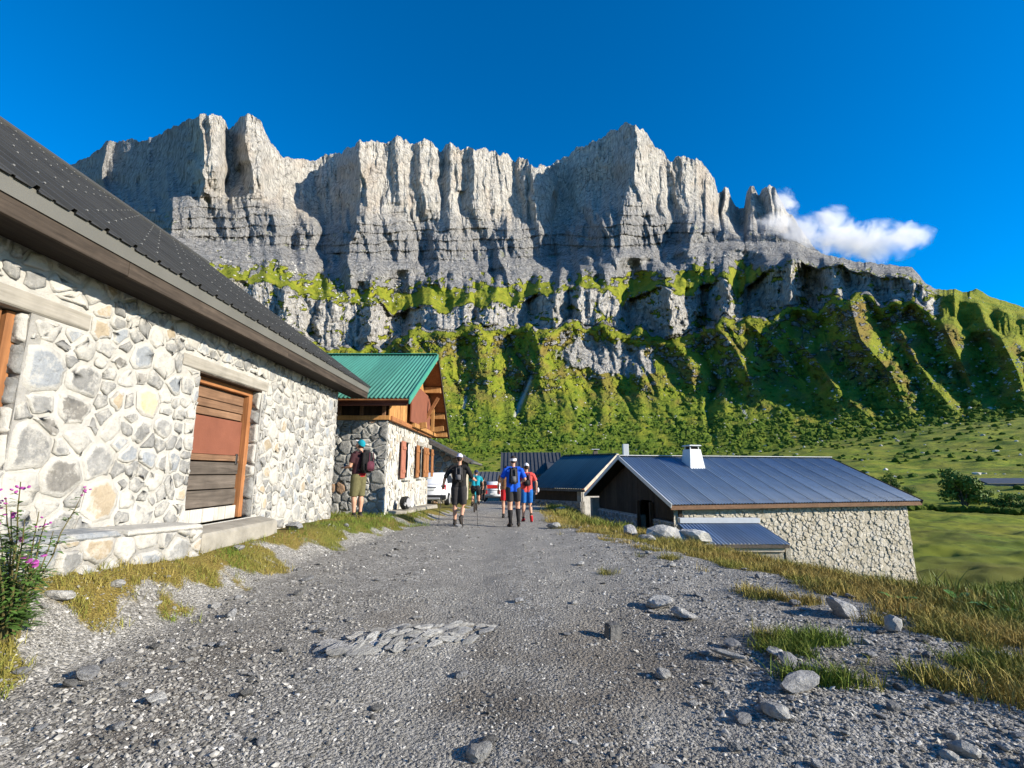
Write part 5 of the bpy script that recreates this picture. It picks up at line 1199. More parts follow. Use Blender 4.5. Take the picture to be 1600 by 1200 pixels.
# single stones that catch the eye
o = MB().box((0, 0, 0), (.115, .10, .125)).build('block_stone', RK_DARK, None, bev=.012, seg=2); p = gpx(958, 998); o.location = (p[0], p[1], p[2] + .055); o.rotation_euler = (.05, .04, .3)
tag(o, 'small squared dark stone block standing upright alone on the gravel', 'rock')
for (px_, py_, s_, kd, lb_) in ((1041, 834, .40, 1, 'big white boulder, left one of the pair beside the cellar roof'), (1083, 834, .40, 1, 'big white boulder, the one touching the upper corner of the cellar roof'),
        (985, 838, .24, 0, 'grey rock in the dry grass left of the white boulders'), (1012, 846, .20, 1, 'pale rock just below the white boulder in the dry grass'),
        (875, 800, .30, 1, 'pale bleached rock lying on the verge past the hikers'), (866, 826, .22, 1, 'flat pale rock at the right road edge near the hikers'),
        (1232, 1044, .11, 0, 'largest grey rock in the grassy island on the gravel'), (1250, 1080, .12, 0, 'long grey slab of rock at the front of the grassy island'), (1213, 1028, .09, 1, 'pale rock at the back of the grassy island'),
        (1270, 1052, .09, 0, 'grey rock at the right tip of the grassy island'), (1138, 1032, .10, 1, 'flat pale rock left of the grassy island'), (1215, 1124, .085, 1, 'angular pale stone in front of the grassy island'),
        (1030, 950, .13, 1, 'pale slab half sunk in the gravel right of the track centre'), (1068, 968, .12, 1, 'pale slab beside a small grass tuft right of the track centre'),
        (760, 1165, .065, 2, 'dark rounded stone sunk in the gravel at the bottom of the view'), (750, 1188, .07, 1, 'pale stone beside the dark sunken stone at the bottom of the view'),
        (138, 1060, .085, 0, 'largest grey stone in the loose rubble at lower left'), (92, 942, .10, 1, 'pale stone in the grass below the left barn plinth'),
        (412, 832, .22, 1, 'big pale squared stone at the foot of the barn wall past the door'), (460, 828, .16, 0, 'grey stone lying past the big pale stone along the barn wall'), (372, 862, .10, 1, 'pale stone lying below the doorstep of the barn'),
        (1318, 962, .16, 0, 'grey flat rock at the edge of the dry bank grass'), (1395, 985, .10, 1, 'pale rock in the dry grass at the right gravel edge')):
    p = gpx(px_, py_)
    if 'big white boulder' in lb_: p = PY(px_, py_, 10.9)
    q = put_rock(p[0], p[1], s_, kd, lb_, None, sink=.1)
    if 'dark rounded stone' in lb_: q.scale = (s_ * 1.1, s_ * .8, s_ * .35); q.location.z -= s_ * .2
    if 'big white boulder' in lb_: q.location.z = float(p[2]) - .06; q.scale = (s_ * 1.15, s_ * .9, s_ * .8)
    elif 1000 < py_ < 1090 and px_ > 1100: q.scale = (s_ * 1.3, s_ * .7, s_ * .6)
# rubble that one could still count
cnt = 0; placed = []
while cnt < 170:
    r_ = math.exp(rr.uniform(math.log(2.2), math.log(13))); a = math.radians(rr.uniform(-48, 48)); x, y = r_ * math.sin(a), r_ * math.cos(a)
    if x < -3.7 or x > crest_r(np.array([y]))[0] + .4: continue
    g_ = grass_mask(np.array([x]), np.array([y]))[0]; side = x > .9 or x < -1.2
    if not side and rr.rand() < .9: continue
    if g_ > .7 and rr.rand() < .6: continue
    s_ = .022 + .04 * rr.rand() ** 2.5 + .002 * r_
    if g_ > .5: lbl, grp = 'loose pale stone lying in the grass at the edge of the gravel', 'stones in the grass at the gravel edge'
    elif x < 0: lbl, grp = 'loose grey stone on the left half of the gravel track', 'loose stones on the left half of the track'
    else: lbl, grp = 'loose grey stone on the right half of the gravel track', 'loose stones on the right half of the track'
    put_rock(x, y, s_, [0, 0, 1, 2, 0, 1][rr.randint(6)] if g_ < .5 else rr.randint(2), lbl, grp, sink=.15); cnt += 1
# gravel: thousands of small broken stones
GRV, ntq, bq = newmat('gravel_stones', .9, .2)
gc = ramp(ntq, attr(ntq, 'tone'), [(0, (.085, .081, .073)), (.5, (.23, .219, .198)), (.85, (.39, .374, .342)), (1, (.58, .56, .52))])
L(ntq, mixc(ntq, 1.0, gc, ramp(ntq, noise(ntq, coords(ntq), 55, 3), [(.3, .75), (.7, 1.2)]), 'MULTIPLY'), bq.inputs['Base Color'])
def gravel(name, n, seed, rmin, rmax, smin, smax, dens, label, col_lo=0):
    r_ = np.random.RandomState(seed); P_ = []
    R_ = np.exp(r_.uniform(math.log(rmin), math.log(rmax), n * 4)); a = np.radians(r_.uniform(-49, 49, n * 4)); X_, Y_ = R_ * np.sin(a), R_ * np.cos(a)
    d_ = dens(X_, Y_); k = (r_.rand(n * 4) < d_) & (X_ > -3.62) & (X_ < crest_r(Y_) + .5); X_, Y_, R_ = X_[k][:n], Y_[k][:n], R_[k][:n]
    m = len(X_); S = smin + (smax - smin) * r_.rand(m) ** 3; S *= (.72 + .04 * R_)
    bm_ = bmesh.new(); bmesh.ops.create_icosphere(bm_, subdivisions=1, radius=1); bv = np.array([v.co[:] for v in bm_.verts]); bf = np.array([[v.index for v in f.verts] for f in bm_.faces]); bm_.free()
    V_ = bv[None] * (1 + r_.normal(0, .26, (m, 12, 1))) * np.stack([.8 + .6 * r_.rand(m), .7 + .5 * r_.rand(m), .4 + .35 * r_.rand(m)], -1)[:, None] * S[:, None, None]
    a = r_.rand(m) * 6.28; c, s_ = np.cos(a)[:, None], np.sin(a)[:, None]; tl = r_.normal(0, .3, (m, 1))
    V_[..., 2] += V_[..., 0] * tl
    V_ = np.stack([V_[..., 0] * c - V_[..., 1] * s_, V_[..., 0] * s_ + V_[..., 1] * c, V_[..., 2]], -1) + np.stack([X_, Y_, ground_z(X_, Y_) + S * .18], -1)[:, None]
    me_ = np_mesh(name, V_.reshape(-1, 3), (bf[None] + (np.arange(m) * 12)[:, None, None]).reshape(-1, 3), False); vattr(me_, 'tone', np.repeat(np.clip(r_.rand(m) * .8 + r_.normal(0, .12, m) + .08, 0, 1), 12))
    return tag(link(name, me_, GRV), label, kind='stuff')
def dn1(X_, Y_):
    n = fbm(X_ / .7, Y_ / .7, 3, 140) + .6 * fbm(X_ / .25, Y_ / .25, 2, 141); trk = np.exp(-((X_ + .25 - .0 * Y_) / .9) ** 2) * .75
    left = sstep(-1.0, -2.0, X_) * sstep(6, 3, Y_) * .5
    return np.clip((.25 + .8 * n + left + sstep(.9, 1.8, X_) * .3 - trk * .5), .03, 1) * (1 - .8 * grass_mask(X_, Y_))
gravel('gravel', 34000, 91, 1.7, 15, .0045, .020, dn1, 'broken grey gravel covering the track')
gravel('fine_gravel', 26000, 92, 1.6, 6, .004, .011, lambda X_, Y_: .55 + 0 * X_, 'fine grit between the larger gravel of the track')
# ledge of bedrock breaking through the track
def ribd(X_, Y_): return np.clip(np.exp(-(((X_ + .70) - (Y_ - 4.22) * 1.1) / .42) ** 2 - ((Y_ - 4.12 + (X_ + .70) * .12) / .42) ** 2) * 1.6 - .3, 0, 1)
r9 = np.random.RandomState(15); k = 0; ledge = empty('bedrock_ledge', (-.9, 4.4, gz(-.9, 4.4))); tag(ledge, 'ridged outcrop of pale bedrock breaking through the middle of the track', 'rock ledge')
while k < 140:
    x, y = r9.uniform(-1.55, .1), r9.uniform(3.6, 4.75)
    if r9.rand() > ribd(np.array([x]), np.array([y]))[0]: continue
    o = link('slab', RMat[1 if r9.rand() < .6 else 0][r9.randint(8)], None, ledge); s_ = .022 + .042 * r9.rand() ** 1.5
    o.location = Vector((x, y, gz(x, y) + .01)) - ledge.location; o.scale = (s_ * 1.9, s_ * .7, s_ * .8); o.rotation_euler = (.5 + r9.normal() * .15, r9.normal() * .2, .75 + r9.normal() * .25); k += 1

# ------------------------------------------------------------------ grass and weeds
LEAF, ntl, bl = newmat('grass_blades', .8, .2)
L(ntl, mixc(ntl, attr(ntl, 'dry'), mixc(ntl, attr(ntl, 'tone'), (.055, .10, .012), (.16, .22, .03)), mixc(ntl, attr(ntl, 'tone'), (.20, .135, .03), (.42, .32, .10))), bl.inputs['Base Color'])
def blades(name, X_, Y_, H, lean, nbl, wd, dry, seed, label, zoff=0.0, mat=None, kind='stuff'):
    r_ = np.random.RandomState(seed); m = len(X_); Z_ = ground_z(X_, Y_) + zoff
    X2 = np.repeat(X_, nbl) + r_.normal(0, .045, m * nbl) * np.repeat(np.clip(H / .16, .5, 4), nbl); Y2 = np.repeat(Y_, nbl) + r_.normal(0, .045, m * nbl) * np.repeat(np.clip(H / .16, .5, 4), nbl); Z2 = np.repeat(Z_, nbl) - .015
    h_ = np.repeat(H, nbl) * r_.uniform(.55, 1.15, m * nbl); az = r_.rand(m * nbl) * 6.28; ln = np.abs(r_.normal(lean, lean * .5, m * nbl)); w_ = wd * np.repeat(np.clip(H / .16, .6, 5), nbl)
    dx, dy = np.cos(az), np.sin(az); sx_, sy_ = -dy, dx; fz = r_.rand(m * nbl) * 3.14; sx_, sy_ = np.cos(fz), np.sin(fz)
    P_ = np.empty((m * nbl, 5, 3))
    for i, (t_, ww) in enumerate(((0, 1), (0, -1), (.55, .8), (.55, -.8), (1, 0))):
        P_[:, i, 0] = X2 + dx * ln * h_ * t_ ** 1.8 + sx_ * w_ * ww * .5; P_[:, i, 1] = Y2 + dy * ln * h_ * t_ ** 1.8 + sy_ * w_ * ww * .5; P_[:, i, 2] = Z2 + h_ * t_ * (1 - .25 * np.minimum(1, ln) * t_)
    base = (np.arange(m * nbl) * 5)[:, None, None]; Fq = np.array([[0, 1, 3], [0, 3, 2], [2, 3, 4]])[None] + base
    me_ = np_mesh(name, P_.reshape(-1, 3), Fq.reshape(-1, 3), False)
    vattr(me_, 'dry', np.repeat(np.clip(np.repeat(dry, nbl) + r_.normal(0, .12, m * nbl), 0, 1), 5)); vattr(me_, 'tone', np.repeat(r_.rand(m * nbl), 5))
    return tag(link(name, me_, mat or LEAF), label, kind=kind)
rg = np.random.RandomState(61)
def pick_grass(n, rmin, rmax, cond, a0=-50, a1=50):
    R_ = np.exp(rg.uniform(math.log(rmin), math.log(rmax), n * 6)); a = np.radians(rg.uniform(a0, a1, n * 6)); X_, Y_ = R_ * np.sin(a), R_ * np.cos(a); k = cond(X_, Y_) > rg.rand(n * 6); return X_[k][:n], Y_[k][:n]
def out_of_walls(X_, Y_): return ~((X_ < -3.66) & (Y_ < 11.05)) & ~((X_ < -2.95) & (Y_ > 13.2) & (Y_ < 20.4)) & ~((X_ - 5.72 - (Y_ - 17.95) * -.23 > .0) & (Y_ > 17.6 + (X_ - 5.7) * .23))
def gcond(X_, Y_):
    g_ = grass_mask(X_, Y_); n = fbm(X_ / .5, Y_ / .5, 3, 160); return (g_ > .42) * np.clip(.55 + n, .1, 1) * out_of_walls(X_, Y_) * (X_ < 6.5)
X_, Y_ = pick_grass(26000, 2.3, 15, lambda x, y: gcond(x, y) * (x > 0))
dr0 = np.clip(.72 + 1.1 * fbm(X_ / 1.1, Y_ / 1.1, 3, 36) - sstep(.2, 1.8, X_ - crest_r(Y_)) * .55 - np.exp(-(((X_ - 2.2) / .7) ** 2 + ((Y_ - 3.7) / .6) ** 2)) * .55, 0, 1)
blades('bank_grass', X_, Y_, .07 + .10 * rg.rand(len(X_)) ** 1.5 + .05 * sstep(.3, 1.5, X_ - crest_r(Y_) + .8), .55, 8, .0075, dr0, 62, 'straw yellow and green grass growing along the right bank')
X_, Y_ = pick_grass(13000, 2.4, 16, lambda x, y: gcond(x, y) * (x < 0))
dr0 = np.clip(.42 + 1.2 * fbm(X_ / .8, Y_ / .8, 3, 38) - sstep(8, 11, Y_) * .35, 0, 1)
blades('verge_grass', X_, Y_, .05 + .08 * rg.rand(len(X_)) ** 1.6 + .06 * sstep(9, 11.5, Y_), .6, 8, .0072, dr0, 63, 'short green and yellow grass along the foot of the barn wall')
X_, Y_ = pick_grass(14000, 13, 75, lambda x, y: (x > crest_r(y) - .4) * out_of_walls(x, y) * np.clip(.5 + fbm(x / 3., y / 3., 3, 161), .1, 1) * 1.0, 0, 54)
blades('meadow_grass', X_, Y_, .12 + .22 * rg.rand(len(X_)), .5, 7, .012, np.clip(.25 + .7 * fbm(X_ / 6., Y_ / 6., 3, 162), 0, 1), 64, 'green meadow grass beyond the low barn')
X_, Y_ = pick_grass(900, 12, 40, lambda x, y: (x < crest_r(y) + .5) * (x > edge_r(y) + .1) * 1.0, 0, 20)
blades('verge_grass', X_, Y_, .08 + .12 * rg.rand(len(X_)), .5, 7, .008, np.clip(.8 + .5 * fbm(X_ / 1.5, Y_ / 1.5, 3, 163), 0, 1), 65, 'yellow grass on the verge past the hikers')
# lush broad-leaved weeds on the slope at the right
WEED, ntw, bw = newmat('weed_leaves', .55, .35)
L(ntw, mixc(ntw, attr(ntw, 'dry'), mixc(ntw, attr(ntw, 'tone'), (.05, .11, .012), (.17, .30, .03)), (.20, .085, .05)), bw.inputs['Base Color'])
wc = lambda x, y: sstep(.1, 1.0, x - crest_r(y) - .1) * (x < 13) * (y < 15.5) * out_of_walls(x, y) * np.clip(.55 + fbm(x / 1.1, y / 1.1, 3, 170), .05, 1)
X_, Y_ = pick_grass(2300, 4.5, 15, wc, 37.5, 56)
red = sstep(.12, .4, fbm(X_ / 1.8, Y_ / 1.8, 3, 171)) * sstep(7.5, 10, Y_)
blades('weeds', X_, Y_, (.07 + .15 * rg.rand(len(X_))) * np.clip(Y_ / 7, .7, 1), .9, 13, .017, red, 66, 'lush green weeds growing down the bank beside the low barn', mat=WEED)
X_, Y_ = pick_grass(1100, 5.5, 13, lambda x, y: wc(x, y) * .8, 38, 56)
blades('tall_weeds', X_, Y_, (.16 + .22 * rg.rand(len(X_))), .35, 6, .006, np.clip(.3 + fbm(X_ / 1.3, Y_ / 1.3, 3, 172) * 1.6, 0, 1), 67, 'taller rusty and green flowering weeds among the weeds on the bank', mat=WEED)
def leaf_plant(name, label, px_, py_, nl, ln, wd, seed, cat='plant'):
    r_ = np.random.RandomState(seed); p = gpx(px_, py_); rt = empty(name, p); tag(rt, label, cat)
    for k in range(nl):
        a = 6.28 * k / nl + r_.normal() * .3; l_ = ln * r_.uniform(.7, 1.1); w_ = wd * r_.uniform(.7, 1.1); up_ = r_.uniform(.5, 1.1); vs_ = []; fs = []
        for i, (t_, ww) in enumerate(((0, .15), (.25, .8), (.55, 1), (.8, .7), (1, .05))):
            c = Vector((math.cos(a) * l_ * t_, math.sin(a) * l_ * t_, l_ * (up_ * t_ - .55 * t_ * t_) + .01)); s_ = Vector((-math.sin(a), math.cos(a), 0)) * w_ * ww / 2
            vs_ += [c - s_ + Vector((0, 0, .012 * ww)), c, c + s_ + Vector((0, 0, .012 * ww))]
        for i in range(4):
            for j in range(2): b_ = i * 3 + j; fs.append((b_, b_ + 1, b_ + 4, b_ + 3))
        MB().add(vs_, fs).build('leaf', WEEDL, rt, smooth=True)
    return rt
WEEDL = simple('dock_leaf', (.075, .17, .02), .5, .4, .35, 8)
for i, (px_, py_, lb_) in enumerate(((1385, 900, 'broad-leaved dock plant with upright bright leaves at the foot of the barn corner'), (1440, 925, 'dock plant spreading leaves right of the barn corner'), (1500, 945, 'dock plant among weeds where the dry grass ends at the right'), (1405, 945, 'dock plant lowest on the bank in front of the barn corner'), (1555, 960, 'dock plant nearest the right edge of the view'))):
    leaf_plant('dock_plant', lb_, px_, py_, 12, .20, .075, 400 + i)
# fireweed by the near end of the barn
FW_ST = simple('fireweed_stem', (.10, .085, .03), .7); FW_LF = simple('fireweed_leaf', (.075, .145, .03), .55, .3, .4, 12); FW_FL = simple('fireweed_flower', (.36, .07, .30), .6, .2, .3, 20)
def fireweed(px_, py_, tips, label, seed, dens=64):
    r_ = np.random.RandomState(seed); Yd = 3.75; root = PX(px_, py_, -3.28); root[2] = gz(root[0], root[1]); rt = empty('fireweed', root); tag(rt, label, 'plant')
    st, lf, fl = MB(), MB(), MB()
    for (tx, ty, flw) in tips:
        tp = PX(tx, ty, -3.30 + r_.normal() * .08) - root; n = 7
        pts = [Vector((tp[0] * t_ ** 1.4, tp[1] * t_ ** 1.4, tp[2] * t_)) + Vector(r_.normal(0, .008, 3)) for t_ in np.linspace(0, 1, n)]
        st.tube(pts, list(np.linspace(.008, .003, n)), 5)
        for k in range(dens):
            t_ = r_.uniform(.08, .93); i = min(n - 2, int(t_ * (n - 1))); p = pts[i].lerp(pts[i + 1], t_ * (n - 1) - i); a = r_.rand() * 6.28; l_ = r_.uniform(.08, .15) * (1.2 - .6 * t_); d_ = Vector((math.cos(a), math.sin(a), r_.uniform(.0, .5)))
            s_ = d_.cross(Vector((0, 0, 1))).normalized() * .014; q = p + d_ * l_ * .5; e_ = p + d_ * l_ - Vector((0, 0, .02)); lf.add([p, q - s_, q + s_, e_], [(0, 1, 2), (1, 3, 2)])
        if flw:
            for k in range(7):
                p = pts[-1] + Vector(r_.normal(0, .022, 3)) * flw - Vector((0, 0, .03)); fl.ell(p, (.011 * flw, .011 * flw, .006), 6, 3, Matrix.Rotation(r_.rand() * 3, 3, 'X'))
    st.build('stem', FW_ST, rt); o = lf.build('leaves', FW_LF, rt); o['kind'] = 'stuff'
    if fl.v: fo = fl.build('flowers', FW_FL, rt); fo['kind'] = 'stuff'
fireweed(20, 925, [(33, 755, 1.1), (10, 780, .8), (20, 800, 1.3), (2, 830, 0), (40, 815, 0), (-20, 770, 1)], 'tall fireweed with pink flowers at the near end of the barn wall', 1)
fireweed(40, 930, [(135, 760, 1.0), (74, 812, .9), (62, 800, 0), (85, 830, 0), (52, 848, 0)], 'fireweed stem leaning right in front of the barn wall with a single pink flower', 2)
fireweed(25, 940, [(50, 862, 2.0), (30, 850, 0), (10, 850, 0), (5, 870, 0), (60, 880, 0), (-15, 850, 0)], 'low bushy fireweed with a bright pink flower head above the plinth corner', 3, 40)

# ------------------------------------------------------------------ bushes and trees in the meadow
CROWN, ntc, bc = newmat('bush_leaves', .7, .2); L(ntc, mixc(ntc, attr(ntc, 'tone'), (.05, .10, .015), (.17, .22, .038)), bc.inputs['Base Color'])
BARK = simple('grey_bark', (.09, .075, .06), .9)
def bush(name, label, x, y, h_, w_, nleaf, seed, group=None, cat='bush'):
    r_ = np.random.RandomState(seed); z = gz(x, y); rt = empty(name, (x, y, z)); tag(rt, label, cat, group)
    tk = MB(); C_ = []
    for k in range(14):
        a = 6.28 * k / 7 + r_.normal() * .3; q = Vector((math.cos(a) * w_ * .32 * r_.uniform(.4, 1), math.sin(a) * w_ * .32 * r_.uniform(.4, 1), h_ * r_.uniform(.22, .88)))
        tk.tube([(0, 0, -.1), q * .5 + Vector((0, 0, h_ * .08)), q], [.09 * h_ / 4, .05 * h_ / 4, .015], 5)
        C_.append(q)
    tk.build('trunk', BARK, rt)
    m = nleaf; cc = np.array([C_[i] for i in r_.randint(0, 14, m)]); dirs = r_.normal(0, 1, (m, 3)); dirs /= np.linalg.norm(dirs, axis=1)[:, None]
    P_ = cc + dirs * (r_.rand(m, 1) ** .4) * np.array((w_ * .22, w_ * .22, h_ * .17)); P_[:, 2] = np.abs(P_[:, 2]); s_ = w_ * .034 * r_.uniform(.5, 1.2, (m, 1)); t1 = r_.normal(0, 1, (m, 3)); t1 /= np.linalg.norm(t1, axis=1)[:, None]; t2 = np.cross(t1, dirs); t2 /= np.linalg.norm(t2, axis=1)[:, None] + 1e-6
    V_ = np.stack([P_ - t1 * s_, P_ + t2 * s_ * .6, P_ + t1 * s_, P_ - t2 * s_ * .6], 1); me_ = np_mesh('crown', V_.reshape(-1, 3), np.arange(m * 4).reshape(-1, 4)); vattr(me_, 'tone', np.repeat(np.clip(r_.rand(m) * .7 + .25 * r_.normal(0, 1, m) * .4, 0, 1), 4))
    link('crown', me_, CROWN, rt)
for i, (px_, py_, Yd, h_, w_, lb_) in enumerate(((1508, 788, 66, 5.2, 5.6, 'largest leafy bush standing in the meadow at the right'), (1391, 762, 70, 4.6, 2.6, 'small dark bush showing above the right end of the barn roof'), (1590, 797, 60, 2.4, 4.5, 'low wide bush in the ditch at the right edge of the view'), (1560, 800, 62, 1.6, 3.0, 'low bush left of the wide one in the ditch'), (1540, 790, 68, 1.8, 3.0, 'small bush tucked right of the largest meadow bush'), (1420, 764, 78, 1.6, 2.4, 'small pale bush right of the dark bush above the barn roof'))):
    q = PY(px_, py_, Yd); bush('meadow_bush', lb_, q[0], Yd, h_, w_, 5200 if h_ > 3 else 1600, 500 + i)
rw_ = np.random.RandomState(88)
# hummocks of scrub and boulders over the valley floor
n_ = 2200; Rv = rw_.uniform(120, 420, n_); av = np.radians(rw_.uniform(-12, 49, n_)); Xv, Yv = Rv * np.sin(av), Rv * np.cos(av)
kk = (fbm(Xv / 30., Yv / 30., 3, 180) + sstep(180, 380, Rv) * .4 > .05); Xv, Yv, Rv = Xv[kk], Yv[kk], Rv[kk]
scatter_blobs('valley_scrub', np.stack([Xv, Yv, ground_z(Xv, Yv) + .1], -1), (.35 + 1.0 * rw_.rand(len(Xv)) ** 2) * (.6 + Rv / 330), 1, BUSH, 89, .8, 'low scrub dotted over the valley floor')
n_ = 260; Rv = rw_.uniform(95, 420, n_); av = np.radians(rw_.uniform(0, 49, n_)); Xv, Yv = Rv * np.sin(av), Rv * np.cos(av)
scatter_blobs('valley_boulders', np.stack([Xv, Yv, ground_z(Xv, Yv) + .1], -1), (.2 + .9 * rw_.rand(n_) ** 4) * (.6 + Rv / 400), 1, BOULD, 90, .65, 'pale boulders dotted over the valley floor')
# row of dark blobs added as the ditch's shadow line across the meadow
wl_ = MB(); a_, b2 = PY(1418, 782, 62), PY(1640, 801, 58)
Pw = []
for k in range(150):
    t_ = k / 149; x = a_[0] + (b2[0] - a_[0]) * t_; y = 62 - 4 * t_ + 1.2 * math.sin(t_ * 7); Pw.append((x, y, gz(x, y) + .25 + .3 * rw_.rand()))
scatter_blobs('wall_stones', np.array(Pw), .25 + .35 * rw_.rand(150), 1, BUSH, 92, .7)  # no stones: dark blobs standing in for the ditch's shadow line
wo = bpy.data.objects['wall_stones']; wo.name = 'ditch_shade'; tag(wo, 'row of low dark blobs added as the shadow line of the ditch across the meadow', kind='stuff')
# ------------------------------------------------------------------ people
def remesh_body(name, mb, vox, smooth_it=4):
    me_ = mb.mesh(name); o = bpy.data.objects.new(name, me_); C.objects.link(o)
    md = o.modifiers.new('r', 'REMESH'); md.mode = 'VOXEL'; md.voxel_size = vox; md.use_smooth_shade = True
    ms = o.modifiers.new('s', 'SMOOTH'); ms.factor = .5; ms.iterations = smooth_it
    dg = bpy.context.evaluated_depsgraph_get(); dg.update(); out = bpy.data.meshes.new_from_object(o.evaluated_get(dg)); out.name = name
    bpy.data.objects.remove(o); bpy.data.meshes.remove(me_)
    for p in out.polygons: p.use_smooth = True
    return out
def cloth(name, col, var=.18): return simple(name, col, .85, .15, var, 14, .004, 35)
SKIN = simple('skin', (.46, .25, .165), .6, .3, .08, 8); HAIR = simple('dark_hair', (.03, .022, .016), .7)
def limb(mb, pts, rads, n=10): mb.tube(pts, rads, n)
def hand(mb, wrist, d, side):
    d = Vector(d).normalized(); s = d.cross(Vector((0, 0, 1)));  s = s.normalized() if s.length > .2 else Vector((1, 0, 0)); u = s.cross(d)
    M = Matrix((s, d, u)).transposed(); w_ = Vector(wrist); mb.ell(w_ + d * .05, (.040, .055, .018), 10, 6, M)
    for k, (o_, l_) in enumerate(((-.030, .065), (-.010, .078), (.010, .074), (.029, .058))):
        b_ = w_ + d * .09 + s * o_; m_ = b_ + d * l_ * .5 - u * .012; e_ = m_ + d * l_ * .35 - u * .03; mb.tube([b_ - d * .03, b_, m_, e_], [.0095, .0095, .009, .0075], 6)
    b_ = w_ + d * .03 + s * (.038 * side); mb.tube([b_ - s * .02 * side, b_ + s * .025 * side + d * .02, b_ + s * .02 * side + d * .055 - u * .015], [.012, .011, .009], 6)
def person(label, pos, face, H, J, wear, seed=0):
    """J: joints in body space (x right, y forward, z up, for a 1.78 m body); face: heading, 0 = away from the viewer (+Y)"""
    rt = empty('person', pos, -face); tag(rt, label, 'person'); k_ = H / 1.78
    g = lambda n: Vector(J[n]) * k_
    S = lambda mb: mb
    body = MB(); pv, chs, nk, hd = g('pelvis'), g('chest'), g('neck'), g('head')
    for sx_ in (-1, 1): limb(body, [pv + Vector((.06 * sx_, 0, -.05)) * k_, pv.lerp(chs, .5) + Vector((.06 * sx_, 0, 0)) * k_, chs + Vector((.075 * sx_, 0, 0)) * k_], [.10 * k_, .088 * k_, .105 * k_], 12)
    limb(body, [g('shL'), chs + Vector((0, 0, .05)) * k_, g('shR')], [.058 * k_, .07 * k_, .058 * k_]); limb(body, [chs, nk, hd], [.07 * k_, .052 * k_, .05 * k_])
    hf = Vector(J.get('look', (0, 1, 0))).normalized(); hs_ = hf.cross(Vector((0, 0, 1))).normalized(); hu = hs_.cross(hf); HM = Matrix((hs_, hf, hu)).transposed()
    body.ell(hd, (.074 * k_, .094 * k_, .113 * k_), 16, 12, HM)
    hp = lambda x, y, z: hd + HM @ Vector((x, y, z)) * k_
    body.ell(hp(0, .095, -.012), (.014 * k_, .024 * k_, .028 * k_), 8, 6, HM); body.ell(hp(0, .06, -.075), (.045 * k_, .042 * k_, .035 * k_), 8, 6, HM)
    for sx_ in (-1, 1): body.ell(hp(.075 * sx_, -.005, -.01), (.012 * k_, .022 * k_, .032 * k_), 8, 6, HM)
    for s_ in 'LR':
        limb(body, [g('sh' + s_), g('sh' + s_).lerp(g('el' + s_), .4), g('el' + s_), g('el' + s_).lerp(g('wr' + s_), .3), g('wr' + s_)], [.056 * k_, .05 * k_, .04 * k_, .042 * k_, .028 * k_])
        hand(body, g('wr' + s_), J.get('hd' + s_, tuple(g('wr' + s_) - g('el' + s_))), 1 if s_ == 'L' else -1)
        limb(body, [g('hip' + s_), g('hip' + s_).lerp(g('kn' + s_), .35), g('kn' + s_), g('kn' + s_).lerp(g('an' + s_), .3) - Vector((0, .012, 0)), g('kn' + s_).lerp(g('an' + s_), .7), g('an' + s_)], [.09 * k_, .084 * k_, .056 * k_, .06 * k_, .042 * k_, .036 * k_])
        limb(body, [g('an' + s_), g('an' + s_) + (g('to' + s_) - g('an' + s_)) * .6, g('to' + s_)], [.04 * k_, .04 * k_, .03 * k_])
    link('body', remesh_body('body', body, .011), SKIN, rt)
    eyes = MB()
    for sx_ in (-1, 1): eyes.ell(hp(.030 * sx_, .083, .012), (.011, .007, .008), 8, 5, HM)
    eyes2 = MB(); eyes2.ell(hp(0, .091, -.052), (.024, .008, .006), 8, 5, HM)
    e_ = eyes.v and [MB() for _ in range(2)]
    for q_, sx_ in zip(e_, (-1, 1)): q_.ell(hp(.030 * sx_, .083, .012), (.011, .007, .008), 8, 5, HM).build('eye', HAIR, rt, True)
    eyes2.build('mouth', cloth('lips', (.32, .12, .10)), rt, True)
    # shirt
    if 'shirt' in wear:
        sh = MB()
        for sx_ in (-1, 1): limb(sh, [pv + Vector((.07 * sx_, 0, wear.get('hem', -.02))) * k_, pv.lerp(chs, .5) + Vector((.068 * sx_, 0, 0)) * k_, chs + Vector((.08 * sx_, 0, 0)) * k_], [.118 * k_, .108 * k_, .120 * k_], 12)
        limb(sh, [g('shL'), chs + Vector((0, 0, .055)) * k_, g('shR')], [.070 * k_, .078 * k_, .070 * k_]); limb(sh, [chs, nk.lerp(chs, .35)], [.085 * k_, .066 * k_])
        f = wear.get('sleeve', .62)
        for s_ in 'LR':
            if f <= 1: limb(sh, [g('sh' + s_), g('sh' + s_).lerp(g('el' + s_), f)], [.069 * k_, .066 * k_])
            else: limb(sh, [g('sh' + s_), g('el' + s_), g('el' + s_).lerp(g('wr' + s_), f - 1)], [.069 * k_, .056 * k_, .046 * k_])
        link('shirt', remesh_body('shirt', sh, .014), wear['shirt'], rt)
    sh = MB(); f = wear.get('short_len', .8)
    for s_, sx_ in (('L', -1), ('R', 1)):
        limb(sh, [pv + Vector((.06 * sx_, -.005, .06)) * k_, g('hip' + s_) + Vector((0, 0, -.03)) * k_, g('hip' + s_).lerp(g('kn' + s_), f)], [.105 * k_, .118 * k_, .090 * k_], 12)
    link('shorts', remesh_body('shorts', sh, .014, 3), wear['shorts'], rt)
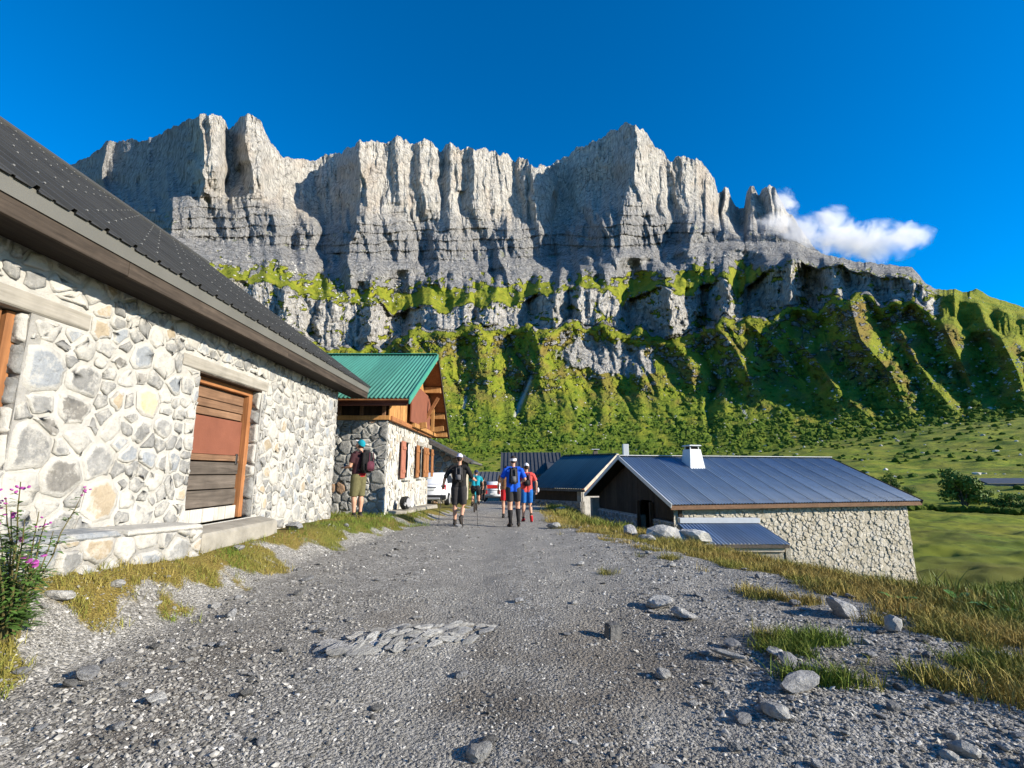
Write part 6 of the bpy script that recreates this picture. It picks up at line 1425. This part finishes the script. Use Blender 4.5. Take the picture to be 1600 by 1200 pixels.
    for s_ in 'LR':
        if 'socks' in wear:
            so_ = MB(); limb(so_, [g('kn' + s_).lerp(g('an' + s_), .22) - Vector((0, .010, 0)), g('kn' + s_).lerp(g('an' + s_), .42) - Vector((0, .01, 0)), g('kn' + s_).lerp(g('an' + s_), .75), g('an' + s_)], [.063 * k_, .062 * k_, .046 * k_, .043 * k_]); so_.build('sock', wear['socks'], rt, True)
        else:
            so_ = MB(); limb(so_, [g('kn' + s_).lerp(g('an' + s_), .86), g('an' + s_)], [.043 * k_, .046 * k_]); so_.build('sock', wear.get('sock_short', HAIR), rt, True)
        a_, t_ = g('an' + s_), g('to' + s_); d_ = (t_ - a_); dl = d_.normalized(); up_ = Vector((0, 0, 1)) - dl * dl.z; up_ = up_.normalized() if up_.length > .1 else Vector((0, 0, 1))
        sb = MB(); heel = a_ - dl * .045 * k_ - up_ * .045 * k_
        limb(sb, [heel, a_ - up_ * .04 * k_, a_ + d_ * .55 - up_ * .03 * k_, t_ + dl * .03 - up_ * .01], [.044 * k_, .05 * k_, .047 * k_, .034 * k_], 10)
        shoe = sb.build('shoe', wear['shoes'], rt, True)
        sl_ = MB(); sl_.tube([heel - up_ * .03 * k_, a_ + d_ * .5 - up_ * .068 * k_, t_ + dl * .03 - up_ * .036 * k_], [.026 * k_, .03 * k_, .024 * k_], 8); sl_.build('sole', wear.get('sole', HAIR), shoe, True)
    # hair and headgear
    hr_ = MB(); hr_.ell(hp(0, -.018, .012), (.079 * k_, .090 * k_, .108 * k_), 14, 10, HM); hr_.build('hair', wear.get('hair', HAIR), rt, True)
    if 'cap' in wear:
        cp = MB(); vs_ = []; fs = []; n = 18
        for i, (ph, rs_) in enumerate(((0, 1), (.5, 1), (.95, 1), (1.35, .995))):
            pass
        for i in range(6):
            th_ = (math.pi / 2 + .12) * i / 5
            for j in range(n):
                a = 6.28318 * j / n; vs_.append(hp(.083 * math.sin(th_) * math.cos(a), -.012 + .103 * math.sin(th_) * math.sin(a), .03 + .096 * math.cos(th_)))
        for i in range(5):
            for j in range(n): fs.append((i * n + j, (i + 1) * n + j, (i + 1) * n + (j + 1) % n, i * n + (j + 1) % n))
        cp.add(vs_, fs); capo = cp.build('cap', wear['cap'], rt, True)
        bk_ = -1 if wear.get('backwards') else 1
        MB().prism([hp(-.06, .07 * bk_, .035), hp(-.045, .145 * bk_, .018), hp(0, .165 * bk_, .015), hp(.045, .145 * bk_, .018), hp(.06, .07 * bk_, .035)], HM @ Vector((0, 0, .010))).build('peak', wear.get('peak', wear['cap']), capo)
    if 'band' in wear:
        bd = MB(); vs_ = []; n = 18
        for z in (-.015, .05):
            for j in range(n): a = 6.28318 * j / n; vs_.append(hp(.086 * math.cos(a), -.008 + .106 * math.sin(a), z + .012 * math.sin(a)))
        bd.add(vs_, [(j, (j + 1) % n, n + (j + 1) % n, n + j) for j in range(n)]); bd.build('headband', wear['band'], rt, True)
    return rt, k_
def backpack(label, rt, J, k_, main, trim, size=(.30, .17, .46), low=None):
    """sits on the person's back, a thing of its own"""
    ch_, pv = Vector(J['chest']) * k_, Vector(J['pelvis']) * k_; c = ch_.lerp(pv, .32) + Vector((0, -.115 - size[1] / 2, .03)) * k_
    M = rt.matrix_basis; o = empty('backpack', rt.location + Matrix.Rotation(rt.rotation_euler.z, 3, 'Z') @ c, rt.rotation_euler.z); tag(o, label, 'backpack')
    sx_, sy_, sz_ = [q * k_ for q in size]
    b_ = MB(); b_.hexa([(-sx_ / 2, -sy_ / 2, -sz_ / 2), (sx_ / 2, -sy_ / 2, -sz_ / 2), (sx_ / 2, sy_ / 2, -sz_ / 2), (-sx_ / 2, sy_ / 2, -sz_ / 2)], [(-sx_ * .38, -sy_ * .3, sz_ / 2), (sx_ * .38, -sy_ * .3, sz_ / 2), (sx_ * .40, sy_ / 2, sz_ / 2), (-sx_ * .40, sy_ / 2, sz_ / 2)])
    b_.build('sack', main, o, True, .06 * k_, 3)
    p_ = MB(); p_.box((0, -sy_ * .5, -sz_ * .2), (sx_ * .7, sy_ * .35, sz_ * .42)); p_.build('front_pocket', low or trim, o, True, .03, 2)
    for s_ in (-1, 1):
        MB().tube([(s_ * sx_ * .3, sy_ * .45, sz_ * .42), (s_ * sx_ * .36, sy_ * .5 + .10 * k_, sz_ * .50), (s_ * sx_ * .36, sy_ * .5 + .235 * k_, sz_ * .22), (s_ * sx_ * .42, sy_ * .5 + .16 * k_, -sz_ * .25), (s_ * sx_ * .4, sy_ * .4, -sz_ * .4)], .018 * k_, 6).build('strap', trim, o, True)
        MB().box((s_ * sx_ * .2, -sy_ * .52, sz_ * .18), (.012, .02, sz_ * .4)).build('cord', low or trim, o)
    return o
def pole(label, top, bot):
    t_, b_ = Vector(top), Vector(bot); o = empty('trekking_pole', b_); tag(o, label, 'pole'); d = t_ - b_
    MB().tube([(0, 0, 0), d * .55, d], [.005, .007, .008], 6).build('shaft', DARKM, o, True); MB().tube([d * .86, d * 1.02], [.015, .018], 8).build('grip', HAIR, o, True); MB().tube([d * .05, d * .055], [.03, .028], 8).build('basket', HAIR, o)
DARKM = simple('dark_metal', (.03, .03, .032), .4, .5); BLACKC = cloth('black_cloth', (.018, .017, .018)); BLACK2 = cloth('charcoal_cloth', (.035, .033, .034)); WHITEC = cloth('white_cloth', (.62, .61, .64)); LILAC = cloth('pale_lilac_cap', (.52, .50, .62))
BLUE = cloth('bright_blue_cloth', (.012, .085, .52)); BLUE2 = cloth('blue_shorts', (.015, .11, .36)); CORAL = cloth('coral_red_cloth', (.60, .075, .065)); OLIVE = cloth('olive_cloth', (.115, .105, .05)); MAROON = cloth('maroon_black_cloth', (.045, .018, .022)); REDC = cloth('red_cloth', (.42, .02, .025)); TEAL = cloth('teal_cloth', (.01, .23, .30)); GREYP = cloth('grey_pack', (.12, .12, .13)); PURP = cloth('plum_cloth', (.10, .03, .045))
def stand(**kw):
    J = dict(pelvis=(0, 0, .96), chest=(0, .0, 1.36), neck=(0, .015, 1.50), head=(0, .035, 1.655), shL=(-.185, 0, 1.43), shR=(.185, 0, 1.43), elL=(-.24, -.03, 1.14), elR=(.24, -.03, 1.14), wrL=(-.25, .06, .90), wrR=(.25, .06, .90),
             hipL=(-.09, 0, .93), hipR=(.09, 0, .93), knL=(-.10, .02, .50), knR=(.10, .02, .50), anL=(-.10, -.01, .09), anR=(.10, -.01, .09), toL=(-.115, .15, .035), toR=(.115, .15, .035)); J.update(kw); return J
# black-clad hiker with poles, walking away
f_ = gpx(716, 822); J = stand(elL=(-.33, -.10, 1.20), elR=(.32, -.06, 1.18), wrL=(-.40, .02, .98), wrR=(.40, .10, 1.10), hdL=(-.1, .9, -.3), hdR=(.1, .9, .1), knL=(-.10, .07, .50), anL=(-.09, .05, .10), toL=(-.10, .20, .04), knR=(.11, .05, .50), anR=(.10, -.24, .22), toR=(.11, -.20, .05), look=(0, 1, -.12))
B_, k_ = person('hiker in black shirt and black shorts walking away with two poles', f_, 0, 1.80, J, dict(shirt=BLACKC, sleeve=1.15, shorts=BLACK2, shoes=BLACK2, short_len=.95, cap=LILAC, backwards=True)); BPOS = Vector(f_)
backpack('slim black running pack on the hiker in black', B_, J, k_, BLACK2, BLACKC, (.24, .10, .40), GREYP)
for s_, dx in (('L', -.10), ('R', .08)):
    w_ = Vector(J['wr' + s_]) * k_ + Vector((0, .07, .03)); bx_ = w_ + Vector((dx, -.14, 0)); tp = BPOS + w_ + Vector((0, 0, .05)); gx, gy = BPOS.x + bx_.x, BPOS.y + bx_.y
    pole('thin trekking pole in the %s hand of the hiker in black' % ('left' if s_ == 'L' else 'right'), tp, (gx, gy, gz(gx, gy)))
# blue shirt hiker
f_ = gpx(802, 823); J = stand(elL=(-.30, -.08, 1.16), wrL=(-.30, .12, 1.02), elR=(.30, -.06, 1.16), wrR=(.24, .17, 1.12), knL=(-.08, .03, .50), anL=(-.07, .0, .09), knR=(.12, .10, .51), anR=(.13, -.04, .12), toR=(.14, .10, .05))
B_, k_ = person('hiker in bright blue shirt with black knee socks and a white headband', f_, -.05, 1.76, J, dict(shirt=BLUE, sleeve=.85, hem=-.10, shorts=BLACK2, short_len=.72, shoes=BLACKC, socks=BLACKC, band=WHITEC))
backpack('dark grey running pack on the hiker in the bright blue shirt', B_, J, k_, BLACK2, BLACKC, (.24, .11, .42), GREYP)
# coral shirt hiker
f_ = gpx(823, 815); J = stand(elR=(.30, -.05, 1.18), wrR=(.31, .06, .96), elL=(-.26, -.02, 1.16), wrL=(-.2, .18, 1.1), knR=(.11, .06, .50), anR=(.12, -.20, .20), toR=(.13, -.19, .03), knL=(-.09, .05, .5))
B_, k_ = person('hiker in coral red shirt and blue shorts with a white cap', f_, -.08, 1.66, J, dict(shirt=CORAL, sleeve=.8, hem=-.08, shorts=BLUE2, short_len=.85, shoes=REDC, cap=WHITEC, backwards=True, peak=BLACKC))
backpack('plum coloured pack on the hiker in the coral red shirt', B_, J, k_, PURP, BLACKC, (.25, .11, .40), BLACK2)
MB().ell((f_[0] + .34, f_[1] + .12, f_[2] + .88), (.035, .035, .075), 10, 6).build('bottle', WHITEC, None, True); tag(bpy.data.objects['bottle'], 'small white bottle in the hand of the hiker in the coral shirt', 'bottle')
# man looking up at the wall
f_ = PX(557, 807, -3.55); f_[1] = 11.35; f_ = np.array((PY(557, 807, 11.35)[0], 11.35, 0)); f_[2] = gz(f_[0], f_[1])
J = stand(chest=(0, -.02, 1.36), neck=(0, -.015, 1.50), head=(0, .0, 1.645), look=(0, .82, .57), elL=(-.23, .06, 1.15), elR=(.23, .08, 1.15), wrL=(-.12, .30, 1.13), wrR=(.12, .32, 1.13), hdL=(.3, 1, .1), hdR=(-.3, 1, .1), knL=(-.10, .03, .50), knR=(.10, .0, .50))
B_, k_ = person('man in olive shorts and dark shirt looking up beside the barn corner', f_, -1.15, 1.80, J, dict(shirt=MAROON, sleeve=.7, hem=.02, shorts=OLIVE, short_len=1.02, shoes=BLACK2, sock_short=BLACKC, cap=TEAL, peak=WHITEC))
q_ = MB()
for sx_ in (-1, 1): limb(q_, [Vector((.06 * sx_, 0, .93)), Vector((.06 * sx_, 0, 1.02))], [.118, .121], 12)
link('waistband', remesh_body('waistband', q_, .014), REDC, B_)
backpack('black hiking pack with a plum coloured base on the man in olive shorts', B_, J, k_, BLACKC, BLACK2, (.32, .20, .52), PURP)
MB().box((0, 0, 0), (.075, .012, .15)).build('phone', DARKM, None, bev=.004); o = bpy.data.objects['phone']; hw_ = Matrix.Rotation(1.15, 3, 'Z') @ Vector((0, .42, 1.17)); o.location = Vector(f_) + hw_; o.rotation_euler = (-.3, 0, 1.15); tag(o, 'dark phone held out by the man in olive shorts', 'phone')
# red shorts walker half hidden behind the blue shirt
yb = 16.5; xb = float(PY(791, 790, yb)[0]); J = stand(elL=(-.27, -.03, 1.15), wrL=(-.28, .08, .95))
B_, k_ = person('walker in brown shirt and red shorts half hidden behind the hiker in blue', (xb, yb, gz(xb, yb)), 0, 1.70, J, dict(shirt=cloth('brown_cloth', (.17, .085, .04)), sleeve=.8, shorts=REDC, short_len=.8, shoes=BLACKC))
# far walker in black
yb = 36.0; xb = float(PY(755, 775, yb)[0]); J = stand(knR=(.1, .1, .52), anR=(.1, .05, .1))
B_, k_ = person('far walker all in black near the end of the track', (xb, yb, gz(xb, yb)), .1, 1.74, J, dict(shirt=BLACKC, sleeve=.9, shorts=BLACK2, short_len=.8, shoes=BLACKC))
# cyclist
yb = 20.5; xb = float(PY(743, 790, yb)[0]); zb_ = gz(xb, yb)
bike = empty('bicycle', (xb, yb, zb_)); tag(bike, 'black bicycle ridden away by the cyclist in teal', 'bicycle')
def wheel(y): 
    w_ = MB(); vs_ = []; n, m = 28, 6
    for i in range(n):
        a = 6.28318 * i / n
        for j in range(m): b_ = 6.28318 * j / m; rr_2 = .335 + .024 * math.cos(b_); vs_.append((.024 * math.sin(b_), y + rr_2 * math.cos(a), .36 + rr_2 * math.sin(a)))
    w_.add(vs_, [(i * m + j, ((i + 1) % n) * m + j, ((i + 1) % n) * m + (j + 1) % m, i * m + (j + 1) % m) for i in range(n) for j in range(m)])
    wo_ = w_.build('wheel', HAIR, bike, True); sp_ = MB()
    for i in range(12): a = 6.28318 * i / 12; sp_.tube([(0, y, .36), (0, y + .32 * math.cos(a), .36 + .32 * math.sin(a))], .0025, 4)
    sp_.tube([(-.05, y, .36), (.05, y, .36)], .03, 8); so_ = sp_.build('spokes', DARKM, wo_); so_['kind'] = 'stuff'
wheel(-.52); wheel(.54)
fr = MB(); bbp = (0, -.06, .33); stp = (0, -.2, .82); hdp = (0, .40, .86)
for a, b_ in ((bbp, stp), (stp, hdp), (bbp, (0, .42, .74)), (bbp, (.03, -.52, .36)), (stp, (-.03, -.52, .36)), (hdp, (0, .42, .7))): fr.tube([a, b_], .02, 8)
fr.build('frame', TEAL, bike, True); MB().tube([(0, .41, .72), (0, .54, .36)], .02, 8).build('fork', DARKM, bike, True); MB().tube([(-.33, .38, 1.0), (0, .44, .98), (.33, .38, 1.0)], .014, 8).build('handlebar', HAIR, bike, True); MB().ell((0, -.22, .93), (.06, .13, .03), 10, 6).build('saddle', HAIR, bike, True); MB().tube([stp, (0, -.22, .92)], .015, 8).build('seat_post', DARKM, bike)
MB().tube([(-.14, -.06, .33), (.14, -.06, .33)], .012, 8).build('crank', DARKM, bike)
for s_ in (-1, 1): MB().box((s_ * .14, -.06 + .15 * s_, .33), (.09, .07, .02)).build('pedal', HAIR, bike)
J = stand(pelvis=(0, -.2, 1.02), chest=(0, .05, 1.36), neck=(0, .1, 1.48), head=(0, .16, 1.61), shL=(-.185, .05, 1.42), shR=(.185, .05, 1.42), elL=(-.27, .18, 1.2), elR=(.27, .18, 1.2), wrL=(-.28, .36, 1.04), wrR=(.28, .36, 1.04), hdL=(0, .2, -1), hdR=(0, .2, -1), hipL=(-.09, -.2, .98), hipR=(.09, -.2, .98), knL=(-.12, .16, .74), anL=(-.13, -.2, .32), toL=(-.14, -.06, .27), knR=(.12, .12, .66), anR=(.13, .06, .38), toR=(.14, .2, .36))
B_, k_ = person('cyclist in teal jersey riding away behind the hiker in black', (xb, yb, zb_), 0, 1.74, J, dict(shirt=TEAL, sleeve=.8, shorts=BLACKC, short_len=.8, shoes=BLACKC, cap=cloth('navy_cap', (.02, .03, .09))))

# ------------------------------------------------------------------ vehicles
CARW = simple('white_car_paint', (.62, .63, .66), .25, .5, .03, 1); TAIL, ntt, bt = newmat('red_tail_light', .2, .6); bt.inputs['Base Color'].default_value = (.45, .012, .012, 1); TYRE = simple('tyre_rubber', (.02, .02, .02), .85); TRIMB = simple('black_plastic_trim', (.025, .025, .027), .6); SILV = simple('grey_metal', (.30, .30, .31), .4, .5, .05)
PLATE = simple('number_plate', (.65, .65, .62), .5)
def car(label, x, y, heading=0):
    z = gz(x, y + 2) ; rt = empty('parked_car', (x, y, z), heading); tag(rt, label, 'car')
    prof = [(0, .55), (.02, .95), (.10, 1.02), (.32, 1.50), (.60, 1.62), (2.2, 1.62), (2.95, 1.08), (4.05, .92), (4.15, .55), (4.12, .32), (.04, .32)]
    def wd(y_, z_): return (.88 - .16 * max(0, (z_ - 1.0) / .62)) * (1 - .06 * (abs(y_ - 2.1) / 2.1) ** 3)
    vs_ = []; n = len(prof)
    for s_ in (-1, 1):
        for (a, b_) in prof: vs_.append((s_ * wd(a, b_), a, b_))
    b = MB().add(vs_, [tuple(range(n))[::-1], tuple(range(n, 2 * n))] + [(i, (i + 1) % n, n + (i + 1) % n, n + i) for i in range(n)]); b.build('body', CARW, rt, True, .05, 3)
    MB().add([(-.60, .118, 1.06), (.60, .118, 1.06), (.54, .295, 1.44), (-.54, .295, 1.44)], [(0, 1, 2, 3)]).add([(-.60, .128, 1.06), (.60, .128, 1.06), (.54, .305, 1.44), (-.54, .305, 1.44)], [(3, 2, 1, 0)]).build('rear_window', GLASS, rt)
    for s_ in (-1, 1):
        MB().hexa([(s_ * .62, -.005, .80), (s_ * .83, .01, .80), (s_ * .83, .12, .80), (s_ * .62, .12, .80)], [(s_ * .66, .02, 1.06), (s_ * .80, .05, 1.06), (s_ * .80, .16, 1.06), (s_ * .66, .16, 1.06)]).build('tail_light', TAIL, rt, bev=.02)
        MB().add([(s_ * (wd(y_, z_) + .012), y_, z_) for y_, z_ in ((.42, 1.10), (.62, 1.48), (2.1, 1.48), (2.65, 1.10))], [(0, 1, 2, 3)]).build('side_window', GLASS, rt)
        MB().box((s_ * .90, 2.6, 1.08), (.16, .1, .13)).build('mirror', TRIMB, rt, bev=.03)
        for yy in (.78, 3.35):
            wm = MB().tube([(s_ * .68, yy, .33), (s_ * .90, yy, .33)], .33, 22).build('wheel', TYRE, rt, bev=.03, seg=2); MB().tube([(s_ * .895, yy, .33), (s_ * .91, yy, .33)], .2, 16).build('rim', SILV, wm, bev=.008)
        MB().beam((s_ * .6, .7, 1.66), (s_ * .58, 2.1, 1.67), .05, .05).build('roof_bar', TRIMB, rt)
    MB().box((0, .02, .46), (1.66, .16, .22)).build('bumper', TRIMB, rt, bev=.03); MB().box((0, -.05, .40), (1.1, .06, .10)).build('skid_plate', SILV, rt, bev=.02); MB().box((0, -.005, .83), (.52, .02, .115)).build('number_plate', PLATE, rt, bev=.004); MB().box((0, -.005, .92), (.7, .025, .04)).build('handle_strip', TRIMB, rt)
    return rt
car('white car parked with its tail towards the viewer past the chalet', float(PY(699, 787, 23.8)[0]) - .90, 23.8)
vy = 42.0; va, vb = PY(757, 781, vy), PY(783, 781, vy); vx = float(va[0] + vb[0]) / 2; vw = float(vb[0] - va[0]); vz = gz(vx, vy)
van = empty('parked_van', (vx, vy, vz)); tag(van, 'small white van with a red panel on its rear at the end of the track', 'van')
VH = 1.62; MB().hexa([(-vw / 2, 0, .3), (vw / 2, 0, .3), (vw / 2, 2.6, .3), (-vw / 2, 2.6, .3)], [(-vw * .47, .06, VH), (vw * .47, .06, VH), (vw * .47, 2.5, VH), (-vw * .47, 2.5, VH)]).build('body', CARW, van, True, .05, 2)
MB().hexa([(-vw * .46, 2.5, .3), (vw * .46, 2.5, .3), (vw * .46, 3.5, .3), (-vw * .46, 3.5, .3)], [(-vw * .45, 2.4, 1.3), (vw * .45, 2.4, 1.3), (vw * .44, 3.3, .9), (-vw * .44, 3.3, .9)]).build('bonnet', CARW, van, True, .04, 2)
MB().box((0, .02, 1.22), (vw * .72, .05, .30)).build('red_panel', simple('red_paint', (.5, .02, .015), .4), van, bev=.01)
for s_ in (-1, 1):
    MB().box((s_ * vw * .40, -.0, .78), (.10, .06, .34)).build('tail_light', TAIL, van, bev=.01)
    for yy in (.6, 2.8): MB().tube([(s_ * vw * .40, yy, .3), (s_ * vw * .52, yy, .3)], .3, 18).build('wheel', TYRE, van, bev=.02)
MB().box((0, .0, .36), (vw, .1, .14)).build('bumper', TRIMB, van, bev=.02); MB().box((0, .0, .62), (.4, .03, .1)).build('number_plate', PLATE, van); MB().box((0, .025, .92), (vw * .7, .03, .03)).build('door_seam', TRIMB, van)
# old wheel and pipe at the foot of the chalet
wy = 14.6; wx_ = float(PY(633, 790, wy)[0]); wz = gz(wx_, wy); ow = empty('old_wheel', (wx_, wy, wz + .10)); tag(ow, 'old black wheel with a grey hub leaning at the foot of the chalet wall', 'wheel')
MB().tube([(-.09, .0, .17), (.10, -.05, .19)], .19, 18).build('tyre', TYRE, ow, bev=.03, seg=2); MB().tube([(.09, -.05, .19), (.125, -.06, .193)], .13, 16).build('hub', SILV, ow, bev=.01); MB().tube([(-.1, -.1, .17), (.0, -.16, .17), (.06, -.2, .15)], .05, 8).build('rim', SILV, ow)
MB().tube([(FX, wy + .6, .38), (FX + .35, wy + .45, .36), (FX + .42, wy + .42, .26)], .03, 8).build('pipe', WHITE_TRIM, None, True); tag(bpy.data.objects['pipe'], 'pale water pipe sticking out of the foot of the chalet wall', 'pipe')

# ------------------------------------------------------------------ cloud clinging to the ridge
def cloud(name, label, blobs, Yd, dens, seed, ns=1.0):
    """blobs: (px, py, rx_px, ry_px) in the photo, placed at depth Yd"""
    P_ = [(PY(b_[0], b_[1], Yd + (b_[4] if len(b_) > 4 else 0)), b_[2] * Yd / F_PX, b_[3] * Yd / F_PX) for b_ in blobs]
    lo = np.min([p - np.array((a, max(a, c) * .8, c)) for p, a, c in P_], 0); hi = np.max([p + np.array((a, max(a, c) * .8, c)) for p, a, c in P_], 0)
    ctr = (lo + hi) / 2; o = MB().box((0, 0, 0), tuple(hi - lo)).build(name, None); o.location = ctr
    m = bpy.data.materials.new(name + '_vapour'); m.use_nodes = True; nt = m.node_tree; nt.nodes.remove(nt.nodes['Principled BSDF'])
    co = coords(nt); best = None
    for p, a, c in P_:
        mp = nt.nodes.new('ShaderNodeMapping'); mp.vector_type = 'POINT'; L(nt, co, mp.inputs[0]); s_ = (1 / a, 1 / (max(a, c) * .8), 1 / c); q = p - ctr
        mp.inputs['Scale'].default_value = s_; mp.inputs['Location'].default_value = tuple(-q[i] * s_[i] for i in range(3))
        ln = nt.nodes.new('ShaderNodeVectorMath'); ln.operation = 'LENGTH'; L(nt, mp.outputs[0], ln.inputs[0]); f = mathn(nt, 'SUBTRACT', 1.0, ln.outputs['Value'])
        best = f if best is None else mathn(nt, 'SMOOTH_MAX', best, f, .25)
    nz_ = noise(nt, co, .014 * ns, 8, .68, .4)
    d_ = mathn(nt, 'SUBTRACT', mathn(nt, 'MULTIPLY', best, 1.5), mathn(nt, 'MULTIPLY', mathn(nt, 'SUBTRACT', nz_, .33), 3.7))
    d_ = mathn(nt, 'MULTIPLY', mathn(nt, 'MULTIPLY', d_, 2.2, clamp=True), mathn(nt, 'MULTIPLY', mathn(nt, 'MULTIPLY', best, 4.0, clamp=True), dens))
    vol = nt.nodes.new('ShaderNodeVolumePrincipled'); vol.inputs['Color'].default_value = (.98, .98, 1, 1); vol.inputs['Anisotropy'].default_value = .2; L(nt, d_, vol.inputs['Density']); L(nt, vol.outputs[0], nt.nodes['Material Output'].inputs['Volume'])
    o.data.materials.append(m); return tag(o, label, kind='stuff')
cloud('cloud', 'white cloud clinging to the right end of the rocky ridge', [(1210, 350, 55, 42), (1250, 372, 66, 44), (1310, 374, 80, 52), (1365, 380, 78, 48), (1420, 370, 52, 34), (1228, 315, 30, 40), (1300, 345, 44, 34)], 1130, .03, 1.25)
cy.volume_step_rate = 1.0; cy.volume_max_steps = 160
